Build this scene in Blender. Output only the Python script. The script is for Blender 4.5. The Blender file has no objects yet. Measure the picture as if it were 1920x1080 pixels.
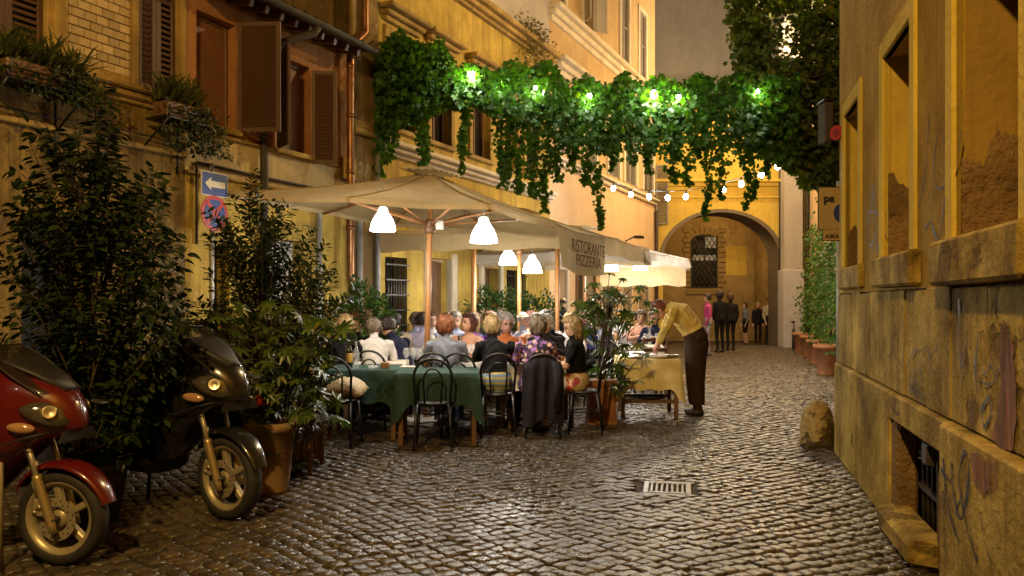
import bpy, math, random
import numpy as np
from mathutils import Vector, Matrix
random.seed(7)
rng = np.random.default_rng(7)
R = math.radians
sc = bpy.context.scene
COL = sc.collection

# ------------------------------------------------------------------ camera, world, sun, exposure
F, H, HY = 1493.33, 1.55, 565.0          # focal length and horizon of a 1920 px wide picture, eye height
cam_data = bpy.data.cameras.new('camera')
cam = bpy.data.objects.new('camera', cam_data)
COL.objects.link(cam)
cam.location = (0, 0, H)
cam.rotation_euler = (R(90), 0, 0)
cam_data.lens, cam_data.sensor_width, cam_data.shift_y = 28.0, 36.0, 25 / 1920
cam_data.clip_start, cam_data.clip_end = 0.05, 400
sc.camera = cam

world = bpy.data.worlds.new('World')
sc.world = world
world.use_nodes = True
wn, wl = world.node_tree.nodes, world.node_tree.links
bg = wn['Background']
sky = wn.new('ShaderNodeTexSky')
sky.sky_type = 'NISHITA'
sky.sun_disc = False
sky.sun_elevation, sky.sun_rotation = R(2.0), R(200)
sky.dust_density = 4.0
tint = wn.new('ShaderNodeMixRGB')          # a city night sky: sodium haze over the last of the dusk
tint.inputs[0].default_value = 0.75
tint.inputs[2].default_value = (1.0, 0.62, 0.28, 1)
wl.new(sky.outputs[0], tint.inputs[1])
wl.new(tint.outputs[0], bg.inputs[0])
bg.inputs[1].default_value = 0.011

sun_data = bpy.data.lights.new('moon', 'SUN')
sun_data.energy, sun_data.angle, sun_data.color = 0.02, R(0.5), (1, .85, .65)
sun = bpy.data.objects.new('moon', sun_data)
COL.objects.link(sun)
sun.rotation_euler = (R(55), 0, R(-20))

sc.view_settings.view_transform = 'Standard'
sc.view_settings.look = 'None'
sc.view_settings.exposure = 0.75
sc.view_settings.gamma = 1.0
sc.view_settings.use_curve_mapping = False
sc.render.engine = 'CYCLES'
sc.cycles.use_denoising = True
sc.cycles.max_bounces = 6
sc.cycles.diffuse_bounces = 3
sc.cycles.transparent_max_bounces = 8
sc.cycles.sample_clamp_indirect = 4.0
sc.cycles.caustics_reflective = False
sc.cycles.caustics_refractive = False

def PX(x, Y): return (x - 960) / F * Y
def PZ(y, Y): return H - (y - HY) / F * Y
def pt(x, y, Y): return Vector((PX(x, Y), Y, PZ(y, Y)))
def gY(y): return F * H / (y - HY)
def gnd(x, y):
    Y = gY(y)
    return Vector((PX(x, Y), Y, 0))

# ------------------------------------------------------------------ materials
MATS = {}
def _nodes(name):
    m = bpy.data.materials.new(name)
    m.use_nodes = True
    nt = m.node_tree
    return m, nt.nodes, nt.links, nt.nodes['Principled BSDF']
def rgba(c): return (c[0], c[1], c[2], 1)
def _mix(n, l, fac, a, b, mode='MIX'):
    x = n.new('ShaderNodeMixRGB'); x.blend_type = mode
    if isinstance(fac, (int, float)): x.inputs[0].default_value = fac
    else: l.new(fac, x.inputs[0])
    for i, v in ((1, a), (2, b)):
        if isinstance(v, tuple): x.inputs[i].default_value = rgba(v)
        else: l.new(v, x.inputs[i])
    return x.outputs[0]
def _noise(n, l, coord, scale, detail=6, stretch=(1, 1, 1), rough=.55, off=0.0, dist=0.0):
    mp = n.new('ShaderNodeMapping'); mp.inputs['Scale'].default_value = stretch
    mp.inputs['Location'].default_value = (off, off * .7, off * 1.3)
    l.new(coord, mp.inputs[0])
    t = n.new('ShaderNodeTexNoise')
    t.inputs['Scale'].default_value = scale; t.inputs['Detail'].default_value = detail
    t.inputs['Roughness'].default_value = rough; t.inputs['Distortion'].default_value = dist
    l.new(mp.outputs[0], t.inputs['Vector'])
    return t.outputs['Fac']
def _ramp(n, l, fac, lo, hi, a=0.0, b=1.0):
    r = n.new('ShaderNodeMapRange'); r.clamp = True
    r.inputs[1].default_value, r.inputs[2].default_value = lo, hi
    r.inputs[3].default_value, r.inputs[4].default_value = a, b
    l.new(fac, r.inputs[0])
    return r.outputs[0]
def _bump(n, l, bs, fac, dist, strength=1.0, prev=None):
    b = n.new('ShaderNodeBump'); b.inputs['Distance'].default_value = dist; b.inputs['Strength'].default_value = strength
    l.new(fac, b.inputs['Height'])
    if prev is not None: l.new(prev, b.inputs['Normal'])
    l.new(b.outputs[0], bs.inputs['Normal'])
    return b.outputs[0]

def pm(name, c1, c2=None, rough=.6, scale=6, bump=0.0, bscale=40, metal=0.0, stretch=(1, 1, 1), coat=0.0, spec=.5, island=0.0, sheen=0.0):
    """paint, cloth, wood, metal: two colours mixed by noise, grain in the relief"""
    m, n, l, bs = _nodes(name)
    tc = n.new('ShaderNodeTexCoord').outputs['Object']
    c2 = c2 or tuple(x * .7 for x in c1)
    f = _noise(n, l, tc, scale, 6, stretch)
    col = _mix(n, l, _ramp(n, l, f, .3, .7), c1, c2)
    if island:
        gi = n.new('ShaderNodeObjectInfo')
        gm = n.new('ShaderNodeNewGeometry')
        ad = n.new('ShaderNodeMath'); ad.operation = 'ADD'
        l.new(gi.outputs['Random'], ad.inputs[0]); l.new(gm.outputs['Random Per Island'], ad.inputs[1])
        fr = n.new('ShaderNodeMath'); fr.operation = 'FRACT'; l.new(ad.outputs[0], fr.inputs[0])
        hs = n.new('ShaderNodeHueSaturation')
        l.new(_ramp(n, l, fr.outputs[0], 0, 1, 1 - island, 1 + island), hs.inputs['Value'])
        l.new(col, hs.inputs['Color']); col = hs.outputs[0]
    l.new(col, bs.inputs['Base Color'])
    l.new(_ramp(n, l, f, .2, .8, max(.02, rough - .08), min(1, rough + .08)), bs.inputs['Roughness'])
    bs.inputs['Metallic'].default_value = metal
    bs.inputs['Specular IOR Level'].default_value = spec
    bs.inputs['Coat Weight'].default_value = coat
    bs.inputs['Coat Roughness'].default_value = .06
    if sheen: bs.inputs['Sheen Weight'].default_value = sheen
    if bump: _bump(n, l, bs, _noise(n, l, tc, bscale, 5, stretch), bump)
    MATS[name] = m
    return m

def plaster(name, c, stain, patch=None, patch_lo=.58, streak=.6, mottle=.5, rough=.85, bump=.012, off=0.0, sc_big=.55):
    """old painted render: mottled, streaked by rain, worn through in patches"""
    m, n, l, bs = _nodes(name)
    tc = n.new('ShaderNodeTexCoord').outputs['Object']
    big = _noise(n, l, tc, sc_big, 7, (1, 1, 1), .6, off)
    mid = _noise(n, l, tc, 2.6, 8, (1, 1, 1), .65, off + 3)
    fine = _noise(n, l, tc, 22, 6, (1, 1, 1), .6, off + 5)
    str_ = _noise(n, l, tc, 2.2, 7, (2.4, 2.4, .16), .6, off + 7, .4)
    c_lo = tuple(x * (1 - .45 * mottle) for x in c)
    c_hi = tuple(min(.9, x * (1 + .22 * mottle)) for x in c)
    col = _mix(n, l, _ramp(n, l, big, .32, .68), c_lo, c_hi)
    col = _mix(n, l, _ramp(n, l, mid, .42, .72, 0, mottle), col, stain)
    col = _mix(n, l, _ramp(n, l, str_, .47, .72, 0, streak), col, stain)
    str2 = _noise(n, l, tc, 7.5, 6, (3, 3, .10), .65, off + 17, .3)
    col = _mix(n, l, _ramp(n, l, str2, .52, .76, 0, streak * .85), col, tuple(x * .55 for x in stain))
    col = _mix(n, l, _ramp(n, l, fine, .55, .78, 0, .3), col, tuple(x * .45 for x in c))
    h = fine
    if patch:
        pmask = _ramp(n, l, _noise(n, l, tc, .8, 9, (1, 1, 1), .68, off + 11, .3), patch_lo, patch_lo + .025)
        col = _mix(n, l, pmask, col, patch)
        hh = n.new('ShaderNodeMath'); hh.operation = 'SUBTRACT'
        l.new(fine, hh.inputs[0]); l.new(pmask, hh.inputs[1]); h = hh.outputs[0]
    l.new(col, bs.inputs['Base Color'])
    l.new(_ramp(n, l, mid, .3, .7, rough - .15, min(1, rough + .1)), bs.inputs['Roughness'])
    bs.inputs['Specular IOR Level'].default_value = .08
    b1 = _bump(n, l, bs, mid, bump * .7)
    _bump(n, l, bs, h, bump, 1, b1)
    MATS[name] = m
    return m

def leafmat(name, c1, c2, trans=.35, rough=.42, spec=.5):
    m, n, l, bs = _nodes(name)
    g = n.new('ShaderNodeNewGeometry')
    col = _mix(n, l, g.outputs['Random Per Island'], c1, c2)
    fr = n.new('ShaderNodeMath'); fr.operation = 'MULTIPLY'; fr.inputs[1].default_value = 37.3; l.new(g.outputs['Random Per Island'], fr.inputs[0])
    f2 = n.new('ShaderNodeMath'); f2.operation = 'FRACT'; l.new(fr.outputs[0], f2.inputs[0])
    col = _mix(n, l, _ramp(n, l, f2.outputs[0], .94, .99, 0, .7), col, (c2[0] * 2.2, c2[1] * 1.35, c2[2] * .8))
    tc = n.new('ShaderNodeTexCoord').outputs['Object']
    col = _mix(n, l, _ramp(n, l, _noise(n, l, tc, 45, 3), .5, .75, 0, .45), col, tuple(x * .55 for x in c1))
    l.new(col, bs.inputs['Base Color'])
    bs.inputs['Roughness'].default_value = rough
    bs.inputs['Specular IOR Level'].default_value = spec
    tr = n.new('ShaderNodeBsdfTranslucent')
    l.new(_mix(n, l, 1.0, col, (1.3, 1.6, .5), 'MULTIPLY'), tr.inputs['Color'])
    ms = n.new('ShaderNodeMixShader'); ms.inputs[0].default_value = trans
    out = n['Material Output']
    l.new(bs.outputs[0], ms.inputs[1]); l.new(tr.outputs[0], ms.inputs[2]); l.new(ms.outputs[0], out.inputs[0])
    MATS[name] = m
    return m

def canvas(name, c, trans=.3):
    m = pm(name, c, tuple(x * .80 for x in c), rough=.85, scale=3, bump=.004, bscale=30)
    n, l = m.node_tree.nodes, m.node_tree.links
    _bump(n, l, n['Principled BSDF'], _noise(n, l, n.new('ShaderNodeTexCoord').outputs['Object'], 3.0, 4, (1, 1, 1), .5, 2, 1.2), .05)
    tr = n.new('ShaderNodeBsdfTranslucent'); tr.inputs['Color'].default_value = rgba(tuple(min(.9, x * 1.25) for x in c))
    ms = n.new('ShaderNodeMixShader'); ms.inputs[0].default_value = trans
    l.new(n['Principled BSDF'].outputs[0], ms.inputs[1]); l.new(tr.outputs[0], ms.inputs[2]); l.new(ms.outputs[0], n['Material Output'].inputs[0])
    return m
def cobblemat(name, c1, c2):
    m, n, l, bs = _nodes(name)
    g = n.new('ShaderNodeNewGeometry'); oi = n.new('ShaderNodeObjectInfo')
    ad = n.new('ShaderNodeMath'); ad.operation = 'ADD'
    l.new(oi.outputs['Random'], ad.inputs[0]); l.new(g.outputs['Random Per Island'], ad.inputs[1])
    fr = n.new('ShaderNodeMath'); fr.operation = 'FRACT'; l.new(ad.outputs[0], fr.inputs[0])
    pos = g.outputs['Position']
    big = _noise(n, l, pos, .9, 6, (1, 1, 1), .6); fine = _noise(n, l, pos, 60, 5, (1, 1, 1), .65); mid = _noise(n, l, pos, 7, 5, (1, 1, 1), .6)
    col = _mix(n, l, fr.outputs[0], c2, c1)
    col = _mix(n, l, _ramp(n, l, big, .5, .72, 0, .55), col, (.030, .023, .016))
    col = _mix(n, l, _ramp(n, l, mid, .52, .75, 0, .5), col, (.07, .05, .03))
    col = _mix(n, l, _ramp(n, l, fine, .55, .8, 0, .5), col, tuple(x * .4 for x in c2))
    l.new(col, bs.inputs['Base Color'])
    r1 = _ramp(n, l, big, .35, .65, .20, .40)
    r2 = n.new('ShaderNodeMath'); r2.operation = 'ADD'; l.new(r1, r2.inputs[0]); l.new(_ramp(n, l, fine, .3, .8, -.02, .16), r2.inputs[1])
    l.new(r2.outputs[0], bs.inputs['Roughness']); bs.inputs['Specular IOR Level'].default_value = .55
    b1 = _bump(n, l, bs, mid, .006)
    _bump(n, l, bs, fine, .0035, 1, b1)
    MATS[name] = m
    return m
def stainmat(name, c1, c2):
    m = pm(name, c1, c2, rough=.8, scale=4, stretch=(3, 3, .35), bump=.004)
    n, l = m.node_tree.nodes, m.node_tree.links
    tc = n.new('ShaderNodeTexCoord').outputs['Object']
    l.new(_ramp(n, l, _noise(n, l, tc, 3.5, 8, (2.5, 2.5, .3), .65, 3, .3), .36, .52), n['Principled BSDF'].inputs['Alpha'])
    return m
def emis(name, c, s):
    m, n, l, bs = _nodes(name)
    bs.inputs['Base Color'].default_value = (.8, .8, .8, 1)
    bs.inputs['Emission Color'].default_value = rgba(c)
    bs.inputs['Emission Strength'].default_value = s
    MATS[name] = m
    return m

def glassmat(name, c=(.9, .95, .95), rough=.03, alpha=.25):
    """thin glass: mostly lets through, shines at its edges"""
    m, n, l, bs = _nodes(name)
    bs.inputs['Base Color'].default_value = rgba(c)
    bs.inputs['Roughness'].default_value = rough
    bs.inputs['Alpha'].default_value = alpha
    bs.inputs['Specular IOR Level'].default_value = .8
    MATS[name] = m
    return m

def stripes(name, ca, cb, scale, axis='X', rough=.85):
    m, n, l, bs = _nodes(name)
    tc = n.new('ShaderNodeTexCoord').outputs['Object']
    w = n.new('ShaderNodeTexWave'); w.bands_direction = axis; w.inputs['Scale'].default_value = scale
    w.inputs['Distortion'].default_value = .6
    l.new(tc, w.inputs['Vector'])
    l.new(_mix(n, l, _ramp(n, l, w.outputs['Fac'], .4, .6), ca, cb), bs.inputs['Base Color'])
    bs.inputs['Roughness'].default_value = rough
    MATS[name] = m
    return m

def floral(name, ground, cols, scale=26, thr=.52):
    m, n, l, bs = _nodes(name)
    tc = n.new('ShaderNodeTexCoord').outputs['Object']
    v = n.new('ShaderNodeTexVoronoi'); v.inputs['Scale'].default_value = scale; l.new(tc, v.inputs['Vector'])
    cr = n.new('ShaderNodeValToRGB')
    cr.color_ramp.interpolation = 'CONSTANT'
    while len(cr.color_ramp.elements) < len(cols): cr.color_ramp.elements.new(.5)
    for i, c in enumerate(cols):
        cr.color_ramp.elements[i].position = i / len(cols); cr.color_ramp.elements[i].color = rgba(c)
    sp = n.new('ShaderNodeSeparateColor'); l.new(v.outputs['Color'], sp.inputs[0])
    l.new(sp.outputs[0], cr.inputs[0])
    mask = _ramp(n, l, v.outputs['Distance'], thr, thr + .08)
    l.new(_mix(n, l, mask, cr.outputs[0], ground), bs.inputs['Base Color'])
    bs.inputs['Roughness'].default_value = .85
    MATS[name] = m
    return m

# ------------------------------------------------------------------ mesh helpers
def mesh_from(name, v, f, mats=(), smooth=False, mi=None, sm=None):
    me = bpy.data.meshes.new(name)
    me.from_pydata([tuple(x) for x in v], [], f)
    for m in (mats if isinstance(mats, (list, tuple)) else [mats]): me.materials.append(m)
    n = len(me.polygons)
    if mi is not None and len(mi) == n: me.polygons.foreach_set('material_index', mi)
    if sm is not None and len(sm) == n: me.polygons.foreach_set('use_smooth', sm)
    elif smooth: me.polygons.foreach_set('use_smooth', [True] * n)
    me.update()
    return me
def mesh_np(name, v, f, mat, smooth=False):
    """v (N,3), f (M,k) arrays"""
    me = bpy.data.meshes.new(name)
    k = f.shape[1]
    me.vertices.add(len(v)); me.vertices.foreach_set('co', np.ascontiguousarray(v, dtype=np.float32).ravel())
    me.loops.add(f.size); me.loops.foreach_set('vertex_index', np.ascontiguousarray(f, dtype=np.int32).ravel())
    me.polygons.add(len(f))
    me.polygons.foreach_set('loop_start', np.arange(0, f.size, k, dtype=np.int32))
    if smooth: me.polygons.foreach_set('use_smooth', np.ones(len(f), dtype=bool))
    me.update(calc_edges=True)
    me.materials.append(mat)
    return me
def add(name, me, parent=None, loc=None, rot=None):
    o = bpy.data.objects.new(name, me)
    COL.objects.link(o)
    if parent is not None: o.parent = parent
    if loc is not None: o.location = loc
    if rot is not None: o.rotation_euler = rot
    return o
def tag(o, label=None, cat=None, group=None, kind=None):
    if label: o['label'] = label
    if cat: o['category'] = cat
    if group: o['group'] = group
    if kind: o['kind'] = kind
    return o
def empty(name, label, cat, loc=(0, 0, 0), rz=0.0, group=None):
    o = bpy.data.objects.new(name, None)
    COL.objects.link(o)
    o.empty_display_size = .2
    o.location = loc; o.rotation_euler = (0, 0, rz)
    return tag(o, label, cat, group)
KIDS = {}
def kids(o):
    return [c for c in bpy.data.objects if c.parent == o]
def copy_tree(o, parent=None):
    c = o.copy(); COL.objects.link(c)
    if parent is not None: c.parent = parent
    for ch in kids(o): copy_tree(ch, c)
    return c

class MB:
    def __init__(self): self.v, self.f, self.m, self.s = [], [], [], []
    def add(self, v, f, mi=0, sm=False, M=None):
        b = len(self.v)
        if M is not None: v = [M @ Vector(p) for p in v]
        self.v += [tuple(p) for p in v]
        for q in f: self.f.append([i + b for i in q]); self.m.append(mi); self.s.append(sm)
        return self
    def box(self, x0, x1, y0, y1, z0, z1, mi=0, M=None):
        v = [(x0, y0, z0), (x1, y0, z0), (x1, y1, z0), (x0, y1, z0), (x0, y0, z1), (x1, y0, z1), (x1, y1, z1), (x0, y1, z1)]
        return self.add(v, [(3, 2, 1, 0), (4, 5, 6, 7), (0, 1, 5, 4), (1, 2, 6, 5), (2, 3, 7, 6), (3, 0, 4, 7)], mi, False, M)
    def cbox(self, x0, x1, y0, y1, z0, z1, c=.008, mi=0, M=None, jit=0.0):
        v, idx = [], {}
        P = ((x0, x1), (y0, y1), (z0, z1))
        for sx in (0, 1):
            for sy in (0, 1):
                for sz in (0, 1):
                    s = (sx, sy, sz)
                    d = [random.uniform(-jit, jit) for _ in range(3)] if jit else (0, 0, 0)
                    for ax in range(3):
                        p = []
                        for k in range(3):
                            base = P[k][s[k]]
                            p.append(base + d[k] if k == ax else base + d[k] + (c if s[k] == 0 else -c))
                        idx[s + (ax,)] = len(v); v.append(p)
        f = []
        for ax in range(3):
            o = [k for k in range(3) if k != ax]
            for side in (0, 1):
                q = []
                for a, b in ((0, 0), (1, 0), (1, 1), (0, 1)):
                    s = [0, 0, 0]; s[ax] = side; s[o[0]] = a; s[o[1]] = b
                    q.append(idx[tuple(s) + (ax,)])
                f.append(q)
            for a in (0, 1):                       # edges along ax
                for b in (0, 1):
                    s0, s1 = [0, 0, 0], [0, 0, 0]
                    s0[o[0]] = s1[o[0]] = a; s0[o[1]] = s1[o[1]] = b; s1[ax] = 1
                    f.append([idx[tuple(s0) + (o[0],)], idx[tuple(s1) + (o[0],)], idx[tuple(s1) + (o[1],)], idx[tuple(s0) + (o[1],)]])
        for sx in (0, 1):
            for sy in (0, 1):
                for sz in (0, 1):
                    f.append([idx[(sx, sy, sz, 0)], idx[(sx, sy, sz, 1)], idx[(sx, sy, sz, 2)]])
        return self.add(v, f, mi, False, M)
    def tube(self, pts, r, n=8, mi=0, caps=True, closed=False, M=None):
        pts = [Vector(p) for p in pts]
        k = len(pts)
        rs = r if isinstance(r, (list, tuple)) else [r] * k
        v, f = [], []
        prev = None
        for i, p in enumerate(pts):
            a = pts[(i + 1) % k] if (i < k - 1 or closed) else p
            b = pts[i - 1] if (i > 0 or closed) else p
            t = (a - b).normalized() if (a - b).length > 1e-9 else Vector((0, 0, 1))
            if prev is None:
                x = t.orthogonal().normalized()
            else:
                x = prev - t * prev.dot(t)
                x = x.normalized() if x.length > 1e-6 else t.orthogonal().normalized()
            prev = x
            y = t.cross(x)
            for j in range(n):
                an = 2 * math.pi * j / n
                v.append(p + (x * math.cos(an) + y * math.sin(an)) * rs[i])
        for i in range(k if closed else k - 1):
            i2 = (i + 1) % k
            for j in range(n):
                f.append((i * n + j, i * n + (j + 1) % n, i2 * n + (j + 1) % n, i2 * n + j))
        self.add(v, f, mi, True, M)
        if caps and not closed:
            b = len(self.v) - k * n
            self.f.append([b + j for j in range(n)][::-1]); self.m.append(mi); self.s.append(False)
            self.f.append([b + (k - 1) * n + j for j in range(n)]); self.m.append(mi); self.s.append(False)
        return self
    def lathe(self, prof, n=16, c=(0, 0, 0), mi=0, M=None, sm=True):
        v, f = [], []
        for r, z in prof:
            for j in range(n):
                a = 2 * math.pi * j / n
                v.append((c[0] + r * math.cos(a), c[1] + r * math.sin(a), c[2] + z))
        for i in range(len(prof) - 1):
            for j in range(n):
                f.append((i * n + j, i * n + (j + 1) % n, (i + 1) * n + (j + 1) % n, (i + 1) * n + j))
        f.append([j for j in range(n)][::-1]); f.append([(len(prof) - 1) * n + j for j in range(n)])
        return self.add(v, f, mi, sm, M)
    def ell(self, c, r, nu=14, nv=9, mi=0, M=None):
        v, f = [], []
        for i in range(nv + 1):
            th = math.pi * i / nv
            for j in range(nu):
                a = 2 * math.pi * j / nu
                v.append((c[0] + r[0] * math.sin(th) * math.cos(a), c[1] + r[1] * math.sin(th) * math.sin(a), c[2] + r[2] * math.cos(th)))
        for i in range(nv):
            for j in range(nu):
                f.append((i * nu + j, i * nu + (j + 1) % nu, (i + 1) * nu + (j + 1) % nu, (i + 1) * nu + j))
        return self.add(v, f, mi, True, M)
    def loft(self, rings, mi=0, caps=True, closed=True, sm=True, M=None):
        n = len(rings[0]); v = [p for r in rings for p in r]; f = []
        for i in range(len(rings) - 1):
            for j in range(n if closed else n - 1):
                f.append((i * n + j, i * n + (j + 1) % n, (i + 1) * n + (j + 1) % n, (i + 1) * n + j))
        if caps and closed:
            f.append(list(range(n))[::-1]); f.append([(len(rings) - 1) * n + j for j in range(n)])
        return self.add(v, f, mi, sm, M)
    def prism(self, poly, y0, y1, mi=0, M=None):
        """polygon in x,z pushed from y0 to y1"""
        n = len(poly)
        v = [(x, y0, z) for x, z in poly] + [(x, y1, z) for x, z in poly]
        f = [list(range(n)), list(range(n, 2 * n))[::-1]] + [(i, (i + 1) % n, n + (i + 1) % n, n + i) for i in range(n)]
        return self.add(v, f, mi, False, M)
    def mesh(self, name, mats, smooth=None):
        return mesh_from(name, self.v, self.f, mats, mi=self.m, sm=self.s if smooth is None else [smooth] * len(self.f))
    def build(self, name, mats, parent=None, loc=None, rot=None, smooth=None):
        return add(name, self.mesh(name, mats, smooth), parent, loc, rot)

def wall_mesh(x0, x1, z0, z1, holes, depth, mb=None, mi=0, y=0.0):
    """front sheet at y with rectangular openings whose reveals go back by depth"""
    mb = mb or MB()
    xs = sorted({x0, x1, *[h[0] for h in holes], *[h[1] for h in holes]})
    zs = sorted({z0, z1, *[h[2] for h in holes], *[h[3] for h in holes]})
    xs = [x for x in xs if x0 <= x <= x1]; zs = [z for z in zs if z0 <= z <= z1]
    for i in range(len(xs) - 1):
        for j in range(len(zs) - 1):
            cx, cz = (xs[i] + xs[i + 1]) / 2, (zs[j] + zs[j + 1]) / 2
            if any(h[0] < cx < h[1] and h[2] < cz < h[3] for h in holes): continue
            mb.add([(xs[i], y, zs[j]), (xs[i + 1], y, zs[j]), (xs[i + 1], y, zs[j + 1]), (xs[i], y, zs[j + 1])], [(0, 1, 2, 3)], mi)
    for h in holes:
        a, b, c, d = max(h[0], x0), min(h[1], x1), max(h[2], z0), min(h[3], z1)
        e = y + depth
        mb.add([(a, y, c), (a, e, c), (a, e, d), (a, y, d)], [(0, 1, 2, 3)], mi)
        mb.add([(b, y, c), (b, e, c), (b, e, d), (b, y, d)], [(0, 1, 2, 3)], mi)
        mb.add([(a, y, d), (b, y, d), (b, e, d), (a, e, d)], [(0, 1, 2, 3)], mi)
        mb.add([(a, y, c), (b, y, c), (b, e, c), (a, e, c)], [(0, 1, 2, 3)], mi)
    return mb

# ------------------------------------------------------------------ leaves
LEAF = {  # outline verts (length along y, unit), fan faces
    'lance': (np.array([(0, 0, 0), (.16, .35, .03), (.13, .68, .0), (0, 1, -.06), (-.13, .68, .0), (-.16, .35, .03), (0, .5, -.03)]),
              [(0, 1, 6), (1, 2, 6), (2, 3, 6), (3, 4, 6), (4, 5, 6), (5, 0, 6)]),
    'oval': (np.array([(0, 0, 0), (.24, .3, .05), (.22, .65, .02), (0, 1, -.1), (-.22, .65, .02), (-.24, .3, .05), (0, .5, -.04)]),
             [(0, 1, 6), (1, 2, 6), (2, 3, 6), (3, 4, 6), (4, 5, 6), (5, 0, 6)]),
    'ivy': (np.array([(0, 0, 0), (.34, .04, .02), (.28, .34, .05), (.52, .58, .0), (.2, .66, .03), (0, 1, -.08), (-.2, .66, .03), (-.52, .58, .0), (-.28, .34, .05), (-.34, .04, .02)]),
            [(0, 1, 2), (0, 2, 4), (2, 3, 4), (0, 4, 5), (0, 5, 6), (0, 6, 8), (6, 7, 8), (0, 8, 9)]),
    'blade': (np.array([(-.035, 0, 0), (.035, 0, 0), (.035, .4, .12), (-.035, .4, .12), (.022, .75, .1), (-.022, .75, .1), (0, 1, -.02)]),
              [(0, 1, 2), (0, 2, 3), (3, 2, 4), (3, 4, 5), (5, 4, 6)]),
}
def leaf_mesh(name, P, D, N, S, kind, mat):
    """P positions, D directions of growth, N approximate normals, S sizes"""
    P, D, N, S = (np.asarray(a, dtype=float) for a in (P, D, N, S))
    t, fc = LEAF[kind]
    D = D / np.maximum(np.linalg.norm(D, axis=1, keepdims=True), 1e-6)
    X = np.cross(D, N); ln = np.linalg.norm(X, axis=1, keepdims=True)
    bad = (ln < 1e-3)[:, 0]; X[bad] = np.cross(D[bad], np.array([.3, .9, .2])); ln = np.linalg.norm(X, axis=1, keepdims=True)
    X /= np.maximum(ln, 1e-6)
    Z = np.cross(X, D)
    V = P[:, None, :] + S[:, None, None] * (t[None, :, 0:1] * X[:, None, :] + t[None, :, 1:2] * D[:, None, :] + t[None, :, 2:3] * Z[:, None, :])
    fcs = np.array(fc)[None, :, :] + (np.arange(len(P)) * len(t))[:, None, None]
    return mesh_np(name, V.reshape(-1, 3), fcs.reshape(-1, 3), mat)
def rnd_dirs(n): 
    d = rng.normal(size=(n, 3)); return d / np.linalg.norm(d, axis=1, keepdims=True)
# ------------------------------------------------------------------ palette
m_cob = cobblemat('basalt', (.092, .068, .044), (.036, .027, .019))
m_joint = pm('joint_dirt', (.030, .024, .018), (.015, .012, .009), rough=.9, scale=14, bump=.01, bscale=40)
m_wallR = plaster('ochre_wall', (.46, .285, .040), (.24, .125, .020), None, streak=.8, mottle=.7, off=1)
m_bandR = plaster('yellow_band', (.66, .47, .075), (.44, .27, .05), (.20, .13, .07), patch_lo=.70, streak=.3, mottle=.35, off=2)
m_jambR = plaster('jamb_render', (.62, .43, .075), (.25, .14, .05), None, streak=.35, mottle=.4, off=6)
m_jambShade = plaster('shaded_jamb_render', (.27, .165, .035), (.15, .085, .02), None, streak=.3, mottle=.5, off=9)  # darker copy for one window's jamb: its shade is put into the colour
m_rough = plaster('bare_masonry', (.30, .18, .075), (.10, .06, .03), None, streak=.1, mottle=.9, bump=.05, off=4)
m_trav = plaster('travertine', (.50, .35, .085), (.13, .072, .020), (.20, .125, .04), patch_lo=.56, streak=.62, mottle=1.0, bump=.02, off=8, sc_big=1.3)
m_brickpl = plaster('grimy_stucco', (.30, .20, .06), (.07, .045, .022), (.17, .125, .07), patch_lo=.56, streak=.9, mottle=.9, bump=.02, off=12, sc_big=.9)
m_brick = pm('pale_brick', (.50, .37, .19), (.36, .25, .12), rough=.85, scale=5, bump=.004, island=.22)
m_mould = plaster('moulding_stone', (.44, .30, .10), (.13, .085, .045), None, streak=.5, mottle=.6, off=14, sc_big=1.5)
m_orange = plaster('salmon_wall', (.40, .185, .075), (.20, .09, .04), None, streak=.4, mottle=.45, off=15)
m_cream = plaster('cream_band', (.62, .49, .28), (.30, .20, .09), None, streak=.35, mottle=.5, off=18)
m_yellow = plaster('yellow_wall', (.53, .38, .085), (.24, .155, .05), (.42, .30, .13), patch_lo=.62, streak=.75, mottle=.65, off=21)
m_side = plaster('bare_side_wall', (.30, .20, .08), (.12, .075, .035), (.36, .27, .15), patch_lo=.55, streak=.6, mottle=.9, off=23, sc_big=1.0)
m_pink = plaster('peach_wall', (.55, .395, .20), (.38, .25, .12), None, streak=.55, mottle=.45, off=26)
m_pinklow = plaster('peach_low_wall', (.62, .45, .28), (.5, .32, .16), None, streak=.3, mottle=.25, off=27)
m_white = plaster('white_stone', (.66, .58, .44), (.35, .27, .17), None, streak=.3, mottle=.35, off=29, sc_big=2)
m_grey = plaster('grey_render', (.44, .40, .36), (.31, .27, .235), None, streak=.3, mottle=.35, off=31)
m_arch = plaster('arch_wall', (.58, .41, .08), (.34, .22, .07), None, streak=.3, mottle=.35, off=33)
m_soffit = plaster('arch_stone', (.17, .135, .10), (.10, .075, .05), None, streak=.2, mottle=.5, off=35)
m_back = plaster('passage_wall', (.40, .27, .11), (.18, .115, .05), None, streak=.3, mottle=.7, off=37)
m_shut = pm('brown_shutter', (.105, .050, .024), (.07, .034, .017), rough=.6, scale=4, stretch=(1, 1, .3))
m_shutg = pm('grey_shutter', (.22, .19, .155), (.15, .13, .105), rough=.65, scale=4)
m_shutw = pm('white_shutter', (.46, .42, .36), (.34, .30, .25), rough=.65, scale=4)
m_dark = pm('dark_interior', (.012, .010, .008), (.006, .005, .004), rough=.7)
m_pane = pm('window_glass', (.02, .018, .016), (.015, .014, .012), rough=.08, spec=.6)
m_copper = pm('copper_pipe', (.36, .17, .07), (.20, .09, .04), rough=.38, scale=8, metal=.7)
m_zinc = pm('zinc_pipe', (.36, .36, .36), (.25, .25, .25), rough=.5, scale=8, metal=.3)
m_iron = pm('black_iron', (.010, .009, .008), (.006, .005, .005), rough=.38, scale=14, bump=.002)
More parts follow.
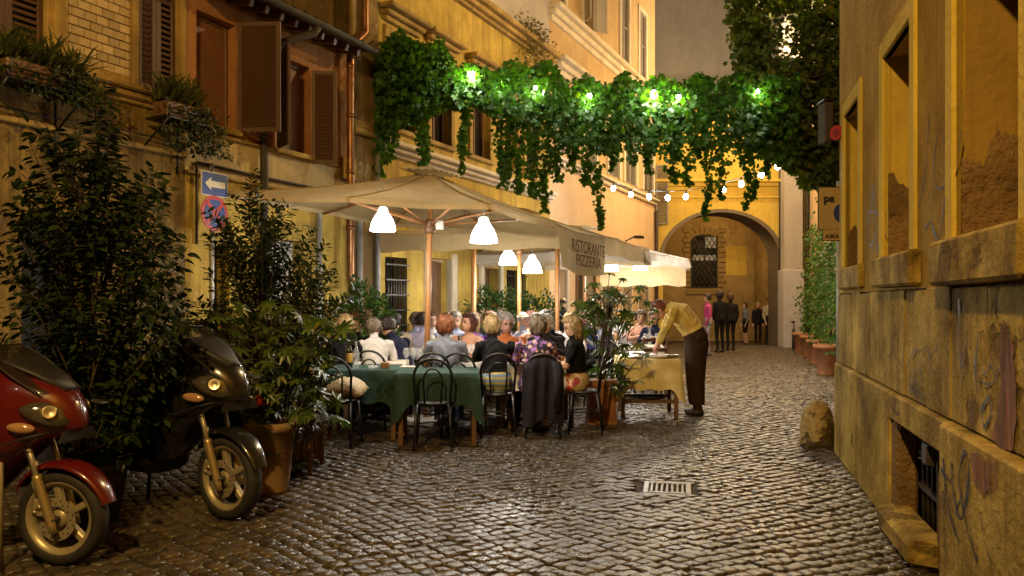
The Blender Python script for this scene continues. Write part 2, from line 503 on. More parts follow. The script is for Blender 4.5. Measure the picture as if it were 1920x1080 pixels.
m_rust = pm('rusty_iron', (.05, .032, .02), (.025, .018, .012), rough=.7, scale=14, bump=.003)
m_wood = pm('brown_wood', (.17, .085, .035), (.09, .045, .02), rough=.5, scale=6, stretch=(6, 6, .6))
m_ply = pm('light_wood', (.42, .20, .07), (.30, .13, .045), rough=.45, scale=6, stretch=(8, 8, .5))
m_terra = pm('terracotta', (.36, .155, .065), (.26, .11, .05), rough=.8, scale=7, bump=.004)
m_tile = pm('roof_tile', (.25, .125, .06), (.12, .065, .035), rough=.85, scale=6, bump=.005, island=.3)
m_soil = pm('soil', (.03, .02, .012), (.02, .013, .008), rough=.95, bump=.02)
m_paint = pm('spray_paint', (.022, .016, .02), (.035, .025, .03), rough=.6, scale=20)
m_paintg = pm('grey_spray_paint', (.20, .17, .16), (.14, .12, .12), rough=.6, scale=20)
m_red = stainmat('red_stain', (.36, .12, .03), (.09, .035, .015))

# ------------------------------------------------------------------ street of sampietrini cobbles
street = add('cobbled_street', mesh_np('cobbled_street', np.array([(-60, -20, -.014), (60, -20, -.014), (60, 110, -.014), (-60, 110, -.014)], float), np.array([[0, 1, 2, 3]]), m_joint))
tag(street, 'wet looking cobbled alley floor', kind='structure')
FO, FU = np.array([-3.12, 10.0]), np.array([.4246, .9054])        # left facade: a point, its direction
def left_x(Y): return FO[0] + FU[0] / FU[1] * (Y - FO[1])
def right_x(Y): return np.where(Y < 8.12, 1.208 + .2626 * Y, np.where(Y < 13.9, 9.5, 7.15 + .284 * (Y - 16.8)))
def cobbles():
    th = R(-7); ca, sa = math.cos(th), math.sin(th)
    nx, ny = 190, 520
    j, i = np.mgrid[0:ny, 0:nx].astype(float)
    a, b = .138, .066
    u = (i - nx / 2 + .5 * (j % 2)) * a
    v = j * b - 3.0
    u = u + rng.normal(0, .006, u.shape); v = v + rng.normal(0, .005, u.shape)
    x = u * ca - v * sa; y = u * sa + v * ca + 2.2
    y = y + .16 * np.sin(x * 1.15 + y * .35) + .09 * np.sin(x * 2.3 - y * .5 + 1.0)    # the rows wander
    slope = .16 * 1.15 * np.cos(x * 1.15 + y * .35) + .09 * 2.3 * np.cos(x * 2.3 - y * .5 + 1.0)
    ang = th + np.arctan(slope)
    x, y, ang = x.ravel(), y.ravel(), ang.ravel()
    keep = (y > 2.6) & (y < 30.5) & (x > left_x(y) - .05) & (x < right_x(y) + .02)
    px = x / y * F + 960
    keep &= (px > -420) & (px < 2350)
    keep &= ~((np.abs(x - 1.29) < .27) & (np.abs(y - 6.62) < .25))
    x, y, ang = x[keep], y[keep], ang[keep]
    n = len(x)
    la = rng.uniform(.86, .98, n) * a * .5; lb = rng.uniform(.86, .98, n) * b
    hz = rng.normal(0, .0035, n)
    tx, ty = rng.normal(0, .035, n), rng.normal(0, .03, n)
    return x, y, ang, la, lb, hz, tx, ty
def cob_template():
    k = 12
    t = np.arange(k) * 2 * np.pi / k
    e = 1.65
    cx = np.sign(np.cos(t)) * np.abs(np.cos(t)) ** e; cy = np.sign(np.sin(t)) * np.abs(np.sin(t)) ** e
    rings = [(1.0, -.03), (.97, -.007), (.86, .002), (.45, .004)]
    v = np.concatenate([np.stack([cx * s, cy * s, np.full(k, z)], 1) for s, z in rings] + [np.array([[0, 0, .0045]])])
    q = []
    for r in range(3):
        for s in range(k):
            q.append((r * k + s, r * k + (s + 1) % k, (r + 1) * k + (s + 1) % k)); q.append((r * k + s, (r + 1) * k + (s + 1) % k, (r + 1) * k + s))
    for s in range(k): q.append((3 * k + s, 3 * k + (s + 1) % k, 4 * k))
    return v, np.array(q)
CX, CY, CA, CLA, CLB, CHZ, CTX, CTY = cobbles()
TV, TQ = cob_template()
jit = rng.normal(0, .07, (24, len(TV), 3)); jit[:, :, 2] *= .006
vis = (CX / CY * F + 960 > 0) & (CX / CY * F + 960 < 1920) & (CY > 4.55)
order = np.where(vis)[0]; order = order[np.argsort(CY[order])]
single = order[:300]
cob_me = []
for k in range(24):
    vv = TV + jit[k] * np.array([1, 1, 1]); vv[:, 0] *= .058; vv[:, 1] *= .052
    cob_me.append(mesh_np('cobblestone', vv, TQ, m_cob, True))
for q, c in enumerate(single):
    o = add('cobblestone', cob_me[q % 24], street, (CX[c], CY[c], CHZ[c]), (CTX[c], CTY[c], CA[c]))
    o.scale = (CLA[c] / .058, CLB[c] / .052, 1)
rest = np.setdiff1d(np.arange(len(CX)), single)
V = TV[None] + jit[rng.integers(0, 24, len(rest))]
lx, ly, lz = V[..., 0] * CLA[rest, None], V[..., 1] * CLB[rest, None], V[..., 2]
lz = lz + lx * -CTY[rest, None] + ly * CTX[rest, None] + CHZ[rest, None]
ca, sa = np.cos(CA[rest])[:, None], np.sin(CA[rest])[:, None]
WV = np.stack([lx * ca - ly * sa + CX[rest, None], lx * sa + ly * ca + CY[rest, None], lz], -1)
FQ = TQ[None] + (np.arange(len(rest)) * len(TV))[:, None, None]
tag(add('cobblestones', mesh_np('cobblestones', WV.reshape(-1, 3), FQ.reshape(-1, 3), m_cob, True), street), kind='stuff')

# ------------------------------------------------------------------ left facade frame: x along the wall (away), y into the wall, z up
ANG = math.atan2(FU[1], FU[0])
def FS(px):
    k = (px - 960) / F
    return (k * FO[1] - FO[0]) / (FU[0] - k * FU[1])
def FY(px): return FO[1] + FU[1] * FS(px)
def FZ(px, py): return PZ(py, FY(px))
def FW(s, out=0.0, z=0.0):      # world point, out = metres in front of the wall
    return Vector((FO[0] + FU[0] * s + .9054 * out, FO[1] + FU[1] * s - .4246 * out, z))
def facade(name, label, cat, s0):
    return empty(name, label, cat, FW(s0), ANG)

SLAT = {}
def shutter(parent, loc, w, h, rz, mat, nslat=14, panels=2, t=.035, sign=1):
    """louvred leaf hinged at loc, reaching along its own +x; frame is the part, each slat a sub-part"""
    fr = .055
    mb = MB()
    mb.cbox(0, fr, -t / 2, t / 2, 0, h, .004); mb.cbox(w - fr, w, -t / 2, t / 2, 0, h, .004)
    zs = [0] + [h * (i + 1) / panels for i in range(panels)]
    for i in range(panels + 1):
        z = min(max(zs[i] - fr / 2, 0), h - fr)
        mb.cbox(fr, w - fr, -t / 2 + .002, t / 2 - .002, z, z + fr, .004)
    o = mb.build('shutter', mat, parent, loc, (0, 0, rz))
    key = (round(w, 2), mat.name)
    if key not in SLAT:
        s = MB(); s.box(fr, w - fr, -.004, .004, -.024, .024)
        SLAT[key] = s.mesh('slat', mat)
    for i in range(panels):
        a, b = zs[i] + fr * .75, zs[i + 1] - fr * .75
        for k in range(nslat):
            add('slat', SLAT[key], o, (0, 0, a + (b - a) * (k + .5) / nslat), (R(38), 0, 0))
    return o

# ---- near brick house
s0 = FS(-330)
house = facade('brick_house', 'grimy old house with pale brick panel and closed brown louvred shutters, behind the scooters', 'house', s0)
S = lambda px: FS(px) - s0
sE = S(347)
zc, zs_ = 3.69, 3.17
w1 = (S(-60), S(86)); w2 = (S(262), S(333))
bp = (S(124), S(246))
mb = wall_mesh(0, sE, zc + .10, 8.0, [(w1[0], w1[1], 3.86, 5.9), (w2[0], w2[1], 3.80, 5.9), (bp[0], bp[1], 3.86, 6.4)], .12)
mb.build('wall', m_mould, house)
mb = wall_mesh(0, sE, 0, zs_ - .03, [(S(-200), S(-120), 0, 2.3), (S(40), S(170), .0, 2.35)], .25)
mb.build('lower_wall', m_brickpl, house)
wall_mesh(0, sE, zs_ + .03, zc - .10, [], .1).build('middle_wall', m_brickpl, house)
mb = MB(); mb.cbox(0, sE, -.05, .1, zs_ - .03, zs_ + .03, .012); mb.build('string_course', m_mould, house)
mb = MB(); mb.cbox(0, sE, -.10, .1, zc + .03, zc + .10, .02); mb.cbox(0, sE, -.06, .1, zc - .05, zc + .03, .02); mb.cbox(0, sE, -.03, .1, zc - .10, zc - .05, .012)
mb.build('cornice', m_mould, house)
mb = MB()
for a in (S(100), S(112), S(247), S(338)): mb.cbox(a, a + .07, -.03, .1, zc + .10, 8, .01)
mb.build('pilaster', m_mould, house)
mb = MB(); mb.box(S(-200), S(-120), .24, .28, 0, 2.3); mb.box(S(40), S(170), .24, .28, 0, 2.35); mb.build('door', m_dark, house)
mb = MB(); mb.box(bp[0], bp[1], .035, .12, 3.86, 6.4); mb.build('brick_bed', m_joint, house)
bw, bh, jn = (bp[1] - bp[0]) / 5.5, .088, .009
bme = [MB().cbox(0, bw - jn, 0, .03 + .004 * (k % 3), 0, bh - jn, .004, jit=.0015).mesh('brick', m_brick) for k in range(5)]
bmh = MB().cbox(0, bw / 2 - jn, 0, .032, 0, bh - jn, .004).mesh('brick', m_brick)
z, row = 3.865, 0
while z < 6.35:
    x = bp[0] + .004
    if row % 2:
        add('brick', bmh, house, (x, .004, z)); x += bw / 2
    while x + bw <= bp[1] + .02:
        add('brick', bme[random.randrange(5)], house, (x, .003, z)); x += bw
    if bp[1] - x > .05:
        o = add('brick', bmh, house, (x, .004, z)); o.scale = ((bp[1] - x - .004) / (bw / 2 - jn), 1, 1)
    z += bh; row += 1
for (a, b, zb) in ((w1[0], w1[1], 3.86), (w2[0], w2[1], 3.80)):
    MB().box(a, b, .11, .14, zb, 5.9).build('pane', m_dark, house)
    w = (b - a) / 2 - .004
    shutter(house, (a + .002, .05, zb + .01), w, 2.0, 0, m_shut, 15, 2)
    shutter(house, (b - .002, .05, zb + .01), w, 2.0, math.pi, m_shut, 15, 2)
# cable along the string course
MB().tube([(x, -.06, zs_ + .10 + .02 * math.sin(x * 3)) for x in np.linspace(0, sE, 14)], .008, 5).build('cable', m_iron, house)

# ---- orange house with the open shutters and the eaves
s0 = FS(347)
oh = facade('orange_house', 'low salmon house with open brown shutters under tiled eaves', 'house', s0)
S = lambda px: FS(px) - s0
sE = S(655)
zb, zt = 3.48, 5.02
wA, wB = (S(368), S(408)), (S(520), S(577))
wB = (S(518), S(580))
zA = (3.60, 4.86)
wall_mesh(0, sE, zb + .02, zt + .4, [(wA[0], wA[1] + .28, zA[0], zA[1]), (wB[0], wB[1], 3.52, 4.72)], .18).build('wall', m_orange, oh)
wall_mesh(0, sE, 3.02, zb - .02, [], .1).build('cream_band', m_cream, oh)
m_inner = pm('inner_shutter', (.20, .085, .035), (.15, .065, .028), rough=.6)
lw = wall_mesh(0, sE, 0, 2.98, [(S(505), S(570), 0, 2.35), (S(392), S(430), 0, 2.2)], .25); lw.build('lower_wall', m_yellow, oh)
MB().cbox(0, sE, -.04, .1, zb - .02, zb + .02, .01).cbox(0, sE, -.03, .1, 2.98, 3.02, .01).build('string_course', m_mould, oh)
MB().box(S(505), S(570), .2, .26, 0, 2.35).build('door', pm('white_door', (.55, .54, .55), (.45, .44, .46), rough=.5), oh)
MB().box(S(392), S(430), .2, .26, 0, 2.2).build('doorway', m_dark, oh)
for (a, b, z0, z1) in ((wA[0], wA[1] + .28, zA[0], zA[1]), (wB[0], wB[1], 3.52, 4.72)):
    fr = MB()
    for p, q in ((a, a + .05), (b - .05, b)): fr.cbox(p, q, .11, .16, z0, z1, .005)
    fr.cbox(a + .05, b - .05, .11, .16, z1 - .05, z1, .005); fr.cbox(a + .05, b - .05, .11, .16, z0, z0 + .05, .005)
    wf = fr.build('window', m_wood, oh)
    MB().box(a + .05, b - .05, .13, .14, z0 + .05, z1 - .05).build('pane', m_inner, wf)
    MB().cbox(a - .06, b + .06, -.07, .17, z0 - .07, z0, .01).build('sill', m_mould, oh)
# open leaves stand out square from the wall
shutter(oh, (wA[1] + .30, -.02, zA[0] - .02), .53, 1.32, -R(70), m_shut, 26, 1)
shutter(oh, (wB[0], -.03, 3.5), .42, 1.24, -R(120), m_shut, 24, 1)
shutter(oh, (wB[1] + .02, -.02, 3.42), .34, 1.26, -R(58), m_shut, 24, 1)
# eaves: soffit boards, rafters, tiles, gutter
ev = .42
rb = MB(); rb.add([(0, -ev, 5.10), (sE, -ev, 5.10), (sE, 3, 6.0), (0, 3, 6.0), (0, -ev, 5.14), (sE, -ev, 5.14), (sE, 3, 6.04), (0, 3, 6.04)], [(0, 1, 2, 3), (4, 5, 6, 7), (0, 1, 5, 4), (1, 2, 6, 5), (2, 3, 7, 6), (3, 0, 4, 7)])
roof = rb.build('roof', m_wood, oh)
rme = MB().cbox(-.035, .035, -ev + .02, .02, -.10, 0, .006).mesh('rafter', m_wood)
x = .12
while x < sE - .05:
    add('rafter', rme, oh, (x, 0, 5.20), (R(15.5), 0, 0)); x += .26
tb = MB()
prof = [(.085 * math.cos(a), .05 * math.sin(a)) for a in np.linspace(0, math.pi, 7)]
tb.loft([[(p[0] * s_, y, p[1] + (y + .25) * .27) for p in prof] for s_, y in ((1.05, -.25), (.9, .25))], closed=False)
tme = tb.mesh('roof_tile', m_tile)
for k in range(int(sE / .2)):
    for r in range(5):
        add('roof_tile', tme, roof, (.1 + k * .2 + random.uniform(-.008, .008), -ev + .22 + r * .42, 5.14 + .015 + r * .116), (0, 0, random.uniform(-.03, .03)))
gt = MB()
gp = [(.065 * math.cos(a), .065 * math.sin(a)) for a in np.linspace(math.pi, 2 * math.pi, 8)]
gt.loft([[(x, -ev - .07 + p[0], 5.13 + p[1]) for p in gp] for x in np.linspace(0, sE - .05, 6)], closed=False)
gt.loft([[(x, -ev - .07 + p[0] * 1.1, 5.125 + p[1] * 1.1) for p in gp] for x in np.linspace(0, sE - .05, 6)], closed=False)
gt.build('gutter', m_rust, oh)
pp = S(486)
MB().tube([(S(540), -ev - .07, 5.06), (S(536), -ev - .05, 4.98), (pp + .08, -.22, 4.75), (pp, -.10, 4.62), (pp, -.08, 4.5), (pp, -.08, 2.2), (pp, -.08, 0)], .05, 10).build('downpipe', m_rust, oh)
MB().tube([(S(365), -.03, 3.12), (S(480), -.03, 3.10), (S(580), -.03, 3.09), (sE - .05, -.03, 3.07)], .018, 6).tube([(S(365), -.03, 3.12), (S(365), -.03, 2.2)], .018, 6).build('conduit', m_rust, oh)
MB().tube([(S(592), -.06, 0), (S(592), -.06, 2.95)], .038, 10).build('white_pipe', m_zinc, oh)

# ---- yellow house
s0 = FS(655)
yh = facade('yellow_house', 'tall yellow house with stone window hoods, hung with ivy', 'house', s0)
S = lambda px: FS(px) - s0
sE = S(1030)
pil = S(706)
holes_up = []
for a, b in ((727, 775), (806, 843), (883, 916), (944, 968), (984, 1006)):
    holes_up.append((S(a), S(b), 4.32, 5.75))
gh = [(S(722), S(762), 1.05, 2.25), (S(803), S(846), 0, 2.3), (S(905), S(935), 0, 2.2), (S(950), S(985), .9, 2.2)]
wall_mesh(pil, sE, 4.06, 7.0, holes_up, .2).build('wall', m_yellow, yh)
wall_mesh(pil, sE, 7.25, 13, [(S(905), S(960), 8.2, 10)], .2).build('upper_wall', m_grey, yh)
wall_mesh(pil, sE, 0, 3.84, gh, .3).build('ground_wall', m_yellow, yh)
MB().add([(0, 0, 0), (0, 7, 0), (0, 7, 13), (0, 0, 13)], [(0, 1, 2, 3)]).build('side_wall', m_side, yh)
MB().cbox(0, pil, -.06, .3, 0, 4.0, .015).cbox(0, pil, -.05, .3, 4.22, 13, .015).build('pilaster', m_side, yh)
MB().cbox(-.05, pil + .04, -.14, .3, 4.0, 4.10, .02).cbox(-.02, pil + .01, -.09, .3, 4.10, 4.22, .02).build('capital', m_mould, yh)
cb = MB()
cb.cbox(pil, sE, -.22, .1, 3.98, 4.06, .02); cb.cbox(pil, sE, -.14, .1, 3.90, 3.98, .02); cb.cbox(pil, sE, -.06, .1, 3.84, 3.90, .012)
cb.build('band', m_white, yh)
cb = MB(); cb.cbox(pil, sE, -.32, .1, 7.15, 7.25, .03); cb.cbox(pil, sE, -.2, .1, 7.06, 7.15, .02); cb.cbox(pil, sE, -.1, .1, 7.0, 7.06, .015)
cb.build('cornice', m_mould, yh)
for a, b, z0, z1 in holes_up:
    f = MB()
    for p, q in ((a - .12, a), (b, b + .12)): f.cbox(p, q, -.05, .05, z0, z1 + .12, .01)
    f.cbox(a, b, -.05, .05, z1, z1 + .12, .01)
    f.cbox(a - .15, b + .15, -.06, .1, z0 - .08, z0, .012)
    w = f.build('window', m_mould, yh)
    MB().box(a, b, .17, .21, z0, z1).build('pane', m_pane, w)
    MB().cbox(a, a + .05, .1, .16, z0, z1, .006).cbox(b - .05, b, .1, .16, z0, z1, .006).cbox((a + b) / 2 - .03, (a + b) / 2 + .03, .12, .165, z0, z1, .006).build('frame', m_wood, w)
    h = MB(); h.cbox(a - .24, b + .24, -.26, .08, z1 + .34, z1 + .42, .02); h.cbox(a - .18, b + .18, -.15, .08, z1 + .26, z1 + .34, .02); h.cbox(a - .14, b + .14, -.07, .08, z1 + .18, z1 + .26, .015)
    h.build('window_hood', m_mould, yh)
g = gh[0]
MB().box(g[0], g[1], .25, .3, g[2], g[3]).build('pane', m_pane, yh)
gr = MB()
for x in np.linspace(g[0] + .05, g[1] - .05, 8): gr.tube([(x, -.03, g[2]), (x, -.03, g[3])], .011, 6)
for z in np.linspace(g[2] + .12, g[3] - .12, 5): gr.box(g[0] - .03, g[1] + .03, -.045, -.015, z - .012, z + .012)
gr.build('iron_grille', m_iron, yh)
MB().cbox(g[0] - .1, g[1] + .1, -.05, .05, g[2] - .1, g[2], .01).build('sill', m_white, yh)
for g in gh[1:3]:
    d = MB(); mid = (g[0] + g[1]) / 2
    d.cbox(g[0] + .01, mid - .005, .2, .25, 0, g[3], .008); d.cbox(mid + .005, g[1] - .01, .2, .25, 0, g[3], .008)
    for p, q in ((g[0] + .1, mid - .1), (mid + .1, g[1] - .1)):
        d.cbox(p, q, .19, .2, .3, 1.0, .008); d.cbox(p, q, .19, .2, 1.2, g[3] - .2, .008)
    d.build('door', m_wood, yh)
    MB().cbox(g[0] - .16, g[0], -.05, .1, 0, g[3] + .1, .01).cbox(g[1], g[1] + .16, -.05, .1, 0, g[3] + .1, .01).build('door_frame', m_white, yh)
g = gh[3]
MB().box(g[0], g[1], .25, .3, g[2], g[3]).build('pane', m_pane, yh)
gr = MB()
for x in np.linspace(g[0] + .05, g[1] - .05, 7): gr.tube([(x, -.02, g[2]), (x, -.02, g[3])], .012, 6)
for z in np.linspace(g[2] + .12, g[3] - .12, 4): gr.box(g[0] - .03, g[1] + .03, -.035, -.008, z - .012, z + .012)
gr.build('iron_grille', m_iron, yh)
# copper downspout down the corner
x1, x2 = S(690), S(640)
cp = MB()
cp.tube([(S(672), -.12, 13), (S(672), -.12, 5.62), (S(671), -.13, 5.5), (S(645), -.15, 5.22), (S(641), -.15, 5.1), (S(641), -.15, 1.9), (S(644), -.16, 1.75)], .055, 12)
for z in (8, 6.6, 4.9, 4.2, 3.4, 2.6): 
    xx = S(672) if z > 5.5 else S(641)
    cp.tube([(xx, -.12 if z > 5.5 else -.15, z - .03), (xx, -.12 if z > 5.5 else -.15, z + .03)], .066, 12)
cp.build('copper_downspout', m_copper, yh)
MB().tube([(S(697), -.11, 0), (S(697), -.11, 3.8)], .04, 10).tube([(S(663), -.11, 0), (S(663), -.11, 3.0)], .045, 10).build('white_pipe', m_zinc, yh)
MB().cbox(S(612) + .3, S(612) + .55, -.12, -.02, 3.3, 3.62, .01).build('meter_box', m_mould, yh)
# weeds growing on the upper cornice
P, D, N, Sz = [], [], [], []
for k in range(900):
    x = random.gauss(S(985), .42); y = -.3 + random.uniform(-.05, .25); dn = random.random() ** 2
    P.append((x, y - .05 * dn, 7.25 + random.uniform(0, .35) - dn * .9)); D.append((random.gauss(0, .5), random.gauss(-.4, .4), random.gauss(.1 - dn, .5))); N.append((random.gauss(0, .3), -.6, .6)); Sz.append(random.uniform(.05, .10))
m_weed = leafmat('weed_leaf', (.10, .08, .02), (.16, .11, .035), .2)
tag(add('foliage', leaf_mesh('foliage', P, D, N, np.array(Sz), 'oval', m_weed), yh), kind='stuff')

# ---- peach house
s0 = FS(1030)
ph = facade('peach_house', 'peach coloured house with white cornices and pale shutters next to the arch', 'house', s0)
S = lambda px: FS(px) - s0
sE = S(1228)
up = [(S(1094), S(1112), 8.75, 10.8), (S(1163), S(1178), 8.75, 10.8), (S(1198), S(1210), 8.75, 10.8), (S(1040), S(1058), 8.75, 10.8)]
midw = [(S(1140), S(1160), 5.12, 6.7), (S(1171), S(1192), 5.12, 6.7), (S(1206), S(1224), 5.12, 6.7), (S(1046), S(1070), 5.12, 6.7), (S(1094), S(1116), 5.12, 6.7)]
gw = [(S(1044), S(1062), 1.1, 2.4), (S(1082), S(1112), 0, 2.5), (S(1128), S(1148), 0, 2.4), (S(1166), S(1182), 1.0, 2.4), (S(1196), S(1214), 0, 2.4)]
wall_mesh(0, sE, 4.98, 8.1, midw, .2).build('wall', m_pink, ph)
wall_mesh(0, sE, 8.5, 15, up, .2).build('upper_wall', m_pink, ph)
wall_mesh(0, sE, 0, 4.78, gw, .3).build('ground_wall', m_pinklow, ph)
MB().add([(sE, 0, 0), (sE, 6, 0), (sE, 6, 15), (sE, 0, 15)], [(0, 1, 2, 3)]).add([(0, 0, 7), (0, 6, 7), (0, 6, 15), (0, 0, 15)], [(0, 1, 2, 3)]).build('side_wall', m_pink, ph)
cb = MB(); cb.cbox(0, sE, -.30, .1, 8.38, 8.5, .03); cb.cbox(0, sE, -.18, .1, 8.24, 8.38, .03); cb.cbox(0, sE, -.08, .1, 8.1, 8.24, .02)
cb.build('cornice', m_white, ph)
cb = MB(); cb.cbox(0, sE, -.18, .1, 4.9, 4.98, .02); cb.cbox(0, sE, -.09, .1, 4.78, 4.9, .02); cb.build('band', m_white, ph)
for hs, m1 in ((up, m_shutw), (midw, m_shutg)):
    for a, b, z0, z1 in hs:
        f = MB()
        for p, q in ((a - .14, a), (b, b + .14)): f.cbox(p, q, -.05, .05, z0, z1 + .14, .012)
        f.cbox(a, b, -.05, .05, z1, z1 + .14, .012)
        if hs is midw:
            f.cbox(a - .35, b + .35, -.34, .05, z1 + .52, z1 + .62, .02); f.cbox(a - .25, b + .25, -.2, .05, z1 + .38, z1 + .52, .02); f.cbox(a - .18, b + .18, -.1, .05, z1 + .24, z1 + .38, .02)
        w = f.build('window', m_white, ph)
        MB().box(a, b, .17, .21, z0, z1).build('pane', m_pane, w)
        wd = (b - a) / 2
        if hs is up and z0 > 8 and a < S(1120) and a > S(1080):
            shutter(ph, (a - .02, -.07, z0), wd, z1 - z0, math.pi - R(-40), m1, 22, 2)
            shutter(ph, (b + .02, -.07, z0), wd, z1 - z0, -R(35), m1, 22, 2)
        else:
            shutter(ph, (a, .02, z0), wd - .01, z1 - z0, 0, m_shutg, 22, 2)
            shutter(ph, (b, .02, z0), wd - .01, z1 - z0, math.pi, m_shutg, 22, 2)
for k, (a, b, z0, z1) in enumerate(gw):
    f = MB()
    for p, q in ((a - .12, a), (b, b + .12)): f.cbox(p, q, -.05, .05, z0, z1 + .12, .012)
    f.cbox(a, b, -.05, .05, z1, z1 + .12, .012)
    w = f.build('door_frame' if z0 == 0 else 'window', m_white if k != 1 else m_wood, ph)
    MB().box(a, b, .24, .3, z0, z1).build('pane', m_pane if k % 2 else m_dark, w)
# small spotlight on the peach wall
MB().tube([(S(1172), 0, 3.35), (S(1172), -.35, 3.5)], .02, 6).cbox(S(1172) - .16, S(1172) + .16, -.55, -.3, 3.42, 3.5, .015).build('wall_spotlight', m_iron, ph)
MB().tube([(sE - .12, -.09, 0), (sE - .12, -.09, 4.6)], .06, 10).build('downpipe', m_rust, ph)

# ---- the arch at the end of the alley
EY = 27.0
ah = empty('arched_house', 'yellow house closing the alley, with a wide arched passage', 'house', (7.15, EY, 0))
xa, xb = PX(1243, EY) - 7.15, PX(1463, EY) - 7.15
x0, x1 = 4.75 - 7.15, 10.4 - 7.15
cx, hw = (xa + xb) / 2, (xb - xa) / 2
zsp, rise = 2.95, 4.57 - 2.95
na = 28
arc = [(cx + hw * math.cos(a), zsp + rise * math.sin(a)) for a in np.linspace(math.pi, 0, na)]
ZT = 8.2
mb = MB()
mb.add([(x0, 0, 0), (xa, 0, 0), (xa, 0, zsp), (x0, 0, zsp)], [(0, 1, 2, 3)]); mb.add([(xb, 0, 0), (x1, 0, 0), (x1, 0, zsp), (xb, 0, zsp)], [(0, 1, 2, 3)])
mb.add([(x0, 0, zsp), (xa, 0, zsp), (xa, 0, ZT), (x0, 0, ZT)], [(0, 1, 2, 3)]); mb.add([(xb, 0, zsp), (x1, 0, zsp), (x1, 0, ZT), (xb, 0, ZT)], [(0, 1, 2, 3)])
for i in range(na - 1):
    (a, b), (c, d) = arc[i], arc[i + 1]
    mb.add([(a, 0, b), (c, 0, d), (c, 0, ZT), (a, 0, ZT)], [(0, 1, 2, 3)])
mb.add([(x0, 0, ZT), (x1, 0, ZT), (x1, 5, ZT), (x0, 5, ZT)], [(0, 1, 2, 3)])
mb.build('wall', m_arch, ah)
mb = MB()
full = [(xa, 0)] + arc + [(xb, 0)]
for i in range(len(full) - 1):
    (a, b), (c, d) = full[i], full[i + 1]
    mb.add([(a, 0, b), (c, 0, d), (c, 1.3, d), (a, 1.3, b)], [(0, 1, 2, 3)], 0, True)
# a raised archivolt of rendered stone
for i in range(na - 1):
    (a, b), (c, d) = arc[i], arc[i + 1]
    s1 = 1.07
    ao, co = (cx + (a - cx) * s1, zsp + (b - zsp) * s1), (cx + (c - cx) * s1, zsp + (d - zsp) * s1)
    mb.add([(a, -.03, b), (c, -.03, d), (co[0], -.03, co[1]), (ao[0], -.03, ao[1])], [(0, 1, 2, 3)])
    mb.add([(co[0], -.03, co[1]), (ao[0], -.03, ao[1]), (ao[0], 0, ao[1]), (co[0], 0, co[1])], [(0, 1, 2, 3)])
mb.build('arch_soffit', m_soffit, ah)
mb = MB(); mb.cbox(x0, x1, -.16, .05, 5.58, 5.68, .02); mb.cbox(x0, x1, -.08, .05, 5.44, 5.58, .02); mb.cbox(x0, x1, -.05, .05, 5.05, 5.10, .01)
mb.build('cornice', m_arch, ah)
mb = MB(); mb.cbox(x0, x1, -.14, .05, 8.1, 8.2, .02); mb.build('parapet', m_arch, ah)
# passage behind: back wall with the barred window, side walls and vault
BY = 4.2
mb = MB()
mb.add([(-3, BY, 0), (3.2, BY, 0), (3.2, BY, 6.2), (-3, BY, 6.2)], [(0, 1, 2, 3)]); mb.add([(xa - .5, 1.3, 0), (xa - .5, BY, 0), (xa - .5, BY, 6.2), (xa - .5, 1.3, 6.2)], [(0, 1, 2, 3)])
mb.add([(xb + .4, 1.3, 0), (xb + .4, BY, 0), (xb + .4, BY, 6.2), (xb + .4, 1.3, 6.2)], [(0, 1, 2, 3)]); mb.add([(-3, 1.3, 6.2), (3.2, 1.3, 6.2), (3.2, BY, 6.2), (-3, BY, 6.2)], [(0, 1, 2, 3)])
mb.add([(xa, 1.3, 0), (xa - .5, 1.3, 0), (xa - .5, 1.3, 5), (xa, 1.3, 5)], [(0, 1, 2, 3)])
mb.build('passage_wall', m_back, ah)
WYb = EY + BY
wx0, wx1, wz0, wz1 = PX(1297, WYb) - 7.15, PX(1343, WYb) - 7.15, PZ(537, WYb), PZ(443, WYb)
win = MB().cbox(wx0 - .04, wx1 + .04, BY - .06, BY - .02, wz0 - .04, wz1 + .04, .01).build('window', m_dark, ah)
m_litpane = emis('lit_pane', (1, .72, .4), .10); m_litpane.node_tree.nodes['Principled BSDF'].inputs['Base Color'].default_value = (.10, .08, .06, 1)
pw, phh = (wx1 - wx0) / 2, (wz1 - wz0) / 4
for i in range(2):
    for j in range(4):
        lit = (i, j) in ((1, 3), (0, 2), (1, 2)) and True
        MB().box(wx0 + i * pw + .03, wx0 + (i + 1) * pw - .03, BY - .075, BY - .065, wz0 + j * phh + .03, wz0 + (j + (.55 if lit and j == 2 else 1)) * phh - .03).build('pane', m_litpane if lit else m_pane, win)
gr = MB()
for k in range(-5, 9):
    for sgn in (1, -1):
        pts = []
        xs = wx0 + k * .19 if sgn > 0 else wx1 - k * .19
        for t in np.linspace(0, wz1 - wz0, 25):
            xx = xs + sgn * t * .62
            if wx0 <= xx <= wx1: pts.append((xx, BY - .09, wz0 + t))
        if len(pts) > 1: gr.tube([pts[0], pts[-1]], .014, 5)
gr.build('iron_lattice', m_iron, ah)
bl = MB().cbox(0, .30, -.06, .02, 0, .18, .02).mesh('stone_block', m_back)
bl2 = MB().cbox(0, .22, -.05, .02, 0, .18, .02).mesh('stone_block', m_back)
for side in (0, 1):
    for k in range(12):
        z = wz0 - .04 + k * .195
        w = .30 if k % 2 else .22
        add('stone_block', bl if k % 2 else bl2, ah, (wx0 - .06 - w if side == 0 else wx1 + .06, BY - .01, z))
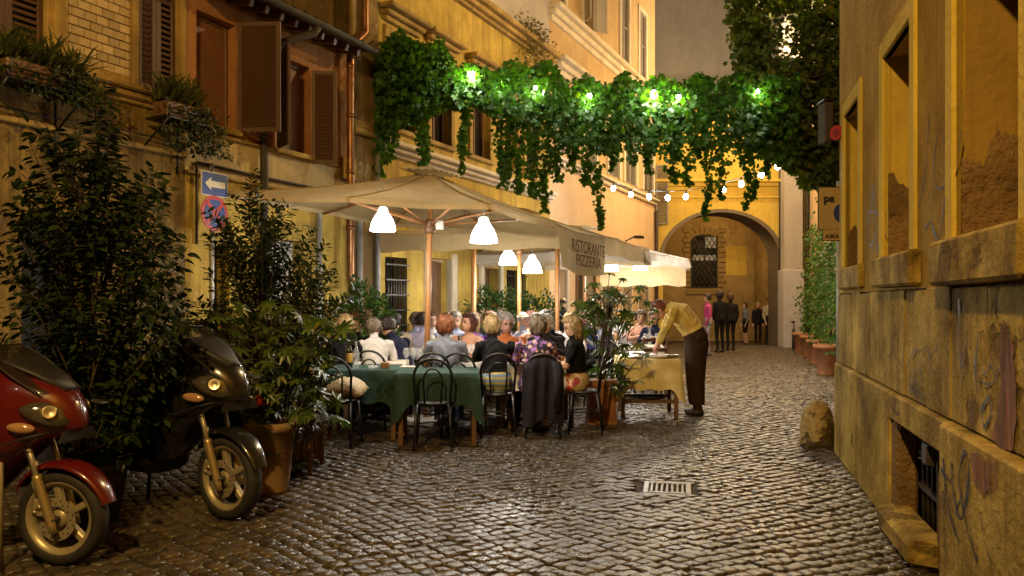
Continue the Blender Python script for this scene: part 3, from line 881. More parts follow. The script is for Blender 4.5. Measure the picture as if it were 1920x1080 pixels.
for k in range(-3, 4):
    a = R(90 - k * 16)
    add('stone_block', bl, ah, ((wx0 + wx1) / 2 + .62 * math.cos(a) * .9, BY - .01, wz1 + .02 + .30 * abs(math.sin(a)) - .26), (0, -a, 0))
    add('stone_block', bl2, ah, ((wx0 + wx1) / 2 + k * .2 - .11, BY - .015, wz0 - .32))
# pale patch of painted plaster
pp0, pp1 = PX(1361, WYb) - 7.15, PX(1400, WYb) - 7.15
MB().cbox(pp0, pp1, BY - .02, BY, PZ(517, WYb), PZ(462, WYb), .005).build('plaster_patch', m_arch, ah)
# passage brick courses: thin raised bands
# grey pier at the right of the arch
PY_ = -.55
MB().cbox(PX(1471, EY + PY_) - 7.15, PX(1506, EY + PY_) - 7.15, PY_, 0, 0, 11, .02).build('pier', m_grey, ah)
MB().cbox(PX(1467, EY + PY_) - 7.15 + .03, PX(1508, EY + PY_) - 7.15, PY_ - .03, 0.001, 0.001, 2.6, .02).build('pier_base', pm('pale_grey_paint', (.46, .43, .44), (.38, .35, .36), rough=.8), ah)
MB().tube([(PX(1464, EY - .1) - 7.15, -.1, 0.2), (PX(1464, EY - .1) - 7.15, -.1, 8)], .07, 8).build('downpipe', m_rust, ah)
# louvred shutter beside the peach house
shutter(ah, (x0 + .10, -.12, 4.15), .42, 2.0, 0, m_shutg, 26, 1)
MB().cbox(PX(1484, EY - .6) - 7.15 - .1, PX(1484, EY - .6) - 7.15 + .1, PY_ - .01, PY_, 3.2, 3.5, .002).build('graffiti', m_grey, ah)

# ---- tall plain wall behind the arch
th_ = empty('tall_house', 'tall plain grey plastered house rising behind the arch', 'house', (7.5, 33.5, 0))
MB().box(-5.5, 6, 0, 6, 0, 24).build('wall', m_grey, th_)
MB().cbox(-5.5, 6, -.12, -.001, 7.4, 7.6, .03).build('ledge', m_grey, th_)

# ---- right hand house beyond the gap
GO = np.array([7.15 + .284 * (13.9 - 16.8), 13.9]); gu = np.array([.284, 1.0]) / math.hypot(.284, 1)
GL = 13.3
gh_ = empty('vine_house', 'far right house with brick trim, overgrown by climbing vine', 'house', (GO[0] + gu[0] * GL, GO[1] + gu[1] * GL, 0), math.atan2(-gu[1], -gu[0]))
def GWp(t, out=0.0, z=0.0):       # t from the far end towards the camera
    p = GO + gu * (GL - t)
    return Vector((p[0] - gu[1] * out, p[1] + gu[0] * out, z))
wall_mesh(0, GL, 0, 12, [(2.0, 2.9, 0, 2.4), (5.2, 6.1, 3.4, 5.2), (8.2, 9.1, 3.4, 5.2), (5.2, 6.1, 7, 9), (8.6, 9.5, 7, 9), (11.4, 12.2, 7, 9)], .25).build('wall', m_pinklow, gh_)
MB().box(1.9, 9.2, .24, .3, 0, 5.4).box(5, 12.4, .24, .3, 6.9, 9.1).build('pane', m_dark, gh_)
MB().add([(GL, 0, 0), (GL, 8, 0), (GL, 8, 12), (GL, 0, 12)], [(0, 1, 2, 3)]).build('side_wall', m_pink, gh_)
bq = MB().cbox(0, .26, -.05, .02, 0, .10, .01).mesh('brick', m_terra); bq2 = MB().cbox(0, .18, -.05, .02, 0, .10, .01).mesh('brick', m_terra)
for k in range(70):
    add('brick', bq if k % 2 else bq2, gh_, (3.5, 0, .02 + k * .115))
MB().tube([(.3, -.08, 0), (.3, -.08, 11)], .06, 8).build('downpipe', m_rust, gh_)
for a in (5.1, 8.1):
    MB().cbox(a, a + .12, -.05, 0, 3.3, 5.3, .01).cbox(a + .98, a + 1.1, -.05, 0, 3.3, 5.3, .01).build('window_frame', m_white, gh_)

# ------------------------------------------------------------------ right corner house
CO = np.array([3.34, 8.12]); cv = np.array([.254, .9672])
ch = empty('corner_house', 'ochre corner house with blind yellow framed windows and scribbled stone base', 'house', (CO[0], CO[1], 0), math.atan2(-cv[1], -cv[0]))
def CW(t, out=0.0, z=0.0):
    return Vector((CO[0] - cv[0] * t - cv[1] * out, CO[1] - cv[1] * t + cv[0] * out, z))
TL, ZW = 13.0, 11.0
wins = [(.29, 1.365), (2.2, 3.33), (4.04, 5.24), (6.1, 7.3), (8.2, 9.4)]
band, dep = .13, .30
zs0, zt0 = 1.87, 3.47
op = [(a + band, b - band, zs0, zt0 - band) for a, b in wins]
wall_mesh(0, TL, 1.63, ZW, op, dep).build('wall', m_wallR, ch)
MB().add([(0, 0, 0), (0, 10, 0), (0, 10, ZW), (0, 0, ZW)], [(0, 1, 2, 3)]).build('side_wall', m_wallR, ch)
for k, (a, b) in enumerate(wins):
    f = MB()
    f.cbox(a, a + band, -.022, .04, zs0, zt0, .006); f.cbox(b - band, b, -.022, .04, zs0, zt0, .006); f.cbox(a + band, b - band, -.022, .04, zt0 - band, zt0, .006)
    w = f.build('window', m_bandR, ch)
    MB().box(a + band, b - band, dep - .01, dep + .03, zs0, zt0 - band).build('blind_panel', m_jambR, w)
    MB().add([(a + band + .002, .04, zs0), (a + band + .002, dep - .01, zs0), (a + band + .002, dep - .01, zt0 - band), (a + band + .002, .04, zt0 - band)], [(0, 1, 2, 3)]).build('jamb', m_jambShade if k == 2 else m_jambR, w)
    # plaster fallen away at the foot of the jamb
    rr = random.Random(k + 3)
    n = 16
    hgt = (.52, .60, .56, .5, .5)[k]
    top = [(.02 + (dep - .03) * i / n, zs0 + hgt + .05 * math.sin(i * .55 + k) + rr.uniform(-.035, .035) - (.28 * (i / n) ** 2 if k % 2 else .2 * (1 - i / n))) for i in range(n + 1)]
    poly = [(.02, zs0)] + top + [(dep - .01, zs0)]
    v = [(a + band + .004, p[0], p[1]) for p in poly] + [(a + band + .012, p[0] * .985 + .003, zs0 + (p[1] - zs0) * .98) for p in poly]
    m = len(poly)
    MB().add(v, [list(range(m, 2 * m))] + [(i, (i + 1) % m, m + (i + 1) % m, m + i) for i in range(m)]).build('bare_masonry', m_rough, w)
    # projecting sill block
    pr = (.05, .07, .09, .09, .09)[k]
    zb_ = (1.66, 1.65, 1.635, 1.65, 1.65)[k]
    MB().cbox(a - .06, b + .08, -pr, dep - .02, zb_, zs0 - .003, .018, jit=.004).build('sill', m_trav, ch)
# dado of stone slabs, ledge, base
xs = [0.004, .32, .86, 1.28, 1.78, 2.22, 2.72, 3.05, 3.62, 4.12, 4.7, 5.25, 5.9, 6.7, 7.5, 8.4, 9.3, 10.2, 11.1, 12, 13]
for i in range(len(xs) - 1):
    d = random.uniform(-.006, .006)
    MB().cbox(xs[i] + .003, xs[i + 1] - .003, -.012 + d, .10, .935, 1.632 + random.uniform(-.02, .0), .006).build('stone_slab', m_trav, ch)
cw0, cw1 = 2.72, 4.18
MB().box(0.005, cw0 + .005, .02, .12, 0, 1.63).box(cw0 + .005, cw1 - .005, .02, .12, .76, 1.63).box(cw1 - .005, TL, .02, .12, 0, 1.63).build('wall_core', m_rough, ch)
bs = [(0.0, 1.35), (1.35, cw0)] 
for a, b in bs: MB().cbox(a + .002, b - .002, -.05, .10, 0, .925, .014).build('stone_slab', m_trav, ch)
MB().cbox(cw0, cw1, -.05, .10, .745, .925, .012).build('stone_slab', m_trav, ch)
for a, b in ((cw1, 5.9), (5.9, 8.2), (8.2, TL)): MB().cbox(a + .002, b - .002, -.085, .10, 0, .925, .014).build('stone_slab', m_trav, ch)
# cellar opening: recess, bars, broken stone sill
MB().box(cw0 + .02, cw1 - .02, .22, .5, .02, .744).build('cellar_recess', m_dark, ch)
fr = MB()
fr.cbox(cw0 + .01, cw0 + .16, -.03, .10, .0, .744, .02, jit=.01); fr.build('cellar_jamb', m_rough, ch)
MB().cbox(cw1 - .55, cw1 - .01, .03, .16, 0, .744, .02, jit=.01).build('cellar_jamb', m_rough, ch)
bars = MB()
for x in np.linspace(cw0 + .24, cw1 - .62, 6): bars.tube([(x, .12, .05), (x, .12, .74)], .014, 6)
for z in (.34, .56): bars.box(cw0 + .16, cw1 - .55, .095, .145, z - .014, z + .014)
bars.build('iron_bars', m_rust, ch)
MB().cbox(cw0 + .05, cw1 - .5, -.14, .09, 0, .17, .03, jit=.02).build('cellar_sill', m_trav, ch)
MB().cbox(cw1 - .62, cw1 - .50, -.03, .029, .60, .72, .01).build('hinge_stone', m_rust, ch)

# writing and stains on the wall (sprayed lines lie on the surface)
def scribble(pts, w=.012, y=-.0165, mat=m_paint, name='graffiti'):
    """smoothed brush line in wall coordinates (t, z)"""
    P = []
    for i in range(len(pts) - 1):
        p0, p1, p2, p3 = pts[max(i - 1, 0)], pts[i], pts[i + 1], pts[min(i + 2, len(pts) - 1)]
        for s in np.linspace(0, 1, 7)[:-1]:
            P.append(tuple(.5 * ((2 * p1[k]) + (-p0[k] + p2[k]) * s + (2 * p0[k] - 5 * p1[k] + 4 * p2[k] - p3[k]) * s * s + (-p0[k] + 3 * p1[k] - 3 * p2[k] + p3[k]) * s ** 3) for k in (0, 1)))
    P.append(pts[-1])
    mb = MB(); L = []
    for i, p in enumerate(P):
        a, b = P[max(i - 1, 0)], P[min(i + 1, len(P) - 1)]
        t = Vector((b[0] - a[0], b[1] - a[1], 0)); t = t.normalized() if t.length > 0 else Vector((1, 0, 0))
        ww = w * (.65 + .35 * math.sin(i * .7 + pts[0][0] * 9))
        L.append(((p[0] - t.y * ww, y, p[1] + t.x * ww), (p[0] + t.y * ww, y, p[1] - t.x * ww)))
    v = [q for l in L for q in l]
    mb.add(v, [(2 * i, 2 * i + 2, 2 * i + 3, 2 * i + 1) for i in range(len(L) - 1)])
    return mb
def CT(px, py):   # pixel on the right wall -> (t, z)
    Y = 1.208 / ((px - 960) / F - .2626)
    return ((8.12 - Y) / .9672, PZ(py, Y))
def spray(lines, w, y, mat):
    for ln in lines:
        scribble([CT(*p) for p in ln], w, y).build('graffiti', mat, ch)
spray([[(1742, 220), (1739, 300), (1730, 360), (1722, 390)], [(1765, 225), (1752, 300), (1755, 345), (1770, 350), (1778, 300), (1765, 240)], [(1752, 350), (1748, 420), (1762, 445), (1775, 360)], [(1736, 430), (1745, 415), (1756, 440), (1765, 470)], [(1803, 245), (1798, 300), (1790, 350)]], .008, -.004, m_paint)
spray([[(1640, 345), (1630, 420), (1636, 350), (1643, 430), (1632, 460), (1628, 400), (1650, 410), (1645, 470), (1640, 360)], [(1634, 370), (1652, 420), (1640, 440)]], .014, -.004, m_paintg)
spray([[(1655, 360), (1664, 430), (1660, 440)]], .006, -.004, m_paint)
spray([[(1710, 670), (1716, 740), (1722, 690), (1726, 755), (1732, 680), (1738, 760), (1727, 720), (1712, 725), (1742, 745)], [(1708, 690), (1720, 660), (1730, 655)], [(1703, 755), (1716, 765), (1708, 775)]], .008, -.021, m_paint)
spray([[(1683, 745), (1690, 770), (1697, 748), (1702, 778), (1690, 765)]], .007, -.053, m_paint)
spray([[(1805, 860), (1812, 940), (1830, 1000), (1838, 1020)], [(1840, 940), (1832, 960), (1845, 970), (1858, 880), (1848, 850), (1838, 900), (1852, 985), (1875, 1055)], [(1800, 880), (1818, 905)], [(1822, 870), (1827, 930), (1840, 975)]], .014, -.089, m_paint)
spray([[(1843, 620), (1838, 690), (1842, 735)], [(1862, 745), (1850, 770), (1856, 800), (1868, 770), (1862, 740)], [(1828, 755), (1832, 790)], [(1765, 640), (1763, 660)], [(1806, 560), (1808, 640), (1810, 690)]], .012, -.021, m_paint)
spray([[(1577, 290), (1578, 330), (1575, 345)], [(1585, 300), (1583, 345)]], .01, -.004, m_paintg)
spray([[(1815, 575), (1818, 640), (1812, 720)], [(1700, 600), (1702, 640), (1698, 690)], [(1752, 575), (1750, 660), (1755, 745), (1750, 770)], [(1600, 600), (1604, 660), (1599, 700)]], .005, -.021, m_paint)
spray([[(1848, 690), (1858, 700), (1866, 680), (1876, 705), (1884, 690)], [(1846, 710), (1862, 722), (1880, 708)], [(1735, 660), (1745, 650), (1752, 668), (1760, 655)], [(1665, 640), (1672, 670), (1680, 650), (1688, 690)]], .006, -.021, m_paint)
spray([[(1880, 960), (1890, 1010), (1905, 1060)], [(1862, 890), (1856, 960), (1868, 1020)], [(1808, 930), (1806, 1000), (1814, 1050)], [(1590, 720), (1594, 780), (1590, 820)], [(1640, 760), (1648, 800), (1644, 860)]], .006, -.091, m_paint)
# the long red brown smear on the stones near the camera
for (pl, y) in (([(1888, 620), (1897, 605), (1912, 660), (1916, 720), (1914, 845), (1885, 838), (1870, 820), (1885, 740)], -.022), ([(1864, 850), (1920, 870), (1918, 930), (1900, 925), (1890, 935), (1868, 900)], -.092)):
    poly = [CT(*p) for p in pl]
    P2 = []
    for i in range(len(poly)):
        a, b = poly[i], poly[(i + 1) % len(poly)]
        for s in (0, .25, .5, .75): P2.append((a[0] + (b[0] - a[0]) * s + random.uniform(-.02, .02), a[1] + (b[1] - a[1]) * s + random.uniform(-.012, .012)))
    m = len(P2)
    MB().add([(p[0], y, p[1]) for p in P2], [list(range(m))]).build('paint_stain', m_red, ch)
# ------------------------------------------------------------------ people
def cloth(name, c, **k):
    return pm(name, c, tuple(x * .72 for x in c), rough=.88, scale=7, bump=.006, bscale=9, spec=.2, **k)
m_eye = pm('eye_dark', (.02, .015, .012), rough=.2)
m_lip = pm('lip', (.36, .13, .10), rough=.5)
SKINS = [pm('skin_%s' % n, c, tuple(x * .86 for x in c), rough=.55, scale=18) for n, c in (('fair', (.52, .31, .21)), ('tan', (.42, .235, .15)), ('rosy', (.55, .29, .21)))]
m_shoe = pm('shoe_leather', (.025, .02, .018), rough=.4)
def hairmat(name, c): return pm(name, c, tuple(x * .45 for x in c), rough=.5, scale=30, stretch=(1, 1, .12), bump=.02, bscale=70)
HAIR = {'blond': hairmat('blond_hair', (.42, .28, .12)), 'brown': hairmat('brown_hair', (.10, .05, .022)), 'dark': hairmat('dark_hair', (.03, .018, .012)), 'red': hairmat('red_hair', (.26, .085, .025)), 'grey': hairmat('grey_hair', (.36, .31, .26)), 'white': hairmat('white_hair', (.60, .54, .46)), 'greybrown': hairmat('greying_hair', (.20, .145, .10)), 'darkred': hairmat('auburn_hair', (.13, .035, .018))}

SIT = dict(pelvis=(0, 0, .57), waist=(0, .02, .75), chest=(0, .04, .95), neck=(0, .05, 1.09), head=(0, .09, 1.245), sh=(.185, .03, 1.03), el=(.245, .13, .80), wr=(.13, .38, .84), hip=(.09, .0, .55), kn=(.11, .43, .56), an=(.11, .38, .10))
STAND = dict(pelvis=(0, 0, .97), waist=(0, .01, 1.12), chest=(0, .02, 1.32), neck=(0, .02, 1.47), head=(0, .04, 1.63), sh=(.185, 0, 1.40), el=(.23, -.02, 1.12), wr=(.22, .10, .87), hip=(.09, 0, .94), kn=(.09, .03, .52), an=(.09, -.02, .09))
N_P = [0]
def head_frame(J, yaw, tilt):
    return Matrix.Translation(Vector(J['head'])) @ Matrix.Rotation(yaw, 4, 'Z') @ Matrix.Rotation(tilt, 4, 'X')

def person(label, loc, rz, base=SIT, J=None, top=None, bottom=None, skin=0, hair='brown', style='short', sleeve='long', group=None, yaw=0.0, tilt=0.0, vox=.014, asym=None, skirt=None, bare_legs=False, scale=1.0, girth=1.0, female=False, curly=False, cat='person'):
    J = {**base, **(J or {})}
    asym = asym or {}
    def jt(k, s):
        p = asym.get((k, s), J[k]); p = Vector(p)
        return Vector((p.x * s, p.y, p.z)) if (k, s) not in asym else p
    mats = [SKINS[skin], top, bottom or top, m_shoe, m_eye, m_lip]
    B = MB(); seg = []          # seg: p0 p1 r0 r1 tag
    wS = .93 if female else 1.0
    spine = [Vector(J[k]) for k in ('pelvis', 'waist', 'chest', 'neck')]
    rad = [(.175 * girth, .130 * girth), (.150 * wS * girth, .115 * girth ** 1.5), (.178 * wS * girth, .125 * girth), (.075, .07)]
    def ring(c, t, rx, ry, n=16):
        x = Vector((1, 0, 0)); y = t.cross(x).normalized()
        return [c + x * rx * math.cos(2 * math.pi * i / n) + y * ry * math.sin(2 * math.pi * i / n) for i in range(n)]
    t0 = (spine[1] - spine[0]).normalized()
    rings = [ring(spine[0] - t0 * .11, t0, .11, .09), ring(spine[0] - t0 * .06, t0, .165, .12)]
    for i, (c, (a, b)) in enumerate(zip(spine, rad)):
        t = (spine[min(i + 1, 3)] - spine[max(i - 1, 0)]).normalized()
        rings.append(ring(c, t, a, b))
        if i == 2:
            tt = (spine[3] - spine[2]); rings.append(ring(c + tt * .52, t, .172 * wS, .105)); rings.append(ring(c + tt * .85, t, .11, .082))
    B.loft(rings)
    for i in range(3): seg.append((spine[i], spine[i + 1], .13, .12 if i < 2 else .09, 2 if i == 0 and bottom else 1))
    if bottom: seg.append((spine[0], spine[0] + Vector((0, 0, .02)), .16, .16, 2))
    Hm = head_frame(J, yaw, tilt)
    hc = Vector(J['head'])
    B.tube([spine[3] - (spine[3] - spine[2]).normalized() * .04, hc + Hm.to_3x3() @ Vector((0, -.015, -.03))], [.060, .052], 10)
    seg.append((spine[3] + Vector((0, 0, .012)), hc, .045, .05, 0))
    B.ell((0, -.012, .03), (.076, .097, .098), 16, 10, M=Hm)       # skull
    B.ell((0, .022, -.045), (.060, .068, .075), 14, 9, M=Hm)       # jaw
    B.ell((0, .088, -.018), (.013, .022, .024), 8, 6, M=Hm)        # nose
    B.ell((0, .078, .02), (.010, .018, .035), 8, 6, M=Hm)
    for s in (1, -1): B.ell((s * .077, -.008, -.012), (.012, .022, .033), 8, 6, M=Hm)
    seg.append((hc + Vector((0, 0, .05)), hc - Vector((0, 0, .05)), .09, .08, 0))
    hands = MB()
    for s in (1, -1):
        a, b, c = jt('sh', s), jt('el', s), jt('wr', s)
        B.tube([a + Vector((-s * .05, 0, .005)), a, a * .5 + b * .5, b], [.058 * girth, .060 * girth, .05 * girth, .043 * girth], 10)
        fore = .040 if sleeve == 'long' else .034
        B.tube([b, b * .6 + c * .4, c], [.043, fore + .004, .027 if sleeve != 'long' else .033], 10)
        B.ell(tuple(b), (.043, .043, .043), 10, 7)
        if sleeve == 'long': seg += [(a, b, .055, .045, 1), (b, c * .97 + b * .03, .045, .035, 1)]
        elif sleeve == 'short': seg += [(a, a * .35 + b * .65, .055, .05, 1), (a * .3 + b * .7, c, .04, .03, 0)]
        else: seg += [(a, b, .05, .045, 0), (b, c, .04, .03, 0)]
        # hand: palm, four fingers of unequal length, thumb from the side
        d = (c - b).normalized()
        u = Vector((0, 0, 1)); u = (u - d * u.dot(d)); u = u.normalized() if u.length > .2 else Vector((0, 1, 0))
        w = d.cross(u).normalized() * s
        pc = c + d * .045
        B.loft([[c + d * t + w * rx * math.cos(q) + u * ry * math.sin(q) for q in np.linspace(0, 2 * math.pi, 9)[:-1]] for t, rx, ry in ((-.01, .024, .02), (.03, .036, .016), (.075, .038, .014), (.085, .034, .011))])
        seg.append((c + d * .012, c + d * .09, .036, .036, 0))
        for k, (off, ln) in enumerate(((-.028, .066), (-.009, .076), (.010, .070), (.028, .054))):
            p0 = c + d * .075 + w * off
            hands.tube([p0, p0 + d * ln * .5 - u * .008, p0 + d * ln * .82 - u * .024, p0 + d * ln - u * .038], [.0095, .009, .008, .006], 6)
        p0 = c + d * .025 - w * .03
        hands.tube([p0, p0 + d * .03 - w * .024 - u * .006, p0 + d * .058 - w * .030 - u * .014], [.011, .010, .007], 6)
        h, k_, an = jt('hip', s), jt('kn', s), jt('an', s)
        lr = .9 if bare_legs else 1.0
        B.tube([h, h * .5 + k_ * .5, k_], [.085 * girth, .072 * girth, .055 * girth], 12); B.ell(tuple(k_), (.055, .055, .056), 10, 7)
        B.tube([k_, k_ * .65 + an * .35, an], [.054 * girth, .052 * lr * girth, .034 if bare_legs else .043 * girth], 10)
        fwd = Vector((0, 1, 0))
        B.loft([[an + Vector((rx * math.cos(q), y, -.045 + rz_ * math.sin(q))) for q in np.linspace(0, 2 * math.pi, 11)[:-1]] for y, rx, rz_ in ((-.075, .02, .02), (-.06, .036, .04), (0, .042, .045), (.08, .046, .032), (.15, .042, .024), (.185, .022, .014))])
        seg += [(h, k_, .08, .055, 2)]
        seg += [(k_, an, .05, .04, 0 if bare_legs else 2), (an + Vector((0, -.04, -.05)), an + Vector((0, .16, -.06)), .04, .035, 3)]
    tmp = add('tmp', mesh_from('tmp', B.v, B.f))
    md = tmp.modifiers.new('r', 'REMESH'); md.mode = 'VOXEL'; md.voxel_size = vox
    ms = tmp.modifiers.new('s', 'SMOOTH'); ms.factor = .5; ms.iterations = 3
    dg = bpy.context.evaluated_depsgraph_get()
    ev = tmp.evaluated_get(dg); em = ev.to_mesh()
    nv, nf = len(em.vertices), len(em.polygons)
    co = np.empty(nv * 3, np.float32); em.vertices.foreach_get('co', co); co = co.reshape(-1, 3).astype(float)
    fv = [tuple(p.vertices) for p in em.polygons]
    ctr = np.empty(nf * 3, np.float32); em.polygons.foreach_get('center', ctr); ctr = ctr.reshape(-1, 3).astype(float)
    ev.to_mesh_clear(); me0 = tmp.data
    bpy.data.objects.remove(tmp); bpy.data.meshes.remove(me0)
    best = np.full(nf, 1e9); tg = np.zeros(nf, int)
    for p0, p1, r0, r1, t in seg:
        p0, p1 = np.array(p0), np.array(p1); d = p1 - p0
        h = np.clip(((ctr - p0) @ d) / max(d @ d, 1e-9), 0, 1)
        dist = np.linalg.norm(ctr - p0 - h[:, None] * d, axis=1) - (r0 + (r1 - r0) * h)
        m = dist < best; best[m] = dist[m]; tg[m] = t
    # folds in the clothes
    cm = np.isin(tg, (1, 2))
    if vox < .02:
        vm = np.zeros(nv, bool)
        for i in np.where(cm)[0]: vm[list(fv[i])] = True
        ph = random.uniform(0, 6)
        fold = .0065 * np.sin(co[:, 2] * 38 + 5 * co[:, 0] + 3 * np.sin(co[:, 0] * 22 + ph) + 3 * np.sin(co[:, 1] * 25)) 
        cen = np.array(spine[1]); dv = co - cen; dv[:, 2] *= .1; dv /= np.maximum(np.linalg.norm(dv, axis=1, keepdims=True), 1e-6)
        co[vm] += dv[vm] * (fold[vm, None] + .003)
    X = MB(); X.v = [tuple(p) for p in co]; X.f = [list(q) for q in fv]; X.m = tg.tolist(); X.s = [True] * nf
    X.add(hands.v, hands.f, 0, True)
    for s in (1, -1):
        X.ell((s * .030, .080, .012), (.013, .009, .008), 8, 6, 4, M=Hm)
        X.box(s * .032 - .018, s * .032 + .018, .078, .088, .030, .036, 4, M=Hm)
    X.ell((0, .083, -.062), (.022, .009, .007), 8, 6, 5, M=Hm)
    o = X.build('person', mats, None, loc, (0, 0, rz))
    o.scale = (scale,) * 3
    tag(o, label, cat, group)
    N_P[0] += 1
    # hair
    if style != 'none':
        hb = MB(); nu, nv_ = 28, 18
        rr = random.Random(N_P[0]); ph = [rr.uniform(0, 6) for _ in range(6)]
        v, f = [], []
        for i in range(nv_ + 1):
            th = math.pi * i / nv_
            for j in range(nu):
                a = 2 * math.pi * j / nu
                d = Vector((math.sin(th) * math.cos(a), math.sin(th) * math.sin(a), math.cos(th)))
                strand = (.007 * math.sin(9 * a + ph[0] + 2 * math.sin(3 * th)) + .006 * math.sin(17 * a + ph[1] + 4 * th) + rr.uniform(-.007, .007) + .006 * math.sin(5 * a + 6 * th + ph[5])) * math.sin(th)
                if curly: strand += .010 * math.sin(11 * a + ph[2]) * math.sin(9 * th + ph[3])
                front = d.y
                if style == 'bald': ok = front < .35 and d.z < .45 and d.z > -.45
                elif style == 'short': ok = d.z > (.42 if front > .45 else -.72 if front < -.05 else -.72 + (front + .05) * 2.1)
                else: ok = d.z > .38 if front > .5 else True if front < .3 else d.z > -.6 + (front - .3) * 4
                g = .016 if style != 'bald' else .006
                if style == 'bob': g = .024
                if style == 'long': g = .026
                rxy = (.078 + g, .101 + g, .101 + g)
                if not ok: rxy = (.05, .06, .07)
                p = Vector((d.x * rxy[0], d.y * rxy[1] - .012, d.z * rxy[2] + .03)) + d * (strand if ok else 0)
                if ok and style in ('bob', 'long') and d.z < .1:
                    L = (.022 if style == 'bob' else .11) * (1 + .25 * math.sin(7 * a + ph[4]) + .15 * math.sin(13 * a + ph[5]))
                    p.z -= L * min(1, (.1 - d.z) / .9)
                    p.x *= 1 + .10 * min(1, (.1 - d.z)); p.y = p.y * .9 - .006
                    if d.z < -.75: p.x *= .8
                v.append(p)
        for i in range(nv_):
            for j in range(nu): f.append((i * nu + j, i * nu + (j + 1) % nu, (i + 1) * nu + (j + 1) % nu, (i + 1) * nu + j))
        hb.add(v, f, 0, True, Hm)
        if vox < .02 and style != 'bald':
            for k in range(170):
                p = Vector(v[rr.randrange(nu, len(v) - nu)])
                q = p - Vector((0, -.012, .03))
                if abs(q.x) < .055 and abs(q.y) < .066 and abs(q.z) < .075: continue
                ou = q.normalized(); dn = (Vector((rr.gauss(0, .5), rr.gauss(-.15, .4), -1))); dn = (dn - ou * dn.dot(ou)).normalized()
                if curly: dn = (dn + Vector((rr.gauss(0, .8), rr.gauss(0, .8), rr.gauss(0, .8)))).normalized()
                L_ = rr.uniform(.03, .075); w_ = dn.cross(ou) * rr.uniform(.003, .007)
                a_, b_, c_ = p + ou * .003, p + dn * L_ * .5 + ou * rr.uniform(.005, .014), p + dn * L_ + ou * rr.uniform(-.004, .016)
                hb.add([a_ - w_, a_ + w_, b_ + w_, b_ - w_, c_], [(0, 1, 2, 3), (3, 2, 4)], 0, True, Hm)
        hb.build('hair', HAIR[hair], o)
    if skirt:
        hp, kn = Vector(J['pelvis']), (jt('kn', 1) + jt('kn', -1)) / 2
        sk = MB(); rg = []
        for t, rx, ry in ((-.12, .178, .135), (.0, .205, .165), (.3, .215, .135), (.65, .205, .11), (1.02, .195, .10)):
            if t < 0: c = hp + Vector((0, 0, .13))
            else: c = hp * (1 - t) + kn * t
            q = []
            for k in range(20):
                a = 2 * math.pi * k / 20
                wv = 1 + .04 * math.sin(5 * a + t * 6)
                q.append(c + (Vector((math.cos(a) * rx * wv, math.sin(a) * ry * wv, 0)) if t <= 0 else Vector((math.cos(a) * rx * wv, 0 if t > .2 else math.sin(a) * .10, math.sin(a) * ry * wv - .01))))
            rg.append(q)
        sk.loft(rg, caps=False).build('skirt', skirt, o)
    return o
# ------------------------------------------------------------------ lamps
m_lampglass = emis('lamp_glass', (1.0, .95, .86), 15.0)
m_lampneck = emis('lamp_neck', (1.0, .93, .80), 1.2)
m_bulb = emis('bulb_glass', (.92, .97, 1.0), 60.0)
m_plastic = pm('white_plastic', (.62, .60, .56), rough=.4)
def point(name, loc, e, c, r, parent=None):
    d = bpy.data.lights.new(name, 'POINT'); d.energy, d.color, d.shadow_soft_size = e, c, r
    o = bpy.data.objects.new(name, d); COL.objects.link(o); o.location = loc
    if parent is not None: o.parent = parent
    return o
LP = []
def pendant(loc, label, e=26, s=1.0, cord=.25):
    """bell lamp: loc is the middle of its lower rim"""
    t = empty('pendant_lamp', label, 'lamp', loc, 0, 'bell lamps under the parasols')
    if not LP:
        a = MB().lathe([(.145, 0), (.143, .03), (.132, .08), (.112, .13), (.085, .175), (.062, .205)], 24)
        a.f = [q for q in a.f if len(q) == 4]; a.m = [0] * len(a.f); a.s = [True] * len(a.f)
        b = MB().lathe([(.063, .205), (.058, .235), (.052, .262), (.035, .275), (.012, .278)], 20)
        LP.extend([a.mesh('lamp_shade', m_lampglass), b.mesh('socket', m_lampneck), MB().ell((0, 0, .12), (.035, .035, .05), 10, 8).mesh('bulb', m_lampglass)])
    add('lamp_shade', LP[0], t); add('socket', LP[1], t); add('bulb', LP[2], t)
    MB().tube([(0, 0, .275), (.008, 0, .275 + cord * .5), (0, 0, .275 + cord)], .005, 5).build('cord', m_plastic, t)
    t.scale = (s, s, s)
    point('lamp_light', (0, 0, -.04), e, (1, .93, .80), .11, t)
    return t

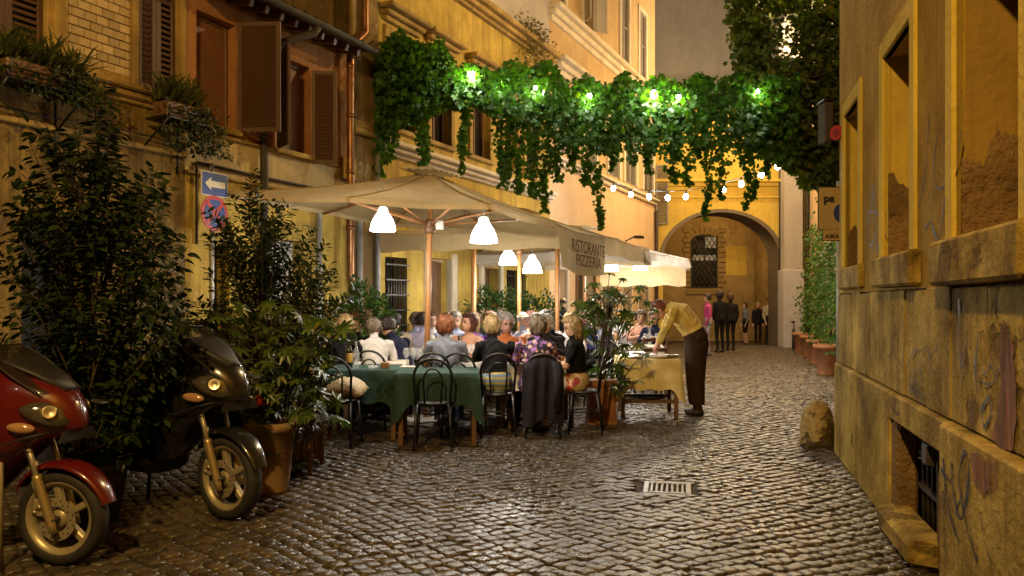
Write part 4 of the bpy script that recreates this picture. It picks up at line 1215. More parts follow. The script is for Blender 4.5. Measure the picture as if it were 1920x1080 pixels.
# ------------------------------------------------------------------ parasols
m_canvas = canvas('beige_canvas', (.52, .40, .22), .16)
m_canvasw = canvas('pale_canvas', (.60, .56, .50), .2)
m_letter = pm('faded_lettering', (.10, .075, .05), (.16, .12, .075), rough=.9)
def parasol(label, c, a, ze, peak, grad, mat, lean=(0, 0), val=0.0, pole_r=.035, twist=None):
    """square parasol of half side a, set square to the left facade"""
    t = empty('parasol', label, 'parasol', (c[0], c[1], 0), ANG - math.pi / 2, 'square parasols over the tables')
    # local: x = out from the wall (n), y = along the street (u)
    U2, N2 = Vector((.4246, .9054)), Vector((.9054, -.4246))
    def zc_(x, y):
        w = N2 * x + U2 * y
        return grad[0] * w.x + grad[1] * w.y
    def corner(x, y, up=0): return Vector((x, y, ze + zc_(x, y) + up))
    n = 14
    mb = MB()
    ring = []
    for sx, sy in ((-1, -1), (1, -1), (1, 1), (-1, 1)):
        ring.append((sx, sy))
    P = []
    for k in range(4):
        p, q = ring[k], ring[(k + 1) % 4]
        for i in range(n): P.append((p[0] + (q[0] - p[0]) * i / n, p[1] + (q[1] - p[1]) * i / n, i / n))
    rg = []
    for s in (.06, .3, .55, .8, 1.0):
        r_ = []
        for x, y, f in P:
            sag = -.02 * math.sin(f * 2 * math.pi * 2 - math.pi / 2) * s - .02 * s          # cloth dips between ribs
            up = (peak - ze) * (1 - s) ** 1.0 - .05 * math.sin(math.pi * s)
            inn = 1 - .03 * s * math.sin(math.pi * ((f * 2) % 1))
            r_.append(Vector((x * a * s * inn, y * a * s * inn, ze + zc_(x * a * s, y * a * s) + up + sag * .5 + .02)))
        rg.append(r_)
    mb.loft(rg, caps=False)
    mb.add([p for p in rg[0]], [list(range(len(P)))])
    hem = [[Vector((p.x, p.y, p.z)) for p in rg[-1]], [Vector((p.x * 1.003, p.y * 1.003, p.z - .05)) for p in rg[-1]]]
    mb.loft(hem, caps=False)
    cn = mb.build('canopy', mat, t)
    for q in range(0, 4 * n, n // 2): MB().tube([rg[s_][q] + Vector((0, 0, .004)) for s_ in range(5)], .007, 5).build('seam', mat, cn)
    # little vent cap
    vb = MB(); vr = []
    for s, dz in ((.02, .10), (.13, .055), (.17, .03)):
        vr.append([Vector((x * a * s, y * a * s, peak + dz - .06 * s + zc_(x * a * s, y * a * s) + .012 * math.sin(i * 2.1) * s * 6)) for i, (x, y, f) in enumerate(P)])
    vb.loft(vr, caps=False); vb.add(vr[0], [list(range(len(P)))]); vb.build('vent_cap', mat, cn)
    # pole (leaning with the tilt), hub, ribs, struts
    top = Vector((0, 0, peak - .06)); foot = Vector((lean[0], lean[1], 0))
    MB().tube([foot, top], [pole_r, pole_r * .95], 12).build('pole', m_ply, t)
    hub = foot * .18 + top * .82; hub.z = ze - .10
    hub.x = foot.x + (top.x - foot.x) * hub.z / top.z; hub.y = foot.y + (top.y - foot.y) * hub.z / top.z
    MB().lathe([(.05, -.10), (.068, -.08), (.068, -.02), (.055, 0), (.068, .02), (.068, .06), (.05, .08)], 14, tuple(hub)).build('hub', m_wood, t)
    for k in range(8):
        x, y = [(-1, -1), (0, -1), (1, -1), (1, 0), (1, 1), (0, 1), (-1, 1), (-1, 0)][k]
        e = Vector((x * a * .985, y * a * .985, ze + zc_(x * a, y * a) - .035)); st = Vector((0, 0, peak - .10))
        rb = MB().tube([st, e], [.018, .016], 6).build('rib', m_ply, t)
        m = st * .42 + e * .58; m.z -= .015
        MB().tube([hub, m], .014, 6).build('strut', m_ply, rb)
    MB().cbox(-.28, .28, -.28, .28, 0, .09, .02, M=Matrix.Translation(foot)).build('base', m_grey, t)
    if val:
        for k, (p, q) in enumerate(((ring[0], ring[1]), (ring[1], ring[2]), (ring[2], ring[3]), (ring[3], ring[0]))):
            vv, n2 = [], 24
            for i in range(n2 + 1):
                x, y = p[0] + (q[0] - p[0]) * i / n2, p[1] + (q[1] - p[1]) * i / n2
                b = Vector((x * a * 1.004, y * a * 1.004, ze + zc_(x * a, y * a) - .0))
                o_ = .012 * math.sin(i * 1.3 + k)
                vv.append((b, b + Vector((x * .02 + o_ * abs(x), y * .02 + o_ * abs(y), -val * (1 + .06 * math.sin(i * .9))))))
            w = MB(); w.add([z for pr in vv for z in pr], [(2 * i, 2 * i + 2, 2 * i + 3, 2 * i + 1) for i in range(n2)], 0, True)
            w.build('valance', mat, t)
    return t, corner

C1 = (-1.02, 10.0)
par1, cor1 = parasol('big beige square parasol nearest the camera, with a lettered cloth hanging off it', C1, 1.7, 2.60, 3.14, (-.0926, .0239), m_canvas, lean=(-.09, .02), pole_r=.038)
# lettered cloth on its street side, outer half of the edge  (local x=+a, y from -.1 to a)
fl = MB(); n2, m2 = 20, 6
A1, B1 = Vector(cor1(1.72, -.05)), Vector(cor1(1.72, 1.72))
A1.z += .0; 
pts = []
for i in range(n2 + 1):
    s = i / n2
    for j in range(m2 + 1):
        d = j / m2
        p = A1 * (1 - s) + B1 * s
        sw = .03 * math.sin(s * 9 + 1) * d + .05 * d * (1 - s)
        pts.append((p.x + sw, p.y, p.z + .01 - d * (.50 + .03 * math.sin(s * 3.1)) - .03 * math.sin(math.pi * s)))
fl.add(pts, [(i * (m2 + 1) + j, (i + 1) * (m2 + 1) + j, (i + 1) * (m2 + 1) + j + 1, i * (m2 + 1) + j + 1) for i in range(n2) for j in range(m2)], 0, True)
flo = fl.build('hanging_cloth', m_canvas, par1)
def lettering(txt, size, parent, loc, rot, mat, name='lettering', width=None, extr=.001, bold=False):
    cu = bpy.data.curves.new(name, 'FONT'); cu.body = txt; cu.size = size; cu.align_x = 'CENTER'; cu.align_y = 'CENTER'; cu.extrude = extr
    if bold: cu.offset = .006 * size / .1
    o = bpy.data.objects.new(name, cu); COL.objects.link(o)
    cu.materials.append(mat)
    dg = bpy.context.evaluated_depsgraph_get(); me = bpy.data.meshes.new_from_object(o.evaluated_get(dg))
    bpy.data.objects.remove(o); 
    me.name = name
    o = add(name, me, parent, loc, rot)
    if width:
        xs = [v.co.x for v in me.vertices]; w = max(xs) - min(xs); o.scale = (width / w, 1, 1)
    return o
mid = (A1 + B1) / 2
sl = math.atan2(B1.z - A1.z, B1.y - A1.y)
for txt, dz, sz, wd in (('RISTORANTE', -.22, .22, 1.22), ('PIZZERIA', -.385, .20, .92)):
    o = lettering(txt, sz, flo, (mid.x + .075, mid.y + .03, mid.z + dz), (0, 0, 0), m_letter, width=wd)
    o.matrix_local = Matrix.Translation((mid.x + .085, mid.y + .0, mid.z + dz)) @ Matrix(((0, 0, 1, 0), (1, 0, 0, 0), (0, 1, 0, 0), (0, 0, 0, 1))) @ Matrix.Rotation(sl, 4, 'Z') @ Matrix.Diagonal((o.scale[0], 1, 1, 1))
# switch box and cable on the pole
sb = MB().cbox(-1.02 + .07, -1.02 + .17, 9.9, 9.96, 2.44, 2.56, .01).build('switch_box', m_plastic); tag(sb, 'small white switch box clipped to the pole of the nearest parasol', 'switch box')
pendant(pt(718, 433, 9.1), 'bell lamp left of the pole under the nearest parasol', 42)
pendant(pt(907, 455, 8.5), 'bell lamp right of the pole, lowest of all, under the big parasol', 42)
par2, cor2 = parasol('second beige square parasol with an even valance, behind the lettered one', (.12, 13.2), 1.72, 2.52, 3.0, (-.02, -.02), m_canvas, val=.27)
par3, cor3 = parasol('white topped parasol farthest along the street, with a fringed edge', (1.45, 16.0), 1.72, 2.42, 2.98, (0, 0), m_canvasw, val=.16)
# fringe on the valance of the far parasol and the wind cloth under it
fr = MB()
for sd in range(2):
    for i in range(60):
        y = -1.72 + 3.44 * i / 60
        p, w = ((1.745, y), (0, .04)) if sd == 0 else ((y, -1.745), (.04, 0))
        z = 2.42 - .165
        fr.add([(p[0], p[1], z), (p[0] + w[0], p[1] + w[1], z), (p[0] + w[0] / 2, p[1] + w[1] / 2, z - .07)], [(0, 1, 2)])
tag(fr.build('fringe', m_canvasw, par3), kind='stuff')
wc = MB(); pts = []
for i in range(21):
    for j in range(5):
        pts.append((1.66 - 1.9 * i / 20, 1.70 + .03 * math.sin(i * .8) * j / 4, 2.30 - .42 * j / 4 - .02 * math.sin(i)))
wc.add(pts, [(i * 5 + j, (i + 1) * 5 + j, (i + 1) * 5 + j + 1, i * 5 + j + 1) for i in range(20) for j in range(4)], 0, True).build('wind_cloth', m_canvas, par3)
pendant(pt(953, 496, 12.6), 'bell lamp half hidden behind the valance, left of a parasol pole', 60)
pendant(pt(998, 512, 11.9), 'bell lamp right of the thin pole beneath the second parasol valance', 60)
pendant(pt(1178, 497, 15.0), 'bell lamp just under the near edge of the white fringed parasol', 42)
pendant(pt(1147, 508, 16.5), 'bell lamp at the back left under the white fringed parasol', 40)
pendant(pt(1200, 506, 16.3), 'bell lamp seen in front of the pale wind cloth of the far parasol', 22)
# extra poles of the frames between the parasols
for px, Y, lab in ((888, 12.4, 'round wooden pole standing left of the hedge'), (1045, 13.6, 'round wooden pole standing right of the hedge')):
    x = PX(px, Y)
    o = MB().tube([(x, Y, 0), (x, Y, 2.5)], .04, 12).build('wooden_pole', m_ply); tag(o, lab, 'pole')

# ------------------------------------------------------------------ tables and cloths
m_green = pm('green_cloth', (.013, .046, .033), (.010, .036, .026), rough=.8, scale=4, bump=.003, bscale=60)
m_whitec = pm('white_cloth', (.66, .62, .56), (.60, .56, .50), rough=.85, scale=4, bump=.003, bscale=60)
m_yelc = pm('cream_cloth', (.80, .66, .32), (.74, .60, .28), rough=.85, scale=4, bump=.003, bscale=60)
m_leg = pm('table_wood', (.20, .105, .045), (.12, .06, .026), rough=.55, scale=6, stretch=(6, 6, .6))
TZ = .79
def table(lab, cloth_lab, c, w, d, rz, mat, drop=.30, corner=.20, shelf=False):
    t = empty('table', lab, 'table', (c[0], c[1], 0), rz, 'restaurant tables')
    MB().cbox(-w / 2, w / 2, -d / 2, d / 2, TZ - .045, TZ - .004, .006).build('tabletop', m_leg, t)
    for sx in (-1, 1):
        for sy in (-1, 1):
            MB().cbox(sx * (w / 2 - .05) - .026, sx * (w / 2 - .05) + .026, sy * (d / 2 - .05) - .026, sy * (d / 2 - .05) + .026, 0, TZ - .046, .006).build('leg', m_leg, t)
    if shelf:
        for sy in (-1, 1): MB().cbox(-w / 2 + .077, w / 2 - .077, sy * (d / 2 - .05) - .015, sy * (d / 2 - .05) + .015, .20, .25, .005).build('stretcher', m_leg, t)
    # cloth
    n = 22
    P = []
    for (p, q) in (((-1, -1), (1, -1)), ((1, -1), (1, 1)), ((1, 1), (-1, 1)), ((-1, 1), (-1, -1))):
        for i in range(n):
            f = i / n
            P.append((p[0] + (q[0] - p[0]) * f, p[1] + (q[1] - p[1]) * f, f))
    ph = random.uniform(0, 6)
    rg = []
    for lev in range(9):
        r_ = []
        for i, (x, y, f) in enumerate(P):
            cr = max(0, 1 - min(f, 1 - f) / .16)
            L = drop + corner * cr ** 1.4 + .012 * math.sin(i * .9 + ph)
            if lev == 0: r_.append(Vector((x * w * .40, y * d * .40, TZ + .001)))
            elif lev == 1: r_.append(Vector((x * (w / 2 - .004), y * (d / 2 - .004), TZ + .001)))
            elif lev == 2: r_.append(Vector((x * (w / 2 + .006), y * (d / 2 + .006), TZ - .008)))
            else:
                s = (lev - 2) / 6
                wv = .018 * s * math.sin(f * 2 * math.pi * 3.5 + ph + (i // n) * 1.7) + .03 * s * cr
                ox, oy = (x / abs(x) if abs(x) > .999 else 0), (y / abs(y) if abs(y) > .999 else 0)
                r_.append(Vector((x * (w / 2 + .006) + ox * (.012 * s + wv), y * (d / 2 + .006) + oy * (.012 * s + wv), TZ - .008 - L * s)))
        rg.append(r_)
    mb = MB(); mb.loft(rg, caps=False); mb.add(rg[0], [list(range(len(P)))])
    o = mb.build('tablecloth', mat, None, (c[0], c[1], 0), (0, 0, rz)); tag(o, cloth_lab, 'tablecloth', 'tablecloths')
    return t
table('wooden table under the green cloth with the black chair tucked in front', 'dark green tablecloth behind the empty bentwood chair', (-.82, 8.86), .88, .80, R(4), m_green, .34, .22)
table('wooden table under the green cloth that holds the wine bottle', 'dark green tablecloth under the dark wine bottle', (-1.70, 9.22), .80, .76, R(4), m_green, .36, .20)
table('table under a white cloth where the woman in grey blue sits', 'white tablecloth in front of the red haired woman', (-.55, 10.16), .85, .75, R(2), m_whitec)
table('table under a white cloth where the woman in the floral dress sits', 'white tablecloth before the brown bobbed woman', (.34, 10.06), .85, .75, R(2), m_whitec)
table('table under a white cloth beside the man in navy', 'white tablecloth between the navy jumper and the white shirt', (-1.75, 10.35), .8, .75, R(2), m_whitec)
table('serving table stacked with plates in front of the waiter', 'cream tablecloth on the serving table by the waiter', (1.84, 10.88), .80, .76, R(-3), m_yelc, .40, .16, True)
table('white clothed table behind the ladder back chair', 'white tablecloth behind the ladder back chair', (2.15, 13.6), .85, .8, R(-8), m_whitec)
table('white clothed table by the hedge near the bald man', 'white tablecloth near the hedge before the bald man', (.15, 12.5), 1.0, .75, R(0), m_whitec)
table('white clothed table under the far white parasol', 'white tablecloth under the far white parasol', (1.5, 15.4), 1.0, .8, R(0), m_whitec)

# ------------------------------------------------------------------ bentwood chairs
def build_chair():
    t = empty('bentwood_chair', 'x', 'chair')
    MB().lathe([(.195, .455), (.205, .462), (.205, .478), (.19, .486), (.05, .482)], 22).build('seat', m_iron, t)
    hoop = [(-.17, -.17, .47)] + [(.19 * math.cos(a) * 1.0, -.20 - .06 * math.sin(a) * 1.0, .74 + .19 * math.sin(a)) for a in np.linspace(math.pi, 0, 13)] + [(.17, -.17, .47)]
    MB().tube(hoop, .014, 8).build('backrest', m_iron, t)
    hoop2 = [(-.08, -.185, .48)] + [(.095 * math.cos(a), -.20 - .045 * math.sin(a), .70 + .13 * math.sin(a)) for a in np.linspace(math.pi, 0, 11)] + [(.08, -.185, .48)]
    MB().tube(hoop2, .010, 7).build('inner_hoop', m_iron, t)
    for sx in (-1, 1):
        MB().tube([(sx * .16, -.155, .47), (sx * .19, -.22, .0)], [.017, .012], 8).build('leg', m_iron, t)
        MB().tube([(sx * .15, .13, .46), (sx * .18, .175, .0)], [.018, .012], 8).build('leg', m_iron, t)
    MB().tube([(.165 * math.cos(a), .165 * math.sin(a) - .01, .24) for a in np.linspace(0, 2 * math.pi, 19)[:-1]], .008, 6, closed=True).build('stretcher', m_iron, t)
    return t
CH0 = []
def chair(lab, x, y, rz):
    if not CH0: CH0.append(build_chair()); o = CH0[0]
    else: o = copy_tree(CH0[0])
    o.location = (x, y, 0); o.rotation_euler = (0, 0, rz); o.scale = (1.04, 1.0, 1.03)
    o['label'] = lab; o['group'] = 'black bentwood chairs'
    return o
chair('empty black bentwood chair in front of the right green table', -.83, 8.44, R(3))
chair('black bentwood chair with a plastic bag on its seat', -1.87, 8.66, R(-8))
chair('black bentwood chair under the woman with a patterned skirt', -.17, 9.25, R(4))
chair('black bentwood chair hung with a dark jacket', .36, 9.17, R(-3))
chair('black bentwood chair seen from the side under the woman in black', .86, 9.48, R(82))
chair('black bentwood chair under the woman in the grey blue top', -.93, 9.36, R(5))
chair('black bentwood chair between the green table and the white table', -.60, 9.32, R(-4))
chair('black bentwood chair under the man in the white shirt', -1.75, 9.78, R(8))
chair('black bentwood chair turned behind the leafy planter', 1.30, 11.7, R(150))
for k, (x, y, r, lab) in enumerate(((-1.2, 10.75, 100, 'black bentwood chair under the man in navy'), (-.35, 10.95, 178, 'black bentwood chair under the woman in peach'), (.05, 10.85, 182, 'black bentwood chair under the curly white haired woman'), (.5, 10.8, 176, 'black bentwood chair under the pale haired woman by the floral dress'))): chair(lab, x, y, R(r))
# wooden ladder back chair
m_chw = pm('dark_chair_wood', (.14, .062, .028), (.085, .036, .016), rough=.45, scale=6, stretch=(6, 6, .6))
lc = empty('ladder_back_chair', 'brown wooden ladder back chair beside the waiter', 'chair', (PX(1218, 13.0), 13.0, 0), R(12))
MB().cbox(-.2, .2, -.2, .2, .45, .48, .008).build('seat', m_green, lc)
for sx in (-1, 1):
    MB().tube([(sx * .19, -.2, 0), (sx * .19, -.2, .5), (sx * .2, -.24, .98)], .02, 8).build('leg', m_chw, lc); MB().tube([(sx * .19, .18, 0), (sx * .19, .18, .46)], .02, 8).build('leg', m_chw, lc)
for z in (.60, .74, .90): MB().cbox(-.19, .19, -.245, -.225, z, z + .06, .008).build('back_rail', m_chw, lc)

# dark jacket hung on the chair
jb = MB(); rg = []
for s, z in ((0, .955), (.12, .90), (.3, .80), (.5, .62), (.75, .42), (1, .20)):
    r_ = []
    for i in range(27):
        f = i / 26 - .5
        wd = .20 + .035 * min(1, s * 3)
        x = f * 2 * wd * (1 if s > .02 else .55); fold = .022 * math.sin(f * 15 + 2.2 * math.sin(f * 5) + s * 2) * min(1, s * 2)
        zz = z - (.06 * (2 * f) ** 2 if s < .35 else 0) + (.05 * math.sin(f * 7 + 1) if s == 1 else 0)
        r_.append((x, -.262 - .02 * s - fold - (.01 if s else -.03), zz))
    rg.append(r_)
rg2 = [[(x, y + .10 * (1 if i else .4), z) for x, y, z in r_] for i, r_ in enumerate(rg[:4])]
m_jacket = cloth('dark_jacket', (.018, .015, .019))
jb.loft(rg, caps=False, closed=False); jb.loft(rg2, caps=False, closed=False)
for i in range(3): 
    for e in (0, 26): jb.add([rg[i][e], rg[i + 1][e], rg2[i + 1][e], rg2[i][e]], [(0, 1, 2, 3)])
jk = jb.build('jacket', m_jacket, None, (.36, 9.17, 0), (0, 0, R(-3))); tag(jk, 'dark grey jacket draped over a chair back', 'jacket')
MB().tube([(.15, -.30, .88), (.17, -.315, .6), (.16, -.32, .33)], [.05, .045, .035], 8).build('sleeve', m_jacket, jk)
# plastic bag on the chair seat
m_bag = pm('thin_plastic_bag', (.58, .47, .30), (.45, .34, .19), rough=.35, scale=9, bump=.03, bscale=12)
gb = MB(); rg = []
rr = random.Random(5)
for s, z, r_ in ((0, .49, .12), (.2, .53, .19), (.5, .60, .20), (.75, .66, .15), (.92, .70, .09), (1, .72, .05)):
    rg.append([((r_ * (1 + .18 * math.sin(3 * a + z * 20) + rr.uniform(-.09, .09))) * math.cos(a) * 1.15, (r_ * (1 + .15 * math.sin(4 * a + z * 9))) * math.sin(a) * .75, z + rr.uniform(-.015, .015)) for a in np.linspace(0, 2 * math.pi, 19)[:-1]])
gb.loft(rg)
tag(gb.build('plastic_bag', m_bag, None, (-1.80, 8.70, 0)), 'crumpled cream plastic bag on the seat of a black chair', 'bag')

# ------------------------------------------------------------------ things on the tables
m_glass = glassmat('clear_glass', (.75, .8, .82), .04, .28)
m_wine = pm('dark_bottle', (.018, .022, .012), (.012, .014, .008), rough=.08, spec=.7)
m_label = pm('paper_label', (.62, .42, .10), (.5, .33, .08), rough=.7)
m_plate = pm('plate_china', (.66, .64, .60), (.58, .56, .52), rough=.2, coat=.4)
m_food = pm('leftover_food', (.40, .15, .05), (.30, .22, .07), rough=.6, scale=30, bump=.02)
m_dish = pm('steel_dish', (.55, .52, .48), (.45, .42, .38), rough=.18, metal=.8)
GL0 = []
def wineglass(x, y, lab, z=TZ + .002):
    if not GL0:
        t = empty('wine_glass', lab, 'glass')
        MB().lathe([(.034, 0), (.033, .004), (.006, .008), (.004, .03), (.004, .085), (.012, .095)], 14).build('stem', m_glass, t)
        b = MB().lathe([(.012, .095), (.034, .12), (.041, .15), (.038, .185), (.032, .215)], 16); b.f = [q for q in b.f if len(q) == 4]; b.m = [0] * len(b.f); b.s = [True] * len(b.f)
        b.build('bowl', m_glass, t)
        GL0.append(t); o = t
    else: o = copy_tree(GL0[0])
    o.location = (x, y, z); tag(o, lab, 'glass', 'wine glasses on the tables')
for k, (px, Y, lab) in enumerate(((762, 9.3, 'leftmost wine glass of the three standing by the near parasol pole'), (775, 9.38, 'middle wine glass of the three standing by the near parasol pole'), (787, 9.30, 'wine glass touching the parasol pole, right one of three'), (735, 10.2, 'wine glass in front of the navy jumper'), (886, 10.1, 'wine glass before the woman in peach'), (878, 9.98, 'wine glass nearest the grey blue elbow'), (1038, 10.0, 'wine glass between the floral dress and the woman in black'), (965, 10.05, 'wine glass between the black back and the floral dress'))):
    wineglass(PX(px, Y), Y, lab)
for k, (px, Y, lab) in enumerate(((838, 10.25, 'wine glass straight beyond the red haired woman'), (912, 10.2, 'wine glass between peach top and black top'), (940, 10.3, 'wine glass before the curly white haired woman'), (1000, 10.3, 'wine glass hidden behind the brown bob'), (1022, 10.2, 'wine glass before the pale haired woman'), (712, 10.4, 'wine glass beyond the white shirt'), (748, 10.55, 'wine glass at the navy elbow'), (1210, 13.5, 'wine glass left on the cloth behind the ladder back chair'), (1232, 13.6, 'wine glass right on the cloth behind the ladder back chair'))):
    wineglass(PX(px, Y), Y, lab)
def bottle(loc, lab, m, hgt=.30, r=.037, label=True):
    t = empty('bottle', lab, 'bottle', loc, 0, 'bottles on the tables')
    MB().lathe([(r * .9, 0), (r, .01), (r, hgt * .58), (r * .8, hgt * .68), (.014, hgt * .78), (.013, hgt * .96), (.016, hgt * .965), (.016, hgt)], 16).build('glass_body', m, t)
    if label: MB().lathe([(r + .001, hgt * .18), (r + .0015, hgt * .2), (r + .0015, hgt * .5), (r + .001, hgt * .52)], 16).build('paper_label', m_label, t)
    return t
bottle(Vector((PX(655, 9.15), 9.15, TZ + .002)), 'dark wine bottle with a yellow label on the green table', m_wine, .31)
bottle(Vector((PX(668, 9.1), 9.1, TZ + .002)), 'clear water bottle beside the dark wine bottle', m_glass, .30, .036, False)
bottle(Vector((PX(975, 10.1), 10.1, TZ + .002)), 'clear bottle between the black top and the floral dress', m_glass, .30, .036, False)
bottle(Vector((PX(901, 10.2), 10.2, TZ + .002)), 'clear bottle in front of the purple shawl', m_glass, .30, .036, False)
bottle(Vector((PX(1218, 13.65), 13.65, TZ + .002)), 'clear bottle on the cloth behind the ladder back chair', m_glass, .30, .036, False)
bottle(Vector((PX(860, 10.3), 10.3, TZ + .002)), 'dark bottle between the red hair and the peach top', m_wine, .31)
o = MB().cbox(-.045, .045, -.04, .04, 0, .07, .006).build('menu_box', pm('brown_box', (.30, .15, .05), (.12, .06, .025), rough=.6, scale=30), None, (PX(722, 9.0), 9.0, TZ + .002)); tag(o, 'small brown box on the front edge of the left green table', 'box')
o = MB().lathe([(.05, 0), (.055, .005), (.055, .03), (.046, .03), (.044, .012)], 16).build('ashtray', m_glass, None, (PX(699, 9.02), 9.02, TZ + .002)); tag(o, 'round glass ashtray on the left green table', 'ashtray')
o = MB().cbox(-.09, .09, -.06, .06, 0, .012, .004).build('napkin', m_whitec, None, (PX(765, 9.1), 9.14, TZ + .004)); tag(o, 'folded white napkin at the gap between the green tables', 'napkin')
def plate(x, y, z, r, lab, food=True):
    t = empty('plate', lab, 'plate', (x, y, z), 0, 'used plates on the serving table')
    MB().lathe([(r * .55, 0), (r * .6, .003), (r, .022), (r * .99, .026), (r * .6, .010), (.01, .008)], 22).build('dish', m_plate, t)
    if food:
        f = MB()
        rr = random.Random(int(x * 1000))
        f.ell((0, 0, .014), (r * .5, r * .4, .016), 10, 5)
        f.build('leftovers', m_food, t)
zt = TZ + .003
for x, y, lab in ((-.62, 10.0, 'dinner plate before the red haired woman'), (-.30, 10.3, 'dinner plate before the woman in peach'), (.10, 9.9, 'dinner plate before the blond woman in black'), (.42, 9.88, 'dinner plate before the floral dress'), (.15, 10.3, 'dinner plate before the white curls'), (.62, 10.1, 'dinner plate before the woman seen side on'), (-1.72, 10.2, 'dinner plate before the white shirt')): plate(x, y, zt, .12, lab)
plate(1.66, 10.62, zt, .14, 'plate with reddish leftovers on the front left of the serving table')
plate(1.98, 10.64, zt, .15, 'plate of bread crusts at the front of the serving table')
plate(2.07, 10.92, zt, .15, 'oval looking plate of scraps nearest the waiter hands')
plate(1.70, 11.0, zt, .14, 'shallow plate at the back left of the serving table', False)
plate(1.72, 11.0, zt + .028, .13, 'plate stacked on top at the back left of the serving table')
plate(1.88, 11.02, zt, .13, 'plate between the two back plates on the serving table')
plate(1.56, 10.84, zt, .10, 'small side plate at the left edge of the serving table', False)
for k, (x, y, lab) in enumerate(((1.80, 10.80, 'shiny metal dish in the middle of the serving table'), (2.16, 10.72, 'shiny metal dish at the right corner of the serving table'))):
    o = MB().lathe([(.06, 0), (.07, .004), (.095, .035), (.098, .038), (.085, .032), (.06, .010), (.01, .008)], 20).build('metal_dish', m_dish, None, (x, y, zt)); tag(o, lab, 'dish', 'metal dishes on the serving table')
o = MB().lathe([(.19, 0), (.20, .005), (.205, .025), (.195, .022), (.185, .008)], 26).build('tray', m_iron, None, (1.86, 10.7, .253)); tag(o, 'round black tray on the stretcher beneath the serving table', 'tray')
for j, (a, b) in enumerate(((1.62, 10.53), (2.1, 10.53))): pass
# ------------------------------------------------------------------ the diners, the waiter, the passers-by
c_white = cloth('white_shirt', (.58, .55, .53)); c_navy = cloth('navy_jumper', (.012, .014, .04)); c_grey = cloth('grey_blue_top', (.17, .185, .22)); c_black = cloth('black_top', (.007, .006, .007))
c_beige = cloth('beige_shirt', (.42, .35, .26)); c_peach = cloth('peach_top', (.60, .34, .24)); c_blue = cloth('pale_blue_shirt', (.36, .40, .56)); c_yellow = cloth('yellow_shirt', (.76, .57, .19)); c_trous = cloth('brown_trousers', (.050, .028, .016))
c_pink = cloth('pink_top', (.52, .08, .26)); c_orange = cloth('orange_top', (.45, .14, .05)); c_stripe = stripes('striped_shirt', (.50, .48, .62), (.16, .16, .36), 22); c_purple = floral('purple_shawl', (.09, .02, .12), [(.02, .16, .45), (.30, .05, .20), (.02, .30, .32), (.16, .03, .22)], 14, .6)
c_floral = floral('floral_dress', (.020, .010, .025), [(.34, .16, .40), (.55, .30, .20), (.22, .10, .34), (.50, .34, .30), (.10, .03, .10)], 20, .5)
c_skirt = floral('flower_skirt', (.52, .40, .22), [(.55, .06, .02), (.48, .15, .03), (.30, .04, .03), (.52, .40, .22)], 11, .5)
c_knit = stripes('patterned_skirt', (.16, .26, .40), (.46, .36, .10), 5.5, 'Z'); c_dark = cloth('dark_clothes', (.012, .010, .010)); c_denim = cloth('denim', (.04, .05, .09)); c_striptr = stripes('striped_trousers', (.45, .40, .44), (.12, .10, .12), 14)
G_ = 'diners at the tables'
def sit(px, Y, rz, lab, **k):
    k.setdefault('bottom', c_dark)
    r = random.Random(int(px * 7 + Y * 13)); dx, dy = r.uniform(-.035, .035), r.uniform(-.02, .05)
    J = dict(k.get('J') or {})
    for key, w in (('waist', .35), ('chest', .7), ('neck', 1.0), ('head', 1.25)):
        p = J.get(key, SIT[key]); J[key] = (p[0] + dx * w, p[1] + dy * w, p[2] + r.uniform(-.012, .012))
    k['J'] = J
    a = dict(k.get('asym') or {})
    for s in (1, -1):
        e, q = J.get('el', SIT['el']), J.get('wr', SIT['wr'])
        a[('el', s)] = Vector((s * (e[0] + r.uniform(-.01, .04)), e[1] + dy + r.uniform(-.06, .05), e[2] + r.uniform(-.02, .06))); a[('wr', s)] = Vector((s * (q[0] + r.uniform(-.07, .05)), q[1] + r.uniform(-.08, .04), q[2] + r.uniform(0, .10)))
    k['asym'] = a
    k.setdefault('yaw', R(r.uniform(-28, 28))); k.setdefault('tilt', R(r.uniform(-14, 6)))
    return person(lab, (PX(px, Y), Y, 0), R(rz), SIT, group=G_, **k)
LEAN = dict(chest=(0, .10, .94), neck=(0, .16, 1.07), head=(0, .24, 1.20), sh=(.185, .13, 1.01))
sit(836, 9.47, 4, 'red haired woman in a grey blue top seen from behind', top=c_grey, hair='red', style='bob', female=True, sleeve='long', bottom=c_denim)
sit(930, 9.38, 6, 'blond woman in a black top and patterned skirt seen from behind', top=c_black, hair='blond', style='bob', female=True, sleeve='long', bottom=c_knit, skirt=c_knit, bare_legs=True)
sit(1004, 9.30, -4, 'woman with a brown bob in a dark floral dress seen from behind', top=c_floral, hair='greybrown', style='bob', female=True, sleeve='long', skirt=c_floral, bottom=c_floral, bare_legs=True)
sit(1082, 9.5, 82, 'blond woman in a black short sleeved top and flowered skirt, side on', top=c_black, hair='blond', style='long', female=True, sleeve='short', skirt=c_skirt, bottom=c_skirt, bare_legs=True, yaw=R(20))
sit(704, 9.95, 14, 'man in a white shirt seen from behind, beyond the green table', top=c_white, hair='greybrown', style='short', J=LEAN, yaw=R(-30))
sit(764, 10.5, 66, 'dark haired man in a navy jumper with a bright blue collar', top=c_navy, hair='dark', style='short', J=LEAN, bottom=c_denim)
sit(686, 10.95, 140, 'man with a ruddy face and reddish hair behind the white shirt', top=c_dark, hair='red', style='short', skin=2)
sit(740, 11.6, 20, 'dark haired person in a beige shirt leaning away', top=c_beige, hair='dark', style='short', yaw=R(-40))
sit(797, 11.8, 12, 'person in a blue striped shirt behind the parasol pole', top=c_stripe, hair='dark', style='short')
sit(832, 11.2, 170, 'pale blond head just above the red haired woman', top=c_white, hair='blond', style='short', female=True)
